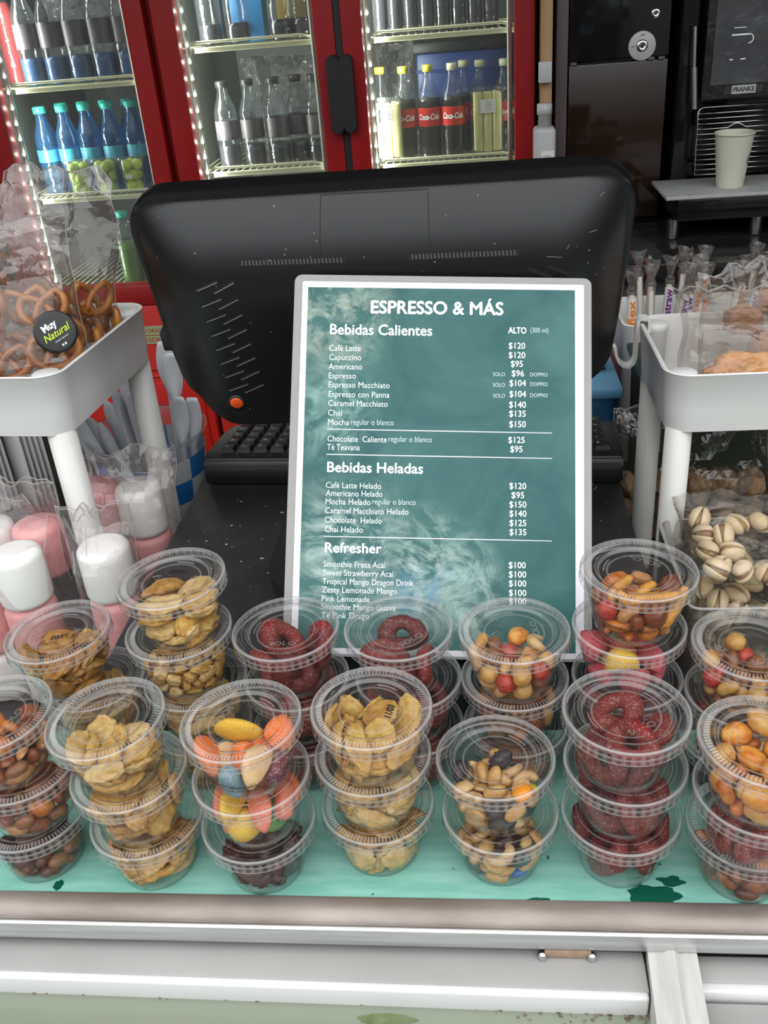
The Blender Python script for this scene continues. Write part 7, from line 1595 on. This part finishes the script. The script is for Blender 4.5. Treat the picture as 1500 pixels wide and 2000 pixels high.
D2 = b_('red_bottle', 0.21, 0.030, 0.013, m_redd, m_cb, m_redd, None); D2.location = (-1.020, 2.235, 0.4015); tag(D2, 'red drink bottle on the left cooler\'s upper shelf', 'bottle')
Gd = b_('green_bottle', 0.17, 0.0265, 0.0125, m_teal_cap, m_cb, m_greend, None, fill=0.55)
shelf_row(Gd, [(-0.83, 2.2), (-0.775, 2.2), (-0.72, 2.2)], -0.049, 'green drink bottle on the left cooler\'s lowest shelf', 'green bottles on the lowest shelf')
B1_ = b_('dark_bottle', 0.182, 0.0255, 0.0115, m_bcap, m_cb, m_dkd, m_dkl, (0.34, 0.56), fill=0.32)
shelf_row(B1_, [(-0.545, 2.2), (-0.487, 2.2), (-0.430, 2.2), (-0.384, 2.225), (-0.338, 2.2)], 0.201, 'dark labelled bottle behind the middle glass door', 'dark bottles on the middle shelf')
B2_ = b_('clear_bottle', 0.20, 0.0265, 0.012, m_bcap, m_cb, m_dkd, None, fill=0.25)
shelf_row(B2_, [(-0.550, 2.2), (-0.49, 2.2), (-0.395, 2.2), (-0.345, 2.2)], 0.453, 'clear bottle on the upper shelf behind the middle door', 'clear bottles on the middle door\'s upper shelf')
for nm, x, c, lb in (('carton', -0.475, m_blued, 'bright blue drink carton on the upper shelf, middle door'), ('carton', -0.372, None, 'mustard yellow drink carton on the upper shelf, middle door')):
    m_ = mat('carton_blue', (0.03, 0.22, 0.50), 0.4) if c else mat('carton_mustard', (0.36, 0.23, 0.02), 0.4)
    t = thing('drink_carton', lb, 'carton', (x, 2.265, 0.4535)); boxobj('carton_body', (-0.036, 0.036, -0.03, 0.03, 0, 0.17), m_, t, bev=0.003)
    bm = bmesh.new(); va = [bm.verts.new(p) for p in ((-0.036, -0.03, 0.170), (0.036, -0.03, 0.170), (0.036, 0.03, 0.170), (-0.036, 0.03, 0.170), (-0.036, -0.002, 0.195), (0.036, -0.002, 0.195), (0.036, 0.002, 0.195), (-0.036, 0.002, 0.195))]
    for f in ((0, 1, 5, 4), (2, 3, 7, 6), (4, 5, 6, 7), (1, 2, 6, 5), (3, 0, 4, 7)): bm.faces.new([va[q] for q in f])
    obj('gable_top', bm, m_, t, smooth=False)
B3_ = b_('dark_bottle', 0.19, 0.0160, 0.0085, m_bcap, m_cb, m_dkd, None, fill=0.6)
shelf_row(B3_, [(-0.185 + 0.0335 * i, 2.2) for i in range(8)], 0.446, 'slim dark bottle on the upper shelf behind the right door', 'slim dark bottles on the upper shelf')
CK = b_('cola_bottle', 0.190, 0.0265, 0.0095, m_ycap, m_cb, m_cola, m_colalab, (0.36, 0.56), fill=0.68, word='Coca-Cola')
shelf_row(CK, [(-0.143, 2.205), (-0.089, 2.205), (-0.196, 2.235)], 0.194, 'dark cola bottle with red label and yellow-green cap', 'cola bottles with yellow-green caps')
CK2 = dup(CK); [c for c in CK2.children if c.name.startswith('cap')][0].data = [c for c in CK2.children if c.name.startswith('cap')][0].data.copy()
[c for c in CK2.children if c.name.startswith('cap')][0].data.materials[0] = m_wcap
shelf_row(CK2, [(-0.0365, 2.200), (0.0235, 2.232), (0.0765, 2.216), (-0.012, 2.262)], 0.194, 'dark cola bottle with red label and ivory cap', 'cola bottles with ivory caps')

# grape cups in the left cooler
m_gcup = clear('grape_cup_plastic', tint=(0.95, 0.96, 0.94), haze=0.10, rough=0.08, gain=1.5)
A['grape_green'] = mat('grape_green', (0.40, 0.55, 0.03), 0.25, col2=(0.52, 0.66, 0.08), scale=60, sss=0.2)
bm = _blob(0.0132, 0.0126, 0.0140, 1, 0.03, 1.5, 2); GR = obj('grape', bm, A['grape_green'])
for i, (x, lb) in enumerate(((-0.902, 'left grape cup on the cooler shelf'), (-0.838, 'middle grape cup on the cooler shelf'), (-0.775, 'right grape cup on the cooler shelf'))):
    t = thing('grape_cup', 'clear lidded ' + lb.replace('grape cup', 'cup of green grapes'), 'cup', (x, 2.1775, 0.1665), 0, 'cups of green grapes')
    bm = bmesh.new(); lathe(bm, [(0.0005, 0.001), (0.0215, 0.0), (0.0225, 0.003), (0.0310, 0.075), (0.0325, 0.076)], 28, close_bottom=True); obj('cup', bm, m_gcup, t)
    bm = bmesh.new(); lathe(bm, [(0.0330, 0.073), (0.0333, 0.078), (0.029, 0.0795), (0.0005, 0.0795)], 28); obj('lid', bm, m_gcup, t)
    if i == 1:
        bm = bmesh.new(); pts = [(0.0125 * math.cos(2 * PI * k / 24), 0.0125 * math.sin(2 * PI * k / 24)) for k in range(24)]
        poly_prism(bm, pts, 0.0, 0.0006, mat=Matrix.Translation((0.004, -0.0290, 0.040)) @ Matrix.Rotation(math.radians(96), 4, 'X')); obj('sticker', bm, m_stick, t)
    if i == 2:
        boxobj('price_sticker', (-0.008, 0.008, -0.0284, -0.0278, 0.034, 0.042), m_lab, t)
    for k in range(9):
        lay = k // 3; a = 2 * PI * (k % 3) / 3 + lay * 1.05 + i; rr = (0.0076, 0.0104, 0.0136)[lay]
        o = GR
        if o.get('label'): o = o.copy(); COL.objects.link(o)
        o.location = (x + rr * math.cos(a), 2.1775 + rr * math.sin(a), 0.1665 + 0.0155 + lay * 0.0225); o.rotation_euler = (a, lay, k)
        tag(o, 'green grape in the ' + lb, 'grape', 'grapes in the ' + lb)

# wrapped sandwiches, blue crate and crumpled bags behind the glass
m_bread = mat('pale_bread', (0.74, 0.70, 0.36), 0.8, col2=(0.60, 0.55, 0.22), scale=28, stretch=(3.5, 3, 0.6), bump=0.3, bscale=80)
m_pack = clear('sandwich_pack_plastic', tint=(0.95, 0.95, 0.93), haze=0.07, rough=0.08, gain=1.6)
m_lines = mat('sticker_grey_print', (0.3, 0.3, 0.3), 0.6)
for x, z, h, yy, lb in ((-0.180, 0.1985, 0.132, 2.166, 'clear pack of pale crustless sandwiches at the left of the right door'), (0.038, 0.1985, 0.140, 2.169, 'rounded clear pack of pale sandwiches before the blue crate')):
    t = thing('sandwich_pack', lb, 'sandwich', (x, yy, z))
    for k, (a, b) in enumerate(((-0.030, -0.011), (-0.010, 0.010), (0.011, 0.030))):
        bm = bmesh.new(); box(bm, a, b, -0.010 + 0.002 * (k % 2), 0.012, 0.008, h - 0.012, bev=0.004, seg=3)
        for v in bm.verts: v.co += Vector((0, 0, 0.003 * noise.noise(v.co * 50 + Vector((k, x, 0)))))
        obj('sandwich', bm, m_bread, t)
    bm = bmesh.new(); poly_prism(bm, rrect(0.070, h, 0.012, 6, cx=0, cy=h / 2), -0.014, 0.016, mat=Matrix(((1, 0, 0, 0), (0, 0, -1, 0), (0, 1, 0, 0), (0, 0, 0, 1))))
    bmesh.ops.bevel(bm, geom=[e for e in bm.edges], offset=0.004, segments=2, affect='EDGES'); sharp(obj('pack', bm, m_pack, t), 40)
    lbm = boxobj('price_sticker', (-0.016, 0.017, -0.0172, -0.0166, h * 0.62, h * 0.62 + 0.027), m_lab, t)
    bm = bmesh.new()
    for k in range(4): box(bm, -0.011, 0.010 - 0.003 * (k % 2), -0.0176, -0.0172, h * 0.62 + 0.006 + k * 0.005, h * 0.62 + 0.0072 + k * 0.005)
    obj('sticker_lines', bm, m_lines, lbm)
ct = thing('blue_crate', 'dark blue lidded crate behind the cola bottles', 'crate', (-0.012, 2.43, 0.1945))
m_cr = mat('crate_blue', (0.02, 0.045, 0.20), 0.4); boxobj('crate_body', (-0.105, 0.105, -0.12, 0.12, 0.0005, 0.205), m_cr, ct, bev=0.006)
boxobj('crate_lid', (-0.112, 0.112, -0.127, 0.127, 0.2055, 0.228), m_rubber, ct, bev=0.004); boxobj('crate_rib', (-0.106, 0.106, -0.1235, -0.1195, 0.165, 0.172), m_cr, ct)
m_crum = clear('grey_bag_film', tint=(0.80, 0.80, 0.80), haze=0.30, hazecol=(0.42, 0.40, 0.42), rough=0.15, gain=1.6, bump=0.8, bscale=30, crease=1.4)
for loc, w, h, t_, sd, lab in (((-0.168, 2.35, 0.1965), 0.085, 0.225, 0.07, 101, 'crumpled grey plastic bag behind the left cola bottles'), ((-0.425, 2.33, 0.2035), 0.19, 0.215, 0.11, 103, 'crumpled grey plastic bag behind the dark bottles'), ((-0.85, 2.36, 0.4035), 0.26, 0.20, 0.12, 107, 'crumpled grey plastic bag on the left cooler\'s upper shelf')):
    bag('plastic_bag', lab, loc, (0, 0, 0), w, h, t_, sd, m_crum, 'crumpled bags in the coolers', fill=0.5, crumple=0.02)

# ------------------------------------------------------------------ coffee corner
m_top = mat('black_stone_top', (0.012, 0.012, 0.012), 0.16, col2=(0.022, 0.021, 0.020), scale=60)
kt = thing('coffee_counter', 'polished black stone counter under the coffee machine', 'counter', (0.75, 2.2, -0.95))
_rel(boxobj('stone_top', (0.175, 1.35, 1.772, 2.62, 0.012, 0.045), m_top, bev=0.003), kt)
_rel(boxobj('counter_base', (0.19, 1.33, 1.80, 2.60, -0.95, 0.012), m_dark), kt)
m_gloss = mat('black_gloss_panel', (0.008, 0.0075, 0.0075), 0.09, col2=(0.012, 0.011, 0.010), scale=3)
m_brown = mat('smoked_bronze_panel', (0.022, 0.012, 0.008), 0.07)
m_side = mat('taupe_metal_side', (0.13, 0.105, 0.105), 0.4, metal=0.3)
m_chrome = mat('chrome', (0.75, 0.75, 0.75), 0.14, metal=1.0)
m_brush = mat('brushed_steel', (0.48, 0.45, 0.42), 0.3, metal=1.0, bump=0.05, bscale=300, stretch=(20, 20, 1))
mf = thing('milk_fridge', 'glossy black milk cooling unit with a round lock disc', 'milk cooler', (0.29, 2.3, 0.0455))
def mk(o): return _rel(o, mf)
mk(boxobj('side_panel', (0.1765, 0.2005, 2.10, 2.52, 0.0455, 0.95), m_side, bev=0.002))
mk(boxobj('cabinet', (0.2010, 0.402, 2.115, 2.52, 0.0455, 0.95), m_gloss, bev=0.003))
mk(boxobj('upper_door', (0.2025, 0.4005, 2.100, 2.1145, 0.3745, 0.945), m_gloss, bev=0.003))
mk(boxobj('lower_door', (0.2025, 0.4005, 2.100, 2.1145, 0.060, 0.3690), m_brown, bev=0.003))
RX = Matrix.Rotation(PI / 2, 4, 'X')
bm = bmesh.new(); lathe(bm, [(0.0005, 0.0018), (0.0255, 0.0018), (0.0270, 0.0008), (0.0270, 0.0)], 40, mat=Matrix.Translation((0.3465, 2.0995, 0.3955)) @ RX)
ld = mk(obj('lock_disc', bm, mat('disc_silver', (0.48, 0.48, 0.48), 0.4)))
bm = bmesh.new(); lathe(bm, [(0.0005, 0.0030), (0.003, 0.0030), (0.0032, 0.0046), (0.0100, 0.0042), (0.0118, 0.0016)], 32, mat=Matrix.Translation((0.3465, 2.0995, 0.3955)) @ RX); o = obj('lock_core', bm, m_chrome); o.parent = ld
bm = bmesh.new(); lathe(bm, [(0.0005, 0.0032), (0.0028, 0.0032)], 16, mat=Matrix.Translation((0.3465, 2.0990, 0.3955)) @ RX); o = obj('key_slot', bm, m_rubber); o.parent = ld
QD = Matrix(((1, 0, 0, 0), (0, 0, -1, 2.0974), (0, 1, 0, 0), (0, 0, 0, 1)))
for s, a, b, y in (('OFF', 0.3420, 0.3510, 0.4135), ('ON', 0.3250, 0.3310, 0.3935)):
    o = text_obj('disc_text', s, m_print, None, a, b, y, 0.0032, bold=0.02, mat=QD); o.parent = ld
bm = bmesh.new(); lathe(bm, [(0.0018, 0.0015), (0.0022, 0.0030), (0.0088, 0.0026), (0.0098, 0.0)], 28, mat=Matrix.Translation((0.3695, 2.0995, 0.4515)) @ RX); mk(obj('key_hole', bm, m_chrome))
for x in (0.212, 0.366, 0.386): mk(boxobj('hinge_tab', (x - 0.006, x + 0.006, 2.0965, 2.1000, 0.3690, 0.3745), m_side))
cm = thing('coffee_machine', 'black automatic coffee machine with a screen and wire cup rest', 'coffee machine', (0.62, 2.3, 0.0455))
def cq(o): return _rel(o, cm)
cq(boxobj('body', (0.4180, 0.860, 2.150, 2.55, 0.0855, 0.95), m_gloss, bev=0.004))
cq(boxobj('side_column', (0.4185, 0.4520, 2.085, 2.1495, 0.0855, 0.95), m_gloss, bev=0.004))
sc = cq(boxobj('screen_housing', (0.4625, 0.860, 2.070, 2.1495, 0.289, 0.95), m_gloss, bev=0.004))
m_screen = mat('screen_grey', (0.050, 0.052, 0.056), 0.2, col2=(0.075, 0.077, 0.082), scale=12)
s_ = boxobj('screen', (0.4800, 0.850, 2.0680, 2.0705, 0.3170, 0.93), m_screen); s_.parent = sc
m_icon = glow('screen_icon', (0.55, 0.56, 0.57), 0.5)
QS = Matrix(((1, 0, 0, 0), (0, 0, -1, 2.0676), (0, 1, 0, 0), (0, 0, 0, 1)))
bm = bmesh.new()
box(bm, 0.512, 0.545, 0.4030, 0.4055, 0, 0.0001, mat=QS)
for a0, a1 in ((0.512, 0.5185), (0.533, 0.543)): box(bm, a0, a1, 0.3600, 0.3620, 0, 0.0001, mat=QS)
tube(bm, [QS @ Vector((0.545 + 0.0085 * math.sin(math.radians(q)), 0.3965 + 0.0080 * math.cos(math.radians(q)), 0.0003)) for q in range(0, 181, 20)], 0.0009, 6)
box(bm, 0.515, 0.538, 0.4160, 0.4172, 0, 0.0001, mat=QS)
o = obj('cup_icon', bm, m_icon); o.parent = sc
fl = bmesh.new(); nx, nz = 40, 44
gv = []
for k in range(nz + 1):
    row = []
    for i in range(nx + 1):
        x = 0.463 + (0.855 - 0.463) * i / nx; z = 0.292 + 0.45 * k / nz
        y = 2.0655 - 0.0025 - 0.004 * abs(noise.noise(Vector((x * 22, z * 18, 3)))) - 0.003 * abs(noise.noise(Vector((x * 55, z * 40, 8))))
        row.append(fl.verts.new((x, y, z)))
    gv.append(row)
for k in range(nz):
    for i in range(nx): fl.faces.new((gv[k][i], gv[k][i + 1], gv[k + 1][i + 1], gv[k + 1][i]))
cf = obj('protective_film', fl, clear('screen_film', tint=(0.95, 0.95, 0.95), haze=0.035, rough=0.08, gain=1.2, bump=0.4, bscale=14, crease=1.2)); cf.parent = sc
pl = cq(boxobj('name_plate', (0.5080, 0.5820, 2.0660, 2.0695, 0.2980, 0.3130), m_rubber)); 
pz = boxobj('plate_face', (0.5215, 0.5680, 2.0645, 2.0662, 0.2985, 0.3140), mat('plate_silver', (0.55, 0.57, 0.56), 0.35)); pz.parent = pl
QP = Matrix(((1, 0, 0, 0), (0, 0, -1, 2.0642), (0, 1, 0, 0), (0, 0, 0, 1)))
o = text_obj('plate_text', 'FRANKE', m_print, None, 0.5245, 0.5655, 0.3025, 0.0078, bold=0.04, mat=QP); o.parent = pl
bm = bmesh.new(); tube(bm, [(0.4405, 2.066, 0.425), (0.4445, 2.064, 0.350)], 0.0042, 14); tube(bm, [(0.4445, 2.064, 0.352), (0.4510, 2.061, 0.276)], 0.0066, 16)
cq(sharp(obj('steam_wand', bm, m_brush), 50))
# wire cup rest standing at the back of the drip tray
wr = cq(link('wire_rest', None))
GM = Matrix(((1, 0, 0, 0.468), (0, 0.10, -1, 2.094), (0, 1, 0.10, 0.142), (0, 0, 0, 1)))
Wd, Hd = 0.190, 0.130
bm = bmesh.new(); tube(bm, [GM @ Vector(p) for p in ((0, 0, 0.004), (0, Hd - 0.01, 0.004), (0.003, Hd - 0.003, 0.004), (0.01, Hd, 0.004), (Wd, Hd, 0.004), (Wd, 0, 0.004), (0, 0, 0.004))], 0.0017, 8)
obj('rest_frame', bm, m_chrome, wr)
for i in range(1, 13):
    v = Hd * i / 13.2; cxm = Wd * 0.42
    pts = [(0, v, 0.004)]
    if i in (8, 9):
        sg = -1 if i == 8 else 1
        pts += [(cxm - 0.018, v, 0.004), (cxm - 0.008, v + sg * 0.006, 0.004), (cxm, v + sg * 0.008, 0.004), (cxm + 0.008, v + sg * 0.006, 0.004), (cxm + 0.018, v, 0.004)]
    pts.append((Wd, v, 0.004))
    bm = bmesh.new(); tube(bm, [GM @ Vector(p) for p in pts], 0.0013, 7); obj('rest_bar', bm, m_chrome, wr)
for o in wr.children:
    o.matrix_parent_inverse = Matrix.Identity(4)
    o.location = Vector((0, 0, 0))
wr.matrix_parent_inverse = (Matrix.Translation(cm.location)).inverted()
dt = cq(boxobj('drip_tray', (0.4045, 0.860, 1.925, 2.149, 0.0855, 0.1290), m_gloss, bev=0.003))
o = boxobj('drip_grid', (0.3800, 0.864, 1.915, 2.085, 0.1295, 0.1365), mat('grey_grid', (0.36, 0.36, 0.36), 0.5, col2=(0.44, 0.44, 0.44), scale=60), bev=0.001); o.parent = dt
for x in (0.4045, 0.5680, 0.83):
    bm = bmesh.new(); lathe(bm, [(0.0105, 0.0458), (0.0120, 0.0475), (0.0120, 0.0853)], 24, mat=Matrix.Translation((x, 1.955, 0)), close_bottom=True, close_top=True); cq(sharp(obj('foot', bm, m_brush), 50))
pc = thing('paper_cup', 'cream paper cup standing on the drip grid', 'paper cup', (0.516, 1.985, 0.1368))
m_pcup = mat('cream_paper', (0.62, 0.61, 0.50), 0.6)
bm = bmesh.new(); lathe(bm, [(0.0245, 0.004), (0.0245, 0.0), (0.0258, 0.0), (0.0368, 0.098), (0.0384, 0.0985), (0.0392, 0.1005), (0.0384, 0.1025), (0.0368, 0.1018), (0.0356, 0.0985), (0.0252, 0.006), (0.0005, 0.006)], 48, close_bottom=True); sharp(obj('cup', bm, m_pcup, pc), 60)
bm = bmesh.new()
m_emb2 = mat('dark_green_emblem', (0.03, 0.06, 0.045), 0.5)
def cone(a, z, lift=0.0003): r = 0.0258 + (z / 0.098) * 0.0110 + lift; return Vector((r * math.cos(a), r * math.sin(a), z))
for k in range(28):
    b0, b1 = 2 * PI * k / 28, 2 * PI * (k + 1) / 28
    if k % 7 == 3: continue
    q = [cone(math.radians(-22) + rr * math.cos(b) / 0.031, 0.052 + rr * math.sin(b)) for rr, b in ((0.0085, b0), (0.0120, b0), (0.0120, b1), (0.0085, b1))]
    bm.faces.new([bm.verts.new(v) for v in q])
for (dx, dz, w, h) in ((-0.003, 0.0, 0.0025, 0.010), (0.003, -0.001, 0.002, 0.008), (0.0, 0.004, 0.004, 0.002)):
    q = [cone(math.radians(-22) + (dx + sx * w / 2) / 0.031, 0.052 + dz + sz * h / 2) for sx, sz in ((-1, -1), (1, -1), (1, 1), (-1, 1))]
    bm.faces.new([bm.verts.new(v) for v in q])
obj('emblem', bm, m_emb2, pc)
# jug between cooler and coffee unit
jg = thing('plastic_jug', 'white plastic jug with a printed label by the coffee unit', 'jug', (0.150, 2.000, -0.95))
stn = tag(boxobj('narrow_cabinet', (0.1400, 0.1735, 1.90, 2.055, -0.95, 0.150), m_dark), 'narrow dark cabinet under the white jug', 'cabinet')
jg.location.z = 0.1505; jg.location.x = 0.1475
m_jug = mat('jug_white', (0.48, 0.47, 0.47), 0.45)
bm = bmesh.new(); box(bm, -0.021, 0.021, -0.03, 0.03, 0.0, 0.120, bev=0.008, seg=3); sharp(obj('jug_body', bm, m_jug, jg), 50)
bm = bmesh.new(); lathe(bm, [(0.013, 0.119), (0.012, 0.142), (0.015, 0.143), (0.015, 0.162), (0.0005, 0.163)], 24, close_bottom=True); obj('jug_cap', bm, m_jug, jg)
lb_ = boxobj('jug_label', (-0.008, 0.018, -0.0312, -0.0300, 0.02, 0.078), m_lab, jg)
bm = bmesh.new()
for k in range(8): box(bm, -0.005, 0.015 - 0.004 * (k % 3), -0.0316, -0.0312, 0.026 + k * 0.006, 0.0272 + k * 0.006)
obj('label_lines', bm, m_lines, lb_)
sn = thing('wall_switch_box', 'small white box fixed to the pine post', 'switch box', (0.1525, 2.058, 0.365))
boxobj('box_body', (-0.014, 0.012, -0.018, 0.0, -0.019, 0.019), m_jug, sn, bev=0.002)

fill_cups()
bpy.context.view_layer.update()
